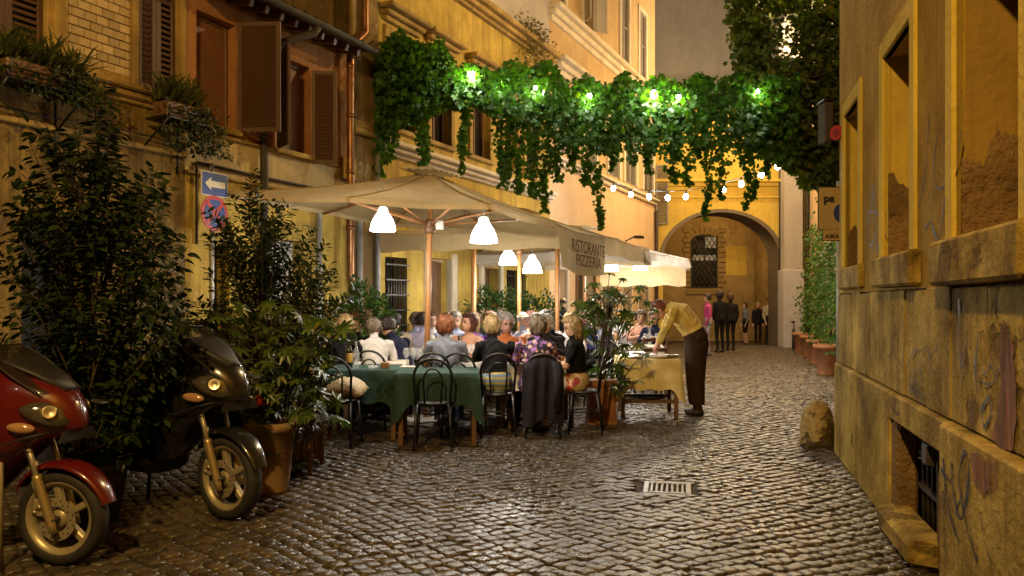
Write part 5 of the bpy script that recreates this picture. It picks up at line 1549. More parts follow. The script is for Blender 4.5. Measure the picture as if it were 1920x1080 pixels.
sit(878, 10.85, 152, 'woman with dark hair in a peach top facing the camera', top=c_peach, hair='darkred', style='bob', female=True, sleeve='short', skin=2)
sit(897, 11.6, 30, 'blond woman in a bright purple and blue shawl', top=c_purple, hair='blond', style='long', female=True)
sit(952, 10.75, 184, 'woman with white curly hair in an orange top', top=c_orange, hair='white', style='bob', female=True, curly=True, skin=2)
sit(977, 11.75, -8, 'balding man in a pale blue shirt seen from behind', top=c_blue, hair='white', style='bald', J=dict(head=(0, .09, 1.27)))
sit(1024, 10.75, 178, 'woman with pale blond hair behind the floral dress', top=c_dark, hair='white', style='bob', female=True)
sit(1046, 11.5, 112, 'dark haired man in black leaning in, face to the left', top=c_black, hair='dark', style='short', J=dict(head=(0, .16, 1.28)))
sit(640, 10.0, -20, 'blond person in a dark jacket half hidden by leaves', top=c_dark, hair='blond', style='bob', female=True)
sit(938, 12.9, 170, 'dark haired diner facing the camera before the hedge', top=c_dark, hair='dark', style='bob', female=True)
sit(905, 13.4, 60, 'brown haired diner at the left end of the hedge', top=c_dark, hair='brown', style='short')
sit(992, 12.9, 200, 'auburn haired diner beside the bald man', top=c_peach, hair='darkred', style='bob', female=True)
sit(1022, 12.6, 190, 'grey haired diner right of the hedge', top=c_grey, hair='grey', style='bob', female=True)
sit(808, 12.9, 190, 'brown haired diner far behind the parasol pole', top=c_white, hair='brown', style='short')
sit(775, 12.3, 10, 'grey brown haired diner behind the navy jumper', top=c_stripe, hair='greybrown', style='short')
sit(655, 11.7, 150, 'dark haired diner left of the round leaved bush', top=c_navy, hair='dark', style='short')
sit(722, 12.4, 190, 'fair haired diner in beige under the barred window', top=c_beige, hair='blond', style='bob', female=True)
sit(852, 12.3, 175, 'grey haired diner in front of the brown door', top=c_blue, hair='grey', style='short')
sit(920, 11.9, 20, 'red haired diner behind the purple shawl', top=c_dark, hair='red', style='bob', female=True)
sit(1008, 11.7, 185, 'brown haired diner between the bald man and the leaning man', top=c_peach, hair='brown', style='short')
sit(1070, 12.4, 165, 'fair haired diner behind the woman in black', top=c_white, hair='blond', style='bob', female=True)
VX = dict(vox=.02)
person('balding man standing at the back by the pale door', (PX(1056, 16.5), 16.5, 0), R(10), STAND, top=c_dark, bottom=c_dark, hair='dark', style='bald', scale=.93, **VX)
sit(1092, 15.0, 170, 'diner in pink behind the leafy planter', top=c_pink, hair='grey', style='bob', female=True, **VX)
sit(1112, 14.6, 185, 'diner in blue behind the leafy planter', top=cloth('blue_top', (.05, .08, .38)), hair='brown', style='short', **VX)
sit(1150, 12.6, 70, 'diner in a grey jacket leaning over behind the planter', top=c_grey, hair='brown', style='short', J=LEAN, **VX)
sit(1200, 15.6, 180, 'diner in peach under the far white parasol', top=c_peach, hair='brown', style='bob', female=True, **VX)
sit(1172, 16.4, 160, 'diner in white under the far white parasol', top=c_white, hair='dark', style='short', **VX)
sit(1228, 14.6, 150, 'diner in navy just behind the waiter head', top=c_navy, hair='dark', style='short', **VX)
BEND = dict(pelvis=(0, -.02, 1.03), waist=(0, .05, 1.18), chest=(0, .22, 1.41), neck=(0, .36, 1.49), head=(0, .49, 1.43), sh=(.185, .30, 1.43), el=(.22, .40, 1.18), wr=(.15, .50, .98), hip=(.095, -.02, .99), kn=(.10, .03, .54), an=(.09, -.03, .09))
m_apr = c_trous
w = person('waiter in a yellow shirt and brown trousers bending over plates', (PX(1304, 10.86), 10.86, 0), R(84), BEND, top=c_yellow, bottom=c_trous, hair='red', style='short', skin=2, tilt=R(-40), vox=.013, girth=1.22)
apr = MB(); rg = []
for z, rx, ry, cy in ((1.10, .185, .15, .0), (.98, .20, .165, -.02), (.75, .185, .145, .0), (.45, .165, .125, .0), (.26, .155, .115, -.01), (.15, .15, .105, -.02)):
    rg.append([Vector((math.cos(a) * rx * (1 + .03 * math.sin(5 * a)), cy + math.sin(a) * ry, z)) for a in np.linspace(0, 2 * math.pi, 23)[:-1]])
apr.loft(rg, caps=False).build('apron', c_trous, w)
MB().tube([(x, y, z) for x, y, z in ((-.17, .05, 1.10), (0, .15, 1.12), (.17, .05, 1.10), (.12, -.12, 1.09), (-.12, -.12, 1.09))], .016, 6, closed=True).build('belt', m_iron, w)
WALK = dict(STAND, kn=(.09, .03, .52))
def stand(px, Y, rz, lab, **k):
    k.setdefault('vox', .02)
    return person(lab, (PX(px, Y), Y, 0), R(rz), STAND, **k)
stand(1328, 22.6, 80, 'passer by in a pink top and striped trousers walking past the waiter', top=c_pink, bottom=c_striptr, hair='dark', style='short', female=True, asym={('an', 1): Vector((.09, .22, .10)), ('kn', 1): Vector((.09, .16, .53))}, group='people strolling in the alley')
stand(1350, 24.0, 20, 'tall figure in black walking away just right of the pink top', top=c_dark, bottom=c_dark, hair='dark', style='bob', scale=1.06, group='people strolling in the alley')
stand(1370, 25.0, 10, 'second figure in black walking away towards the arch', top=c_dark, bottom=c_dark, hair='brown', style='bob', scale=1.02, group='people strolling in the alley')
stand(1398, 28.6, 100, 'small bare legged figure in the passage, left of the three', top=c_grey, bottom=c_dark, hair='brown', style='bob', scale=.86, bare_legs=True, group='people waiting in the passage')
stand(1421, 28.8, 170, 'middle one of three figures waiting in the arched passage', top=c_dark, bottom=c_dark, hair='blond', style='bob', scale=.86, group='people waiting in the passage')
stand(1441, 28.4, 200, 'rightmost figure of three beside the passage edge', top=c_beige, bottom=c_dark, hair='brown', style='short', scale=.96, group='people waiting in the passage')
# bright collar of the navy jumper, handbag strap etc. stay with their wearers
# ------------------------------------------------------------------ plants
l_ficus = leafmat('ficus_leaf', (.009, .019, .005), (.026, .040, .009), .14, .45, .3)
l_olean = leafmat('shrub_leaf', (.013, .026, .006), (.040, .050, .011), .2, .45, .35)
l_scheff = leafmat('umbrella_leaf', (.024, .054, .010), (.085, .115, .020), .25, .36)
l_ivy = leafmat('vine_leaf', (.020, .062, .006), (.060, .135, .010), .42, .55, .25)
l_ivyd = leafmat('dark_vine_leaf', (.030, .058, .008), (.085, .105, .014), .32, .55, .3)
l_box = leafmat('hedge_leaf', (.020, .060, .012), (.055, .11, .022), .25, .4)
l_grass = leafmat('spider_leaf', (.07, .085, .02), (.16, .16, .05), .3, .5)
m_bark = pm('bark', (.065, .042, .022), (.035, .022, .012), rough=.9, scale=12, bump=.01)
def twiggy(parent, twigs, leafkind, mat, size, per, spread=.10, droop=.25, r0=.012, tname='limbs', trunk=None, density=.35):
    """twigs: list of (p0, p1). leaves sit alternately along the outer part of each twig"""
    mb = MB()
    P, D, N, S = [], [], [], []
    for a, b in twigs:
        a, b = Vector(a), Vector(b); m = (a + b) / 2 + Vector((random.gauss(0, .05), random.gauss(0, .05), random.gauss(.03, .05)))
        pts = []
        for t in np.linspace(0, 1, 6): pts.append(a * (1 - t) ** 2 + m * 2 * t * (1 - t) + b * t * t)
        mb.tube(pts, [r0 * (1 - .75 * t) for t in np.linspace(0, 1, 6)], 5, caps=False)
        ax = (b - a).normalized()
        for k in range(per):
            t = density + (1 - density) * (k + random.random()) / per
            p = a * (1 - t) ** 2 + m * 2 * t * (1 - t) + b * t * t
            side = Vector((random.gauss(0, 1), random.gauss(0, 1), random.gauss(0, .7))); side = (side - ax * side.dot(ax)).normalized()
            d = side * .9 + ax * .5 + Vector((0, 0, -droop))
            P.append(p + side * random.uniform(0, spread)); D.append(d); N.append((random.gauss(0, .4), random.gauss(0, .4), 1)); S.append(size * random.uniform(.6, 1.2))
    if trunk:
        for pts, rr in trunk: mb.tube(pts, rr, 9)
    mb.build('trunk', m_bark, parent)
    tag(add('crown', leaf_mesh('crown', P, D, N, S, leafkind, mat), parent), kind='stuff')
    return parent
def pot_mesh(r, h, rim=.03, n=24): return MB().lathe([(r * .72, 0), (r * .8, .02), (r * .97, h - .07), (r * .97, h - .06), (r * 1.08, h - .055), (r * 1.08, h), (r * .95, h), (r * .93, h - .05)], n)
def pot(parent, r, h, mat, loc=(0, 0, 0)):
    p = pot_mesh(r, h).build('pot', mat, parent, loc)
    MB().lathe([(r * .9, h - .06), (.01, h - .04)], 16).build('soil', m_soil, p)
    return p

# big dark ficus between the scooters
fc = empty('ficus_tree', 'tall dark leafy tree in a tub between the two scooters', 'tree', (-2.98, 5.62, 0))
pot(fc, .24, .42, pm('dark_tub', (.03, .024, .02), (.02, .016, .014), rough=.7))
tw = []
tips = [(120, 262), (215, 215), (200, 300), (60, 300), (250, 330), (300, 360), (30, 400), (140, 380), (220, 400), (312, 440), (335, 515), (10, 470), (90, 470), (180, 470), (270, 470), (40, 560), (130, 560), (230, 560), (320, 560), (370, 580), (0, 640), (100, 650), (200, 650), (290, 640), (330, 680), (60, 730), (150, 740), (240, 730), (300, 760), (190, 820), (260, 820), (130, 690)]
b0 = Vector((-2.98, 5.62, 0))
for (x, y) in tips:
    for q in range(6):
        Y = 5.62 + random.uniform(-.5, .5)
        if y > 600: Y = 5.62 + random.uniform(-.3, .5)
        e = pt(min(x + random.gauss(0, 24), 352), y + random.gauss(0, 24), Y) - b0
        o = Vector((random.gauss(0, .05), random.gauss(0, .05), max(.5, e.z - random.uniform(.35, .75)))) + Vector((e.x, e.y, 0)) * random.uniform(.1, .4)
        tw.append((o, e))
twiggy(fc, tw, 'oval', l_ficus, .082, 44, .05, .45, .008, trunk=[([(0, 0, .36), (.03, .02, 1.0), (-.02, 0, 1.7), (.02, -.02, 2.5)], [.04, .034, .026, .01]), ([(0, .02, .5), (.2, .05, 1.1), (.35, .0, 1.7)], [.03, .022, .01]), ([(0, 0, .5), (-.2, .05, 1.2), (-.38, -.02, 2.0)], [.03, .022, .01])], density=.2)
# lighter shrub right of it
ol = empty('slender_shrub', 'lacy shrub of narrow leaves in front of the road signs', 'shrub', (-2.30, 7.35, 0))
pot(ol, .22, .40, m_terra)
b0 = Vector((-2.30, 7.35, 0)); tw = []
for (x, y) in [(455, 372), (420, 420), (500, 420), (540, 460), (590, 450), (470, 470), (620, 500), (560, 520), (410, 500), (510, 540), (640, 545), (450, 560), (600, 560), (390, 570), (540, 590), (480, 610), (430, 630), (590, 600), (400, 450), (525, 400)]:
    for q in range(5):
        e = pt(x + random.gauss(0, 18), y + random.gauss(0, 18), 7.35 + random.uniform(-.4, .35)) - b0
        o = Vector((random.gauss(0, .04), random.gauss(0, .04), max(.6, e.z - random.uniform(.4, .8)))) + Vector((e.x, e.y, 0)) * random.uniform(.15, .5)
        tw.append((o, e))
twiggy(ol, tw, 'lance', l_olean, .085, 70, .035, .1, .006, trunk=[([(0, 0, .34), (.02, 0, .9), (.0, 0, 1.5), (.02, 0, 2.1)], [.03, .025, .02, .008])], density=.15)
# schefflera with fingered leaves
def palmate(name, lab, loc, tips, b0, mat, size, cat='shrub', potargs=None, trunk=None, rays=8, Yj=.3, per=1):
    t = empty(name, lab, cat, loc)
    P, D, N, S = [], [], [], []
    mb = MB()
    for (x, y, Y) in tips:
        for q in range(per):
            e = pt(x + random.gauss(0, 16), y + random.gauss(0, 16), Y + random.uniform(-Yj, Yj)) - b0
            o = Vector((random.gauss(0, .03), random.gauss(0, .03), max(.35, e.z - random.uniform(.15, .4)))) + Vector((e.x, e.y, 0)) * random.uniform(.35, .75)
            mb.tube([o, (o + e) / 2 + Vector((0, 0, .05)), e], [.006, .005, .004], 5, caps=False)
            ax = Vector((random.gauss(0, .5), random.gauss(-.35, .5), 1)).normalized()
            u = ax.orthogonal().normalized(); v = ax.cross(u); ph = random.uniform(0, 6)
            sz = size * random.uniform(.7, 1.2)
            for k in range(rays):
                a = ph + 2 * math.pi * k / rays
                d = u * math.cos(a) + v * math.sin(a) - ax * .25
                P.append(e); D.append(d); N.append(ax); S.append(sz * random.uniform(.85, 1.1))
    for pts, rr in (trunk or []): mb.tube(pts, rr, 8)
    mb.build('trunk', m_bark, t)
    tag(add('crown', leaf_mesh('crown', P, D, N, S, 'lance', mat), t), kind='stuff')
    return t
tips = []
for k in range(460):
    x = random.uniform(375, 628); y = random.uniform(585, 850)
    if x > 560 and y > 780: continue
    if x < 450 and y > 690: continue
    tips.append((x, y, 6.75 + random.uniform(-.35, .35)))
sch = palmate('umbrella_plant', 'bushy umbrella plant with fingered leaves beside the black scooter', (-2.0, 6.72, 0), tips, Vector((-2.0, 6.72, 0)), l_scheff, .105, trunk=[([(0, 0, .3), (.0, 0, .8), (.05, 0, 1.2)], [.03, .02, .01])])
pp_ = gnd(492, 932)
pb = empty('plant_pot', 'tall pale terracotta pot right behind the black scooter wheel', 'pot', (pp_.x, pp_.y + .2, 0))
MB().lathe([(.145, 0), (.15, .02), (.195, .50), (.215, .505), (.215, .57), (.19, .57), (.185, .5)], 28).build('pot_body', pm('pale_terracotta', (.30, .19, .09), (.22, .13, .06), rough=.8, scale=5, bump=.004), pb)
MB().lathe([(.18, .52), (.01, .54)], 16).build('soil', m_soil, pb)
for k, (px, py, lab) in enumerate(((537, 893, 'small wooden planter box just right of the pale pot'), (562, 872, 'wooden planter box behind the first one, nearer the tables'))):
    g = gnd(px, py)
    t = empty('planter_box', lab, 'planter', (g.x, g.y + .15, 0), R(20), 'wooden planter boxes')
    for i in range(4):
        MB().cbox(-.15 + i * .076, -.15 + i * .076 + .07, -.15, -.13, .05, .40, .005).build('plank', m_wood, t); MB().cbox(-.15 + i * .076, -.15 + i * .076 + .07, .13, .15, .05, .40, .005).build('plank', m_wood, t)
    for sx in (-1, 1):
        MB().cbox(sx * .14 - .01, sx * .14 + .01, -.128, .128, .05, .40, .004).build('plank', m_wood, t)
        for sy in (-1, 1): MB().cbox(sx * .155 - .02, sx * .155 + .02, sy * .155 - .02, sy * .155 + .02, 0, .44, .005).build('post', m_wood, t)
    MB().box(-.13, .13, -.128, .128, .30, .34).build('soil', m_soil, t)

def bush(lab, c, rad, n, size, mat, kind='oval', pots=None, group=None, name='bush'):
    t = empty(name, lab, 'bush', (c[0], c[1], 0), 0, group)
    d = rnd_dirs(n); rr = rng.uniform(.25, 1, n) ** .4
    bumps = 1 + .22 * np.sin(d[:, 0] * 6 + d[:, 2] * 5 + c[0]) + .15 * np.sin(d[:, 1] * 9 + d[:, 2] * 7)
    P = d * (rr * bumps)[:, None] * np.array(rad) + np.array([0, 0, c[2]])
    P[:, 2] = np.maximum(P[:, 2], .12)
    D = d + rng.normal(0, .6, (n, 3)); N = rng.normal(0, .5, (n, 3)) + np.array([0, 0, 1])
    tag(add('crown', leaf_mesh('crown', P, D, N, size * rng.uniform(.6, 1.2, n), kind, mat), t), kind='stuff')
    mb = MB()
    for k in range(7): 
        e = Vector((random.gauss(0, rad[0] * .5), random.gauss(0, rad[1] * .5), c[2] + random.uniform(-.1, .6) * rad[2])); mb.tube([(random.gauss(0, .04), random.gauss(0, .04), .2), e * .5 + Vector((0, 0, .1)), e], [.015, .01, .004], 5, caps=False)
    mb.build('stems', m_bark, t)
    if pots:
        if pots[0] == 'box':
            _, w, dd, h = pots; b = MB().cbox(-w / 2, w / 2, -dd / 2, dd / 2, 0, h, .015).build('trough', m_terra, t)
        else: pot(t, pots[0], pots[1], m_terra)
    return t
bush('dark round leaved bush in front of the barred window', (PX(684, 11.0), 11.0, 1.28), (.42, .4, .50), 1700, .085, l_box, pots=(.24, .45))
bush('long clipped hedge in a trough left of the thin parasol pole', (PX(930, 14.3), 14.3, 1.35), (.50, .35, .42), 2000, .08, l_box, pots=('box', .9, .5, .6), group='hedges in troughs')
bush('hedge in a trough right of the thin parasol pole', (PX(1006, 14.6), 14.6, 1.30), (.36, .35, .38), 1300, .08, l_box, pots=('box', .8, .5, .6), group='hedges in troughs')
# leafy planter by the serving table
fp = gnd(1130, 796)
b0 = Vector((fp.x, fp.y + .17, 0))
tips = []
for k in range(58):
    a, r_ = random.uniform(0, 6.28), random.random() ** .5
    tips.append((1148 + 66 * r_ * math.cos(a), 574 + 46 * r_ * math.sin(a), b0.y + random.uniform(-.35, .35)))
for k in range(9): tips.append((1150 + random.gauss(0, 14), random.uniform(610, 660), b0.y + random.uniform(-.2, .2)))
for k in range(16): tips.append((1160 + random.gauss(0, 16), random.uniform(665, 745), b0.y + random.uniform(-.3, -.1)))
pl = palmate('leafy_planter', 'tall umbrella plant in a square fluted terracotta planter by the serving table', tuple(b0), tips, b0, l_scheff, .13, 'plant', trunk=[([(-.03, 0, .5), (-.02, 0, .9), (.06, 0, 1.4)], [.016, .014, .01]), ([(.03, .02, .5), (.09, 0, 1.0), (.13, 0, 1.5)], [.016, .014, .01]), ([(0, -.02, .5), (.03, -.02, 1.1), (.12, 0, 1.55)], [.014, .012, .01])], rays=8)
pb = MB()
for (z0, z1, a, b) in ((0, .06, .185, .185), (.06, .48, .165, .172), (.48, .55, .19, .195)):
    pb.loft([[(s[0] * a, s[1] * a, z0) for s in ((-1, -1), (1, -1), (1, 1), (-1, 1))], [(s[0] * b, s[1] * b, z1) for s in ((-1, -1), (1, -1), (1, 1), (-1, 1))]], sm=False)
pb.build('planter_box', m_terra, pl)
fl_ = MB().cbox(-.009, .009, -.008, .003, .065, .475, .003).mesh('flute', m_terra)
for sd in range(4):
    for k in range(9):
        o = add('flute', fl_, pl); o.matrix_local = Matrix.Rotation(sd * math.pi / 2, 4, 'Z') @ Matrix.Translation((-.14 + k * .035, -.169, 0))
d = rnd_dirs(260); Pq = d * np.array([.17, .17, .09]) + np.array([0, 0, .58])
tag(add('ground_cover', leaf_mesh('ground_cover', Pq, d + np.array([0, 0, .6]), np.tile([0., 0, 1], (260, 1)), rng.uniform(.03, .06, 260), 'oval', l_ivy), pl), kind='stuff')
MB().lathe([(.15, .53), (.01, .54)], 12).build('soil', m_soil, pl)

# ------------------------------------------------------------------ the vine garland over the street
def prof(px, tab):
    return np.interp(px, [a for a, _ in tab], [b for _, b in tab])
TOPP = [(700, 120), (716, 78), (745, 62), (790, 80), (830, 84), (850, 115), (900, 132), (945, 122), (1000, 118), (1035, 122), (1060, 148), (1130, 152), (1180, 145), (1250, 150), (1300, 148), (1370, 142), (1420, 150), (1560, 120)]
BOTP = [(700, 270), (720, 300), (740, 240), (780, 215), (840, 190), (880, 200), (930, 215), (1000, 250), (1060, 265), (1120, 280), (1180, 280), (1230, 285), (1290, 300), (1350, 315), (1420, 290), (1470, 300), (1560, 300)]
YG = 12.0
ga = empty('vine_garland', 'green vine garland strung across the alley, lit by bulbs', 'vine', (1.2, YG, 0))
go = np.array([1.2, YG, 0])
P, D, N, S = [], [], [], []
def ivy_leaf(px, py, Y, size, out=1.0):
    P.append(np.array(pt(px, py, Y)) - go); D.append((random.gauss(0, .5), random.gauss(-.2, .4), random.gauss(-.8, .4))); N.append((random.gauss(0, .4), -1 * out, random.gauss(.5, .3))); S.append(size)
for k in range(18000):
    px = random.uniform(704, 1500)
    a, b = prof(px, TOPP), prof(px, BOTP)
    hh = b - a
    t = random.random()
    if t > .55 and random.random() < .08 + (t - .55) * .9: continue
    if math.sin(px * .043) * math.sin(px * .11 + 2) * math.sin(t * 9) > .45 and random.random() < .6: continue
    py = a + hh * t + 8 * math.sin(px * .09) + random.gauss(0, 4)
    ivy_leaf(px, py, YG + random.gauss(0, .26) * (1 - .4 * t), .038 + .085 * random.random() ** 1.7)
STR = [(712, 250, 330, 14), (735, 230, 300, 10), (790, 200, 326, 16), (800, 190, 300, 12), (868, 180, 322, 10), (874, 180, 290, 10), (940, 220, 350, 16), (955, 220, 330, 12), (975, 230, 360, 14), (1000, 240, 368, 18), (1025, 250, 395, 14), (1045, 250, 340, 14), (1075, 260, 320, 14), (1100, 260, 345, 14), (1122, 300, 428, 12), (1150, 270, 320, 14), (1185, 270, 308, 12), (1215, 280, 325, 14), (1260, 290, 340, 16), (1290, 300, 345, 12), (1326, 310, 408, 11), (1352, 310, 372, 10), (1400, 290, 392, 10), (1412, 290, 372, 9), (1440, 290, 330, 12)]
stem = MB()
for x, y0, y1, w in STR:
    Y = YG + random.uniform(-.25, .2)
    n = int((y1 - y0) * w * .10)
    pts = []
    for q in np.linspace(0, 1, 6): pts.append(Vector(np.array(pt(x + 4 * math.sin(q * 5 + x), y0 - 30 + (y1 - y0 + 26) * q, Y)) - go))
    stem.tube(pts, .005, 4, caps=False)
    for k in range(n):
        q = random.random() ** .9
        ivy_leaf(x + random.gauss(0, w * .42) * (1.15 - .5 * q) + 4 * math.sin(q * 5 + x), y0 + (y1 - y0) * q, Y + random.gauss(0, .05), random.uniform(.045, .095))
# left shoulder climbing the yellow wall
for k in range(2600):
    px = random.uniform(704, 850); a = prof(px, TOPP)
    ivy_leaf(px, random.uniform(a, 250 - (px - 704) * .35), YG + .1 + random.uniform(-.3, .35), random.uniform(.05, .11))
tag(add('foliage', leaf_mesh('foliage', P, D, N, np.array(S), 'ivy', l_ivy), ga), kind='stuff')
cbl = []
for px, py in ((690, 95), (860, 150), (1060, 185), (1260, 190), (1450, 170), (1600, 120)): cbl.append(Vector(np.array(pt(px, py, YG)) - go))
stem.tube(cbl, .012, 6).build('stems', m_bark, ga)

# the climber that covers the end of the side house and hangs beside the corner
cl = empty('climbing_vine', 'dark climbing vine that hangs in the gap beside the corner house', 'vine', (5.3, 12.6, 0))
go2 = np.array([5.3, 12.6, 0]); P, D, N, S = [], [], [], []
LEFT = [(-30, 1372), (40, 1368), (90, 1378), (130, 1380), (150, 1395), (200, 1390), (260, 1400), (300, 1455), (330, 1500), (360, 1520)]
for k in range(15000):
    py = random.uniform(-60, 350); l = np.interp(py, [a for a, _ in LEFT], [b for _, b in LEFT])
    px = l + (1600 - l) * random.random() + random.gauss(0, 7)
    if 1440 < px < 1500 and 20 < py < 110 and random.random() < .75: continue
    Y = 12.6 + random.gauss(0, .35)
    P.append(np.array(pt(px, py, Y)) - go2); D.append((random.gauss(0, .6), random.gauss(-.2, .4), random.gauss(-.6, .5))); N.append((random.gauss(0, .4), -1, random.gauss(.5, .3))); S.append(random.uniform(.055, .115))
tag(add('foliage', leaf_mesh('foliage', P, D, N, np.array(S), 'ivy', l_ivyd), cl), kind='stuff')
st = MB()
for k in range(7):
    x0_, y0_ = random.uniform(1500, 1580), 360
    pts = [Vector(np.array(pt(x0_ + (random.uniform(1400, 1580) - x0_) * q + 10 * math.sin(q * 7 + k), 360 - 420 * q, 12.6 + .2 * math.sin(k + q * 3))) - go2) for q in np.linspace(0, 1, 8)]
    st.tube(pts, .016, 6, caps=False)
st.tube([(.75, .2, 0), (.7, .1, 1.5), (.6, 0, 3.3)], .03, 7).build('stems', m_bark, cl)
# vine column above the pots on the side house
vc = empty('wall_vine', 'green vine column growing up the far right wall from the pots', 'vine', tuple(GWp(5.6)), 0)
go3 = np.array(GWp(5.6)); P, D, N, S = [], [], [], []
for k in range(4200):
    t = random.uniform(1.8, 11.5); z = random.uniform(.5, 4.4)
    lim = 2.0 + 1.9 * math.sin(t * .55 - .6) ** 2 + .4 * math.sin(t * 2.7)
    if z > max(1.5, lim + (1.5 if t > 6 else 0)): continue
    if t < 4.2 and z < 1.0 + .3 * math.sin(t * 5): continue
    o_ = abs(random.gauss(.12, .16)) + (.12 if z < 2 else 0)
    P.append(np.array(GWp(t, o_, z)) - go3); D.append((random.gauss(-.4, .5), random.gauss(-.2, .5), random.gauss(-.5, .5))); N.append((-1, -.6, .6)); S.append(random.uniform(.06, .12))
tag(add('foliage', leaf_mesh('foliage', P, D, N, np.array(S), 'ivy', l_ivy), vc), kind='stuff')
st = MB()
for t in (3.2, 5, 6.8, 8.6): st.tube([Vector(np.array(GWp(t, .3, .3)) - go3), Vector(np.array(GWp(t + .2, .12, 1.6)) - go3), Vector(np.array(GWp(t + .6, .08, 3.2)) - go3)], [.03, .02, .01], 6)
st.build('stems', m_bark, vc)
for k, (px, py, r_, h, lab) in enumerate(((1509, 664, .24, .62, 'farthest terracotta pot of the row on the right, by the bicycle'), (1524, 671, .24, .60, 'second terracotta pot from the bicycle'), (1541, 684, .25, .60, 'third terracotta pot from the bicycle'), (1562, 705, .27, .64, 'nearest terracotta pot of the row, at the house corner'))):
    g = gnd(px, py)
    t = empty('terracotta_pot', lab, 'pot', (g.x, g.y + r_, 0), 0, 'terracotta pots along the right wall')
    MB().lathe([(r_ * .75, 0), (r_ * .78, .02), (r_ * .97, h - .09), (r_ * 1.1, h - .085), (r_ * 1.1, h), (r_ * .97, h), (r_ * .95, h - .05)], 26).build('pot_body', m_terra, t)
    MB().lathe([(r_ * .92, h - .06), (.01, h - .05)], 14).build('soil', m_soil, t)

# pots of trailing green on the brick house
def shelf_plant(lab, px0, px1, py, n, lng):
    sA, sB = FS(px0), FS(px1); z = (FZ(px0, py) + FZ(px1, py)) / 2; z = FZ((px0 + px1) / 2, py)
    t = empty('window_planter', lab, 'planter', FW((sA + sB) / 2, .0, z), ANG, 'planters on the brick house wall')
    L = (sB - sA)
    MB().cbox(-L * .42, L * .42, -.36, -.14, .03, .19, .012).build('trough', m_wood, t)
    br = MB(); br.box(-L / 2, L / 2, -.40, -.08, 0, .02)
    for sx in (-1, 1): br.tube([(sx * L * .45, -.40, 0), (sx * L * .45, -.02, -.28)], .012, 5).tube([(sx * L * .45, -.40, .01), (sx * L * .45, -.40, .10)], .010, 5)
    br.tube([(-L / 2, -.40, .10), (L / 2, -.40, .10)], .010, 5); br.tube([(L * .4, -.05, 0), (L * .42, -.04, -.35), (L * .40, -.04, -.5)], .014, 5)
    br.build('bracket', m_iron, t)
    P, D, N, S = [], [], [], []
    for k in range(n):
        x = random.uniform(-L * .5, L * .5); a = random.uniform(0, 6.28)
        P.append((x, -.25 + random.uniform(-.08, .08), .20)); D.append((math.cos(a) * .8 + (.25 if x > 0 else 0), math.sin(a) * .8 - .3, random.uniform(.2, 1.1))); N.append((-math.cos(a), -math.sin(a), .8)); S.append(random.uniform(.2, .42))
    tag(add('blades', leaf_mesh('blades', P, D, N, np.array(S), 'blade', l_grass), t), kind='stuff')
    P, D, N, S = [], [], [], []
    for k in range(n * 3):
        q = random.random(); x = L * .25 + random.gauss(.1, .16) + q * .12
        if random.random() < .3: x = random.uniform(-L * .5, L * .5)
        P.append((x, -.33 + random.gauss(0, .06), .2 - q * lng)); D.append((random.gauss(0, .5), random.gauss(-.5, .4), random.gauss(-.3, .5))); N.append((0, -1, .5)); S.append(random.uniform(.035, .075))
    tag(add('trailing_leaves', leaf_mesh('trailing_leaves', P, D, N, np.array(S), 'oval', l_olean), t), kind='stuff')
shelf_plant('long planter of spiky and trailing plants on an iron bracket, upper left', -50, 112, 172, 360, .28)
shelf_plant('smaller planter with arching grassy leaves below the closed shutters', 262, 334, 234, 300, .5)
# ------------------------------------------------------------------ scooters
m_redp = pm('red_scooter_paint', (.10, .006, .005), (.085, .005, .005), rough=.25, coat=.8)
m_blk = pm('black_scooter_paint', (.012, .011, .010), (.010, .009, .008), rough=.25, coat=.8)
m_plas = pm('matt_black_plastic', (.016, .014, .013), (.011, .010, .009), rough=.55)
m_tyre = pm('tyre_rubber', (.020, .017, .015), (.013, .011, .010), rough=.75, scale=20, bump=.002)
m_alloy = pm('alloy', (.40, .33, .22), (.30, .25, .16), rough=.4, metal=.4, scale=14)
m_disc = pm('brake_disc', (.36, .31, .24), (.28, .24, .18), rough=.4, metal=.4)
m_gold = pm('fork_paint', (.42, .32, .16), (.36, .27, .13), rough=.35, metal=.6)
m_head = pm('headlight_glass', (.07, .06, .045), (.04, .034, .026), rough=.05, spec=.9, coat=1.0)
m_refl = pm('reflector_chrome', (.40, .36, .29), (.32, .28, .22), rough=.32, metal=.8)
m_amber = pm('amber_lens', (.36, .20, .10), (.3, .16, .08), rough=.15, coat=.6)
m_screen = glassmat('smoked_screen', (.03, .022, .016), .08, .5)
m_tail = pm('tail_light', (.40, .03, .015), (.32, .02, .01), rough=.15, coat=.6)
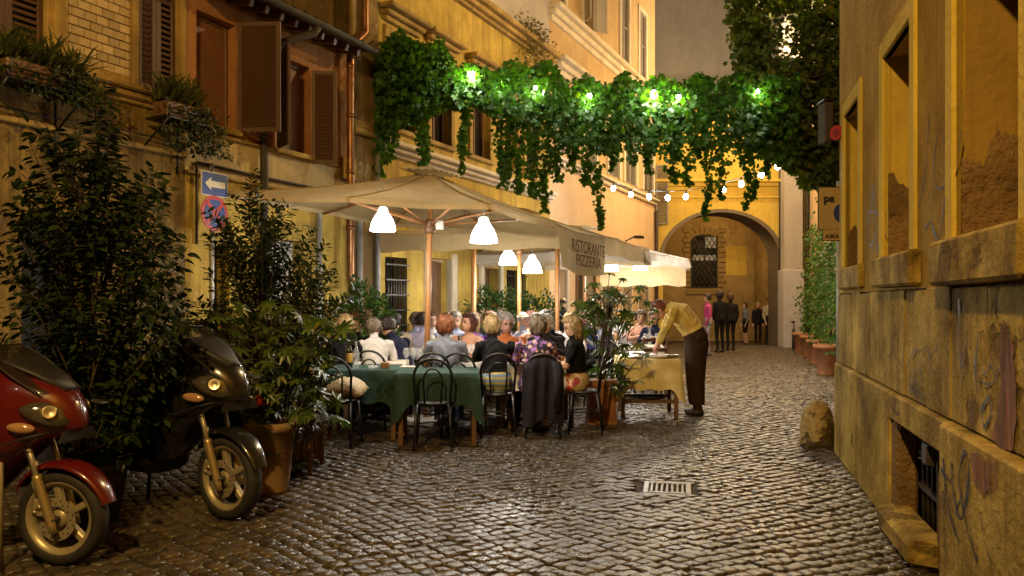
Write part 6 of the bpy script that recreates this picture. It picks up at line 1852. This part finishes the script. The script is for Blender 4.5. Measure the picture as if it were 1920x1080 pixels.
def wheel(parent, loc, r=.28, w=.11, lab=None):
    t = MB(); n = 40
    rr = [(r - .075, -w * .36), (r - .05, -w * .5), (r - .018, -w * .46), (r - .003, -w * .25), (r, 0), (r - .003, w * .25), (r - .018, w * .46), (r - .05, w * .5), (r - .075, w * .36)]
    t.loft([[(q * math.cos(a), y, q * math.sin(a)) for q, y in rr] for a in np.linspace(0, 2 * math.pi, n + 1)], caps=False, closed=True)
    wo = t.build('wheel', m_tyre, parent, loc)
    rm = MB()
    rp = [(r - .072, -w * .40), (r - .062, -w * .42), (r - .062, w * .42), (r - .072, w * .40), (r - .10, w * .2), (r - .10, -w * .2)]
    rm.loft([[(q * math.cos(a), y, q * math.sin(a)) for q, y in rp] for a in np.linspace(0, 2 * math.pi, n + 1)], caps=False, closed=True)
    for k in range(5):
        a = 2 * math.pi * k / 5 + .5
        c, s = math.cos(a), math.sin(a)
        M = Matrix(((c, 0, -s, 0), (0, 1, 0, 0), (s, 0, c, 0), (0, 0, 0, 1)))
        rm.cbox(.03, r - .085, -.022, .022, -.020, .020, .006, M=M)
    rm.lathe([(.05, -.045), (.055, -.03), (.055, .03), (.05, .045)], 16, M=Matrix.Rotation(math.pi / 2, 4, 'X'))
    rm.build('rim', m_alloy, wo)
    d = MB(); k2 = 36
    ri, ro = .075, .125
    for y in (-w * .5 - .004, -w * .5 + .001):
        pass
    for k in range(k2):
        a, b = 2 * math.pi * k / k2, 2 * math.pi * (k + 1) / k2
        for y in (-.062, -.057):
            d.add([(ri * math.cos(a), y, ri * math.sin(a)), (ro * math.cos(a), y, ro * math.sin(a)), (ro * math.cos(b), y, ro * math.sin(b)), (ri * math.cos(b), y, ri * math.sin(b))], [(0, 1, 2, 3)])
        d.add([(ro * math.cos(a), -.062, ro * math.sin(a)), (ro * math.cos(b), -.062, ro * math.sin(b)), (ro * math.cos(b), -.057, ro * math.sin(b)), (ro * math.cos(a), -.057, ro * math.sin(a))], [(0, 1, 2, 3)])
    do = d.build('brake_disc', m_disc, wo)
    h = MB()
    for k in range(24):
        a = 2 * math.pi * k / 24; q = .112 if k % 2 else .092
        h.lathe([(.0055, 0), (.0055, .0012)], 8, M=Matrix.Translation((q * math.cos(a), -.0622, q * math.sin(a))) @ Matrix.Rotation(math.pi / 2, 4, 'X'))
    tag(h.build('disc_holes', m_dark, wo), kind='stuff')
    return wo
def sup(x, z0, z1, hw, n=20, e=.75, zc=None):
    c = (z0 + z1) / 2; out = []
    for k in range(n):
        a = 2 * math.pi * k / n
        ca, sa = math.cos(a), math.sin(a)
        out.append(Vector((x, hw * math.copysign(abs(ca) ** e, ca), c + (z1 - z0) / 2 * math.copysign(abs(sa) ** e, sa))))
    return out
def scooter(name, lab, loc, rz, paint, s=1.0, steer=0.0):
    """x forward, wheel contact of the front wheel at the origin"""
    t = empty(name, lab, 'scooter', loc, rz, 'parked scooters')
    r = .28
    wheel(t, (0, 0, r)).rotation_euler = (0, 0, steer)
    wheel(t, (-1.42, 0, r))
    # nose and leg shield
    b = MB()
    b.loft([sup(.14, .815, .86, .02), sup(.125, .80, .91, .055), sup(.09, .785, .98, .095), sup(.03, .765, 1.05, .135), sup(-.06, .735, 1.105, .175), sup(-.15, .68, 1.15, .205), sup(-.27, .58, 1.20, .225), sup(-.38, .47, 1.18, .235), sup(-.48, .38, 1.08, .23), sup(-.58, .32, .92, .21), sup(-.64, .30, .62, .18)])
    fb = b.build('front_fairing', paint, t)
    MB().loft([sup(-.60, .26, .42, .19), sup(-.8, .25, .40, .17), sup(-1.0, .27, .46, .17)]).build('floorboard', m_plas, t)
    MB().loft([sup(-.86, .36, .60, .10), sup(-.96, .34, .72, .16), sup(-1.2, .38, .76, .18), sup(-1.55, .50, .80, .17), sup(-1.8, .62, .86, .12), sup(-1.9, .70, .84, .05)]).build('rear_body', paint, t)
    MB().loft([sup(-.85, .70, .78, .10), sup(-1.0, .70, .84, .16), sup(-1.35, .74, .86, .165), sup(-1.5, .76, .95, .16), sup(-1.8, .82, .97, .12)]).build('seat', m_plas, t)
    MB().lathe([(.04, -.02), (.045, 0), (.04, .02)], 12, M=Matrix.Translation((-1.93, 0, .78)) @ Matrix.Rotation(math.pi / 2, 4, 'Y')).build('tail_light', m_tail, t)
    # headlights: almond glass over a reflector, one on each side
    for sy in (-1, 1):
        nrm = Vector((.62, sy * .70, .28)).normalized()
        c = Vector((-.005, sy * .128, .905))
        ax = Vector((-.62, sy * .42, .16)); ax = (ax - nrm * ax.dot(nrm)).normalized(); up = nrm.cross(ax) * (-sy)
        def almond(f0, lift, sc_=1.0):
            out = []
            for k in range(18):
                a = 2 * math.pi * k / 18
                u, v = math.cos(a) * .135 * sc_, math.sin(a) * .068 * sc_ * (1 - .35 * math.cos(a))
                out.append(c + ax * u + up * v + nrm * (f0 + lift * (1 - (u / .16) ** 2)))
            return out
        hl = MB().loft([almond(.0, .0, 1.08), almond(.012, .018, 1.0), almond(.016, .026, .6), almond(.017, .028, .1)]).build('headlight', m_head, t)
        MB().lathe([(.016, .0), (.036, .006), (.040, .012), (.034, .013), (.012, .004)], 14, M=Matrix.Translation(c + nrm * .048 - ax * .01) @ nrm.to_track_quat('Z', 'Y').to_matrix().to_4x4()).build('reflector', m_refl, hl)
        # indicator
        c2 = Vector((-.11, sy * .200, .83)); n2 = Vector((.35, sy * .9, .1)).normalized(); a2 = Vector((-1, sy * .3, .12)); a2 = (a2 - n2 * a2.dot(n2)).normalized(); u2 = n2.cross(a2)
        MB().loft([[c2 + a2 * math.cos(q) * .075 * k_ + u2 * math.sin(q) * .030 * k_ + n2 * l_ for q in np.linspace(0, 2 * math.pi, 15)[:-1]] for k_, l_ in ((1.05, 0), (.95, .012), (.4, .02))]).build('indicator', m_amber, t)
    # air slot and badge-free nose trim
    MB().cbox(.02, .10, -.03, .03, .995, 1.012, .006, M=Matrix.Translation((0, -.05, 0)) @ Matrix.Rotation(R(12), 4, 'Y')).build('air_slot', m_plas, t)
    MB().loft([sup(.05, 1.0, 1.06, .05), sup(-.10, 1.10, 1.15, .12), sup(-.26, 1.18, 1.22, .16), sup(-.36, 1.17, 1.21, .15)]).build('screen_base', m_plas, t)
    # windscreen
    ws = MB(); rows = []
    for i, f in enumerate(np.linspace(0, 1, 8)):
        hw = .17 + .05 * math.sin(f * 2.2) - .09 * f ** 3
        rows.append([Vector((.03 - .40 * f - 1.6 * (y * y) * (1 - .3 * f), y, 1.02 + .29 * f - .02 * f * f)) for y in np.linspace(-hw, hw, 11)])
    ws.loft(rows, caps=False, closed=False).loft([[p + Vector((-.004, 0, -.004)) for p in r_] for r_ in rows], caps=False, closed=False)
    ws.build('windscreen', m_screen, t)
    MB().tube([rows[i][0] for i in range(8)] + list(rows[7]) + [rows[i][10] for i in range(7, -1, -1)], .005, 5).build('screen_edge', m_plas, t)
    # mudguard over the front wheel
    mg = MB(); rr = r + .035; rows = []
    for a in np.linspace(R(18), R(150), 14):
        f = (a - R(18)) / R(132); hw = .085 * (1 - .75 * abs(f - .45) ** 2 * 2)
        rows.append([Vector(((rr + .02 * math.cos(q)) * math.cos(a), hw * math.sin(q), r + (rr + .025 * math.cos(q)) * math.sin(a) + (.0))) for q in np.linspace(-1.75, 1.75, 9)])
    mg.loft(rows, caps=False, closed=False, sm=True)
    mg.loft([[p * 1.0 + Vector((0, 0, -.006)) for p in r_] for r_ in rows], caps=False, closed=False)
    mg.build('mudguard', paint, t).rotation_euler = (0, 0, steer)
    # fork legs, calliper
    for sy in (-1, 1):
        MB().tube([(-.16, sy * .098, .74), (-.085, sy * .098, .50)], .016, 10).build('fork_tube', m_disc, t)
        MB().tube([(-.095, sy * .098, .545), (-.09, sy * .098, .52), (.0, sy * .098, .255), (.02, sy * .098, .21)], [.026, .027, .025, .018], 12).build('fork_leg', m_gold, t)
    ca = MB(); ca.cbox(-.125, -.045, -.105, -.058, .30, .37, .010); ca.cbox(-.11, -.06, -.115, -.06, .34, .41, .010); ca.tube([(-.09, -.10, .41), (-.12, -.10, .50), (-.10, -.09, .62)], .007, 6)
    for q in ((-.10, .33), (-.07, .36)): ca.lathe([(.013, 0), (.013, .012)], 10, M=Matrix.Translation((q[0], -.105, q[1])) @ Matrix.Rotation(math.pi / 2, 4, 'X'))
    ca.build('brake_caliper', m_alloy, t)
    MB().lathe([(.018, -.112), (.018, .112)], 10, (0, 0, 0), M=Matrix.Translation((0, 0, r)) @ Matrix.Rotation(math.pi / 2, 4, 'X')).build('axle', m_plas, t)
    # handlebar and mirrors
    MB().tube([(-.40, -.36, 1.10), (-.37, -.2, 1.14), (-.34, 0, 1.15), (-.37, .2, 1.14), (-.40, .36, 1.10)], .015, 8).build('handlebar', m_plas, t)
    # brake hoses, seams and screws on the fairing
    for sy in (-1, 1): MB().tube([(-.36, sy * .2, 1.10), (-.20, sy * .13, .80), (-.13, sy * .11, .62), (-.08, sy * .105, .40)], .006, 6).build('brake_hose', m_plas, t)
    for sy in (-1, 1): MB().tube([(.02, sy * .142, .80), (-.10, sy * .192, .77), (-.25, sy * .226, .72), (-.45, sy * .235, .70), (-.58, sy * .212, .66)], .005, 5).build('panel_seam', m_plas, t)
    MB().prism([(-.16, -.03), (.16, -.03), (.12, .03), (-.12, .03)], 0, .01, M=Matrix.Translation((.1, 0, .77)) @ Matrix.Rotation(math.pi / 2, 4, 'Z')).build('nose_grille', m_plas, t)
    # centre stand
    MB().tube([(-.95, -.12, 0), (-.9, -.1, .28), (-.9, .1, .28), (-.95, .12, 0)], .014, 6).build('stand', m_plas, t)
    t.scale = (s, s, s)
    return t
g = gnd(110, 1063); scooter('scooter', 'red scooter parked at the left edge with a golden fork', (g.x, g.y + .05, 0), R(-9), m_redp)
g = gnd(424, 977); scooter('scooter', 'black scooter half hidden by the dark tree, turned to the camera', (g.x, g.y + .06, 0), R(-27), m_blk, 1.06, R(-4))
# rear of another scooter between the pots
g = gnd(470, 930)
t = empty('scooter', 'tail of a third scooter poking out behind the black one', 'scooter', (PX(476, 6.55), 6.55, 0), R(-30), 'parked scooters')
wheel(t, (-.15, 0, .28))
MB().loft([sup(.10, .66, .78, .04), sup(-.05, .56, .84, .11), sup(-.35, .48, .82, .15), sup(-.8, .38, .70, .15)]).build('rear_body', m_blk, t)
MB().loft([sup(-.05, .80, .90, .09), sup(-.4, .78, .87, .15), sup(-.8, .70, .80, .12)]).build('seat', m_plas, t)
MB().cbox(.09, .13, -.07, .07, .70, .79, .015).build('tail_light', m_tail, t)
MB().cbox(.06, .075, -.10, .10, .40, .62, .008, M=Matrix.Rotation(R(-8), 4, 'Y')).build('plate_holder', pm('plate_back', (.46, .42, .36), (.38, .34, .28), rough=.4), t)
# thin pale post at the left edge
o = MB().tube([(0, 0, 0), (0, 0, .92)], .016, 10).lathe([(.016, .92), (.03, .94), (.032, .97), (.016, 1.0), (.004, 1.01)], 12).build('post', m_alloy, None, (PX(1, 4.6), 4.6, 0)); tag(o, 'thin pale metal post at the very left edge', 'post')

# ------------------------------------------------------------------ stone bollard, drain, bicycle
g = gnd(1543, 842)
sb = MB(); rg = []; rr = random.Random(3)
for z, r_ in ((-.02, .185), (.06, .19), (.16, .185), (.26, .175), (.35, .158), (.42, .13), (.465, .085), (.48, .03)):
    rg.append([(r_ * math.cos(a) * (1 + .07 * math.sin(2 * a + z * 5) + rr.uniform(-.03, .03)), r_ * .85 * math.sin(a) * (1 + .05 * math.sin(3 * a + z * 8)), z + .02 * math.sin(a * 2)) for a in np.linspace(0, 2 * math.pi, 25)[:-1]])
sb.loft(rg)
m_rock = plaster('mossy_stone', (.52, .38, .18), (.20, .14, .06), (.12, .09, .05), patch_lo=.60, streak=.6, mottle=.9, bump=.03, off=44, sc_big=3)
o = sb.build('stone_bollard', m_rock, None, (g.x, g.y + .16, 0), (0, 0, R(14))); tag(o, 'worn rounded guard stone at the foot of the house corner', 'stone')
dr = empty('drain_cover', 'pale square iron drain cover with slots set in the cobbles', 'drain cover', (1.29, 6.62, 0), R(78))
dr.scale = (.78, .78, 1)
m_drain = pm('drain_iron', (.16, .145, .13), (.10, .09, .08), rough=.35, metal=.4, scale=12, bump=.003)
f = MB(); f.cbox(-.25, .25, -.25, -.19, -.03, .004, .005).cbox(-.25, .25, .19, .25, -.03, .004, .005).cbox(-.25, -.19, -.19, .19, -.03, .004, .005).cbox(.19, .25, -.19, .19, -.03, .004, .005).build('drain_frame', m_drain, dr)
bar = MB().cbox(-.186, .186, -.014, .014, -.03, .003, .004).mesh('bar', m_drain)
for k in range(7): add('bar', bar, dr, (0, -.16 + k * .0535, 0))
MB().box(-.19, .19, -.19, .19, -.05, -.028).build('drain_pit', m_dark, dr)
MB().cbox(-.33, -.255, -.29, .29, -.03, 0, .006).build('stone_edge', m_cob, dr)
MB().cbox(.255, .33, -.29, .29, -.03, 0, .006).build('stone_edge', m_cob, dr)
bk = empty('bicycle', 'bicycle leaning on the grey pier at the end of the alley', 'bicycle', (PX(1488, 25.4), 25.4, 0), R(68))
for x in (-.52, .52):
    w = MB().tube([(.33 * math.cos(a), 0, .33 * math.sin(a)) for a in np.linspace(0, 2 * math.pi, 31)[:-1]], .018, 6, closed=True).build('wheel', m_tyre, bk, (x, 0, .345))
    sp = MB()
    for k in range(12): sp.tube([(0, 0, 0), (.32 * math.cos(k * .5236), 0, .32 * math.sin(k * .5236))], .003, 3)
    sp.build('spokes', m_disc, w)
MB().tube([(-.52, 0, .345), (-.05, 0, .30), (.38, 0, .75), (-.18, 0, .78), (-.05, 0, .30)], .016, 6).tube([(-.52, 0, .345), (-.2, 0, .85)], .012, 6).tube([(.52, 0, .345), (.36, 0, .98)], .015, 6).build('frame', m_disc, bk)
MB().tube([(.30, -.28, 1.02), (.38, 0, 1.0), (.30, .28, 1.02)], .013, 6).build('handlebar', m_disc, bk)
MB().ell((-.21, 0, .90), (.13, .07, .04), 12, 7).build('saddle', m_plas, bk)

# ------------------------------------------------------------------ signs
m_blue = pm('sign_blue', (.018, .045, .24), (.015, .038, .20), rough=.4)
m_signw = pm('sign_white', (.62, .58, .50), (.54, .50, .42), rough=.4)
m_signr = pm('sign_red', (.42, .03, .02), (.36, .025, .018), rough=.4)
m_sigc = pm('sign_cream', (.42, .31, .15), (.36, .26, .12), rough=.45, scale=12)
sY = FY(402) - .35
def sign_root(name, lab, px, py, Y, rz): return empty(name, lab, 'sign', tuple(pt(px, py, Y)), rz)
# signs face the camera side: local x right, z up, front = -y
YS = 8.9
t = sign_root('road_sign', 'blue one way sign with a white arrow pointing left', 403, 346, YS, R(66))
MB().cbox(-.20, .20, 0, .012, -.135, .135, .004).build('sign_plate', m_signw, t)
MB().box(-.188, .188, -.003, 0, -.123, .123).build('sign_face', m_blue, t)
MB().prism([(-.15, 0), (-.06, .075), (-.06, .035), (.15, .035), (.15, -.035), (-.06, -.035), (-.06, -.075)], -.006, -.003).build('arrow', m_signw, t)
t = sign_root('no_stopping_sign', 'round red and blue no stopping sign with a red cross', 403, 400, YS, R(66))
def disc(r, y0, y1, n=28): return [(r * math.cos(2 * math.pi * k / n), r * math.sin(2 * math.pi * k / n)) for k in range(n)]
MB().prism(disc(.20, 0, 0), 0, .01).build('sign_plate', m_signr, t)
MB().prism(disc(.155, 0, 0), -.003, 0).build('sign_face', m_blue, t)
for a in (45, -45): MB().box(-.17, .17, -.006 if a > 0 else -.0055, -.003, -.022, .022, M=Matrix.Rotation(R(a), 4, 'Y')).build('cross_bar', m_signr, t)
o = MB().tube([(0, 0, 0), (0, 0, 3.1)], .026, 10).build('sign_pole', m_zinc, None, (PX(403, YS) - .045, YS + .03, 0)); tag(o, 'grey pole that carries the two road signs', 'pole')
# pedestrian area sign beyond the corner (its right side is hidden by the wall)
YP = 8.6
t = sign_root('area_sign', 'cream sign with a blue disc and the letters pe, cut off by the corner wall', 1556, 391, YP, 0)
w2 = PX(1585, YP) - PX(1556, YP)
MB().cbox(-.13, .16, 0, .014, -.235, .235, .004).build('sign_plate', m_iron, t)
MB().box(-.122, .155, -.003, 0, -.226, .226).build('sign_face', m_sigc, t)
MB().prism([(.115 + .075 * math.cos(k * .2244), -.05 + .10 * math.sin(k * .2244)) for k in range(28)], -.006, -.003).build('disc', m_blue, t)
o = lettering('pe', .115, t, (-.01, -.0045, .105), (R(90), 0, 0), m_paint, bold=True)
t = sign_root('name_sign', 'small cream plate reading A.M.A under the cut off sign', 1560, 440, YP, 0)
MB().cbox(-.105, .13, 0, .012, -.068, .068, .004).build('sign_plate', m_iron, t)
MB().box(-.097, .125, -.003, 0, -.060, .060).build('sign_face', m_sigc, t)
lettering('A.M.A', .055, t, (.0, -.0045, -.018), (R(90), 0, 0), m_paint, bold=True)
o = MB().tube([(.05, .03, 0), (.05, .03, 2.85)], .025, 8).build('sign_pole', m_zinc, None, (PX(1566, YP), YP, 0)); tag(o, 'grey pole behind the cream signs at the corner', 'pole')
# round red sign and dark lamp box on the corner
t = empty('round_sign', 'small round red sign fixed edge on at the house corner', 'sign', tuple(CW(.12, .05, PZ(248, 8.0))), R(-62))
MB().prism(disc(.075, 0, 0), 0, .02).build('sign_plate', m_signr, t); MB().prism(disc(.04, 0, 0), -.004, 0).build('sign_face', pm('sign_dark_red', (.25, .015, .012)), t)
t = empty('wall_lantern', 'dark unlit lantern box bracketed from the house corner', 'lantern', tuple(CW(-.1, .12, PZ(232, 8.2))), 0)
MB().cbox(-.045, .045, -.10, .10, -.20, .22, .012).build('box', m_rust, t); MB().cbox(-.06, .06, -.115, .115, .22, .25, .01).build('cap', m_iron, t)
MB().tube([(.04, 0, .1), (.16, 0, .1)], .012, 6).build('bracket', m_iron, t)

# ------------------------------------------------------------------ string of bulbs and the lights in the vine
cable_px = [(1085, 318), (1150, 353), (1183, 365), (1217, 369), (1252, 371), (1286, 369), (1320, 364), (1357, 355), (1390, 345), (1427, 328), (1458, 312), (1487, 288), (1535, 250)]
Yc = lambda px: 19.0 - (px - 1085) / 450 * 5.0
sc_ = empty('light_cable', 'thin cable of the sagging string of bare bulbs', 'cable', tuple(pt(1085, 318, 19)))
b0 = pt(1085, 318, 19)
MB().tube([pt(x, y - 12, Yc(x)) - b0 for x, y in cable_px], .008, 5).build('wire', m_iron, sc_)
SB0 = []
order_w = ['first', 'second', 'third', 'fourth', 'fifth', 'sixth', 'seventh', 'eighth', 'ninth', 'tenth']
bulbs = [p for p in cable_px[1:-1] if p[0] != 1320]
for k, (x, y) in enumerate(bulbs):
    Y = Yc(x)
    if not SB0:
        t = empty('string_bulb', '', 'bulb'); MB().ell((0, 0, 0), (.052, .052, .062), 12, 8).build('bulb', m_bulb, t)
        MB().lathe([(.02, .05), (.024, .06), (.024, .11), (.01, .12)], 10).build('socket', m_plas, t); SB0.append(t)
    else: t = copy_tree(SB0[0])
    t.location = pt(x, y, Y)
    tag(t, '%s bare bulb from the peach wall on the sagging string of lights' % order_w[k], 'bulb', 'bulbs on the string of lights')
for x, y in ((1217, 375), (1357, 362), (1440, 325)): point('bulb_light', pt(x, y + 6, Yc(x) - .1), 32, (.95, .97, 1), .06)
VB0 = []
for k, (x, y, Y, r_, lab) in enumerate(((883, 139, 11.55, .05, 'brightest bulb in the vine garland, at its left part'), (1004, 165, 11.62, .024, 'small bulb among vine leaves right of the brightest one'), (1105, 180, 11.6, .032, 'bulb near the middle of the vine garland'), (1226, 177, 11.55, .05, 'second bright bulb in the garland, above the string of lights'), (1273, 182, 11.6, .028, 'small bulb just right of the second bright bulb in the vine'), (1421, 171, 11.62, .024, 'rightmost small bulb in the vine garland'), (940, 155, 11.74, .018, 'tiny bulb left of the garland middle, under the top leaves'))):
    t = empty('vine_bulb', lab, 'bulb', tuple(pt(x, y, Y)), 0, 'bulbs in the vine garland')
    MB().ell((0, 0, 0), (r_, r_, r_ * 1.15), 12, 8).build('bulb', m_bulb, t); MB().lathe([(r_ * .5, r_), (r_ * .55, r_ * 2)], 8).build('socket', m_plas, t)
    point('bulb_light', pt(x, y, Y) + Vector((0, .06, -.03)), 25 if r_ > .04 else 11, (.92, 1.0, .78), .05)

# ------------------------------------------------------------------ sodium street lanterns (out of view; one is added for the tall wall)
m_sod = emis('sodium_glass', (1.0, .56, .16), 40)
def lantern(lab, loc, e, col, rad=.12):
    t = empty('street_lantern', lab, 'street lamp', loc, 0, 'street lanterns over the alley')
    MB().lathe([(.03, .34), (.05, .30), (.22, .16), (.24, .13), (.22, .12)], 20).build('hood', m_iron, t)
    MB().ell((0, 0, .06), (.08, .08, .09), 14, 9).build('bulb', m_sod, t)
    MB().tube([(0, 0, .33), (0, 0, .75)], .012, 6).build('hanger', m_iron, t)
    point('lantern_light', (0, 0, -.08), e, col, rad, t)
    return t
lantern('sodium lantern hung over the alley above the vine', (4.45, 13.2, 7.7), 780, (1, .68, .28))
lantern('added lamp high behind the climbing vine that brightens the tall wall', (8.0, 25.5, 9.8), 700, (1, .76, .46))  # unseen lamp, added to brighten the tall grey wall
lantern('sodium lantern glowing low behind the climbing vine', (6.5, 22.0, 6.15), 520, (1, .70, .32))
lantern('lantern under the vault of the arched passage', (7.5, 28.9, 4.95), 80, (1, .66, .24))
lantern('sodium lantern hung over the near end of the alley', (-1.8, -1.2, 6.8), 1500, (1, .64, .20))
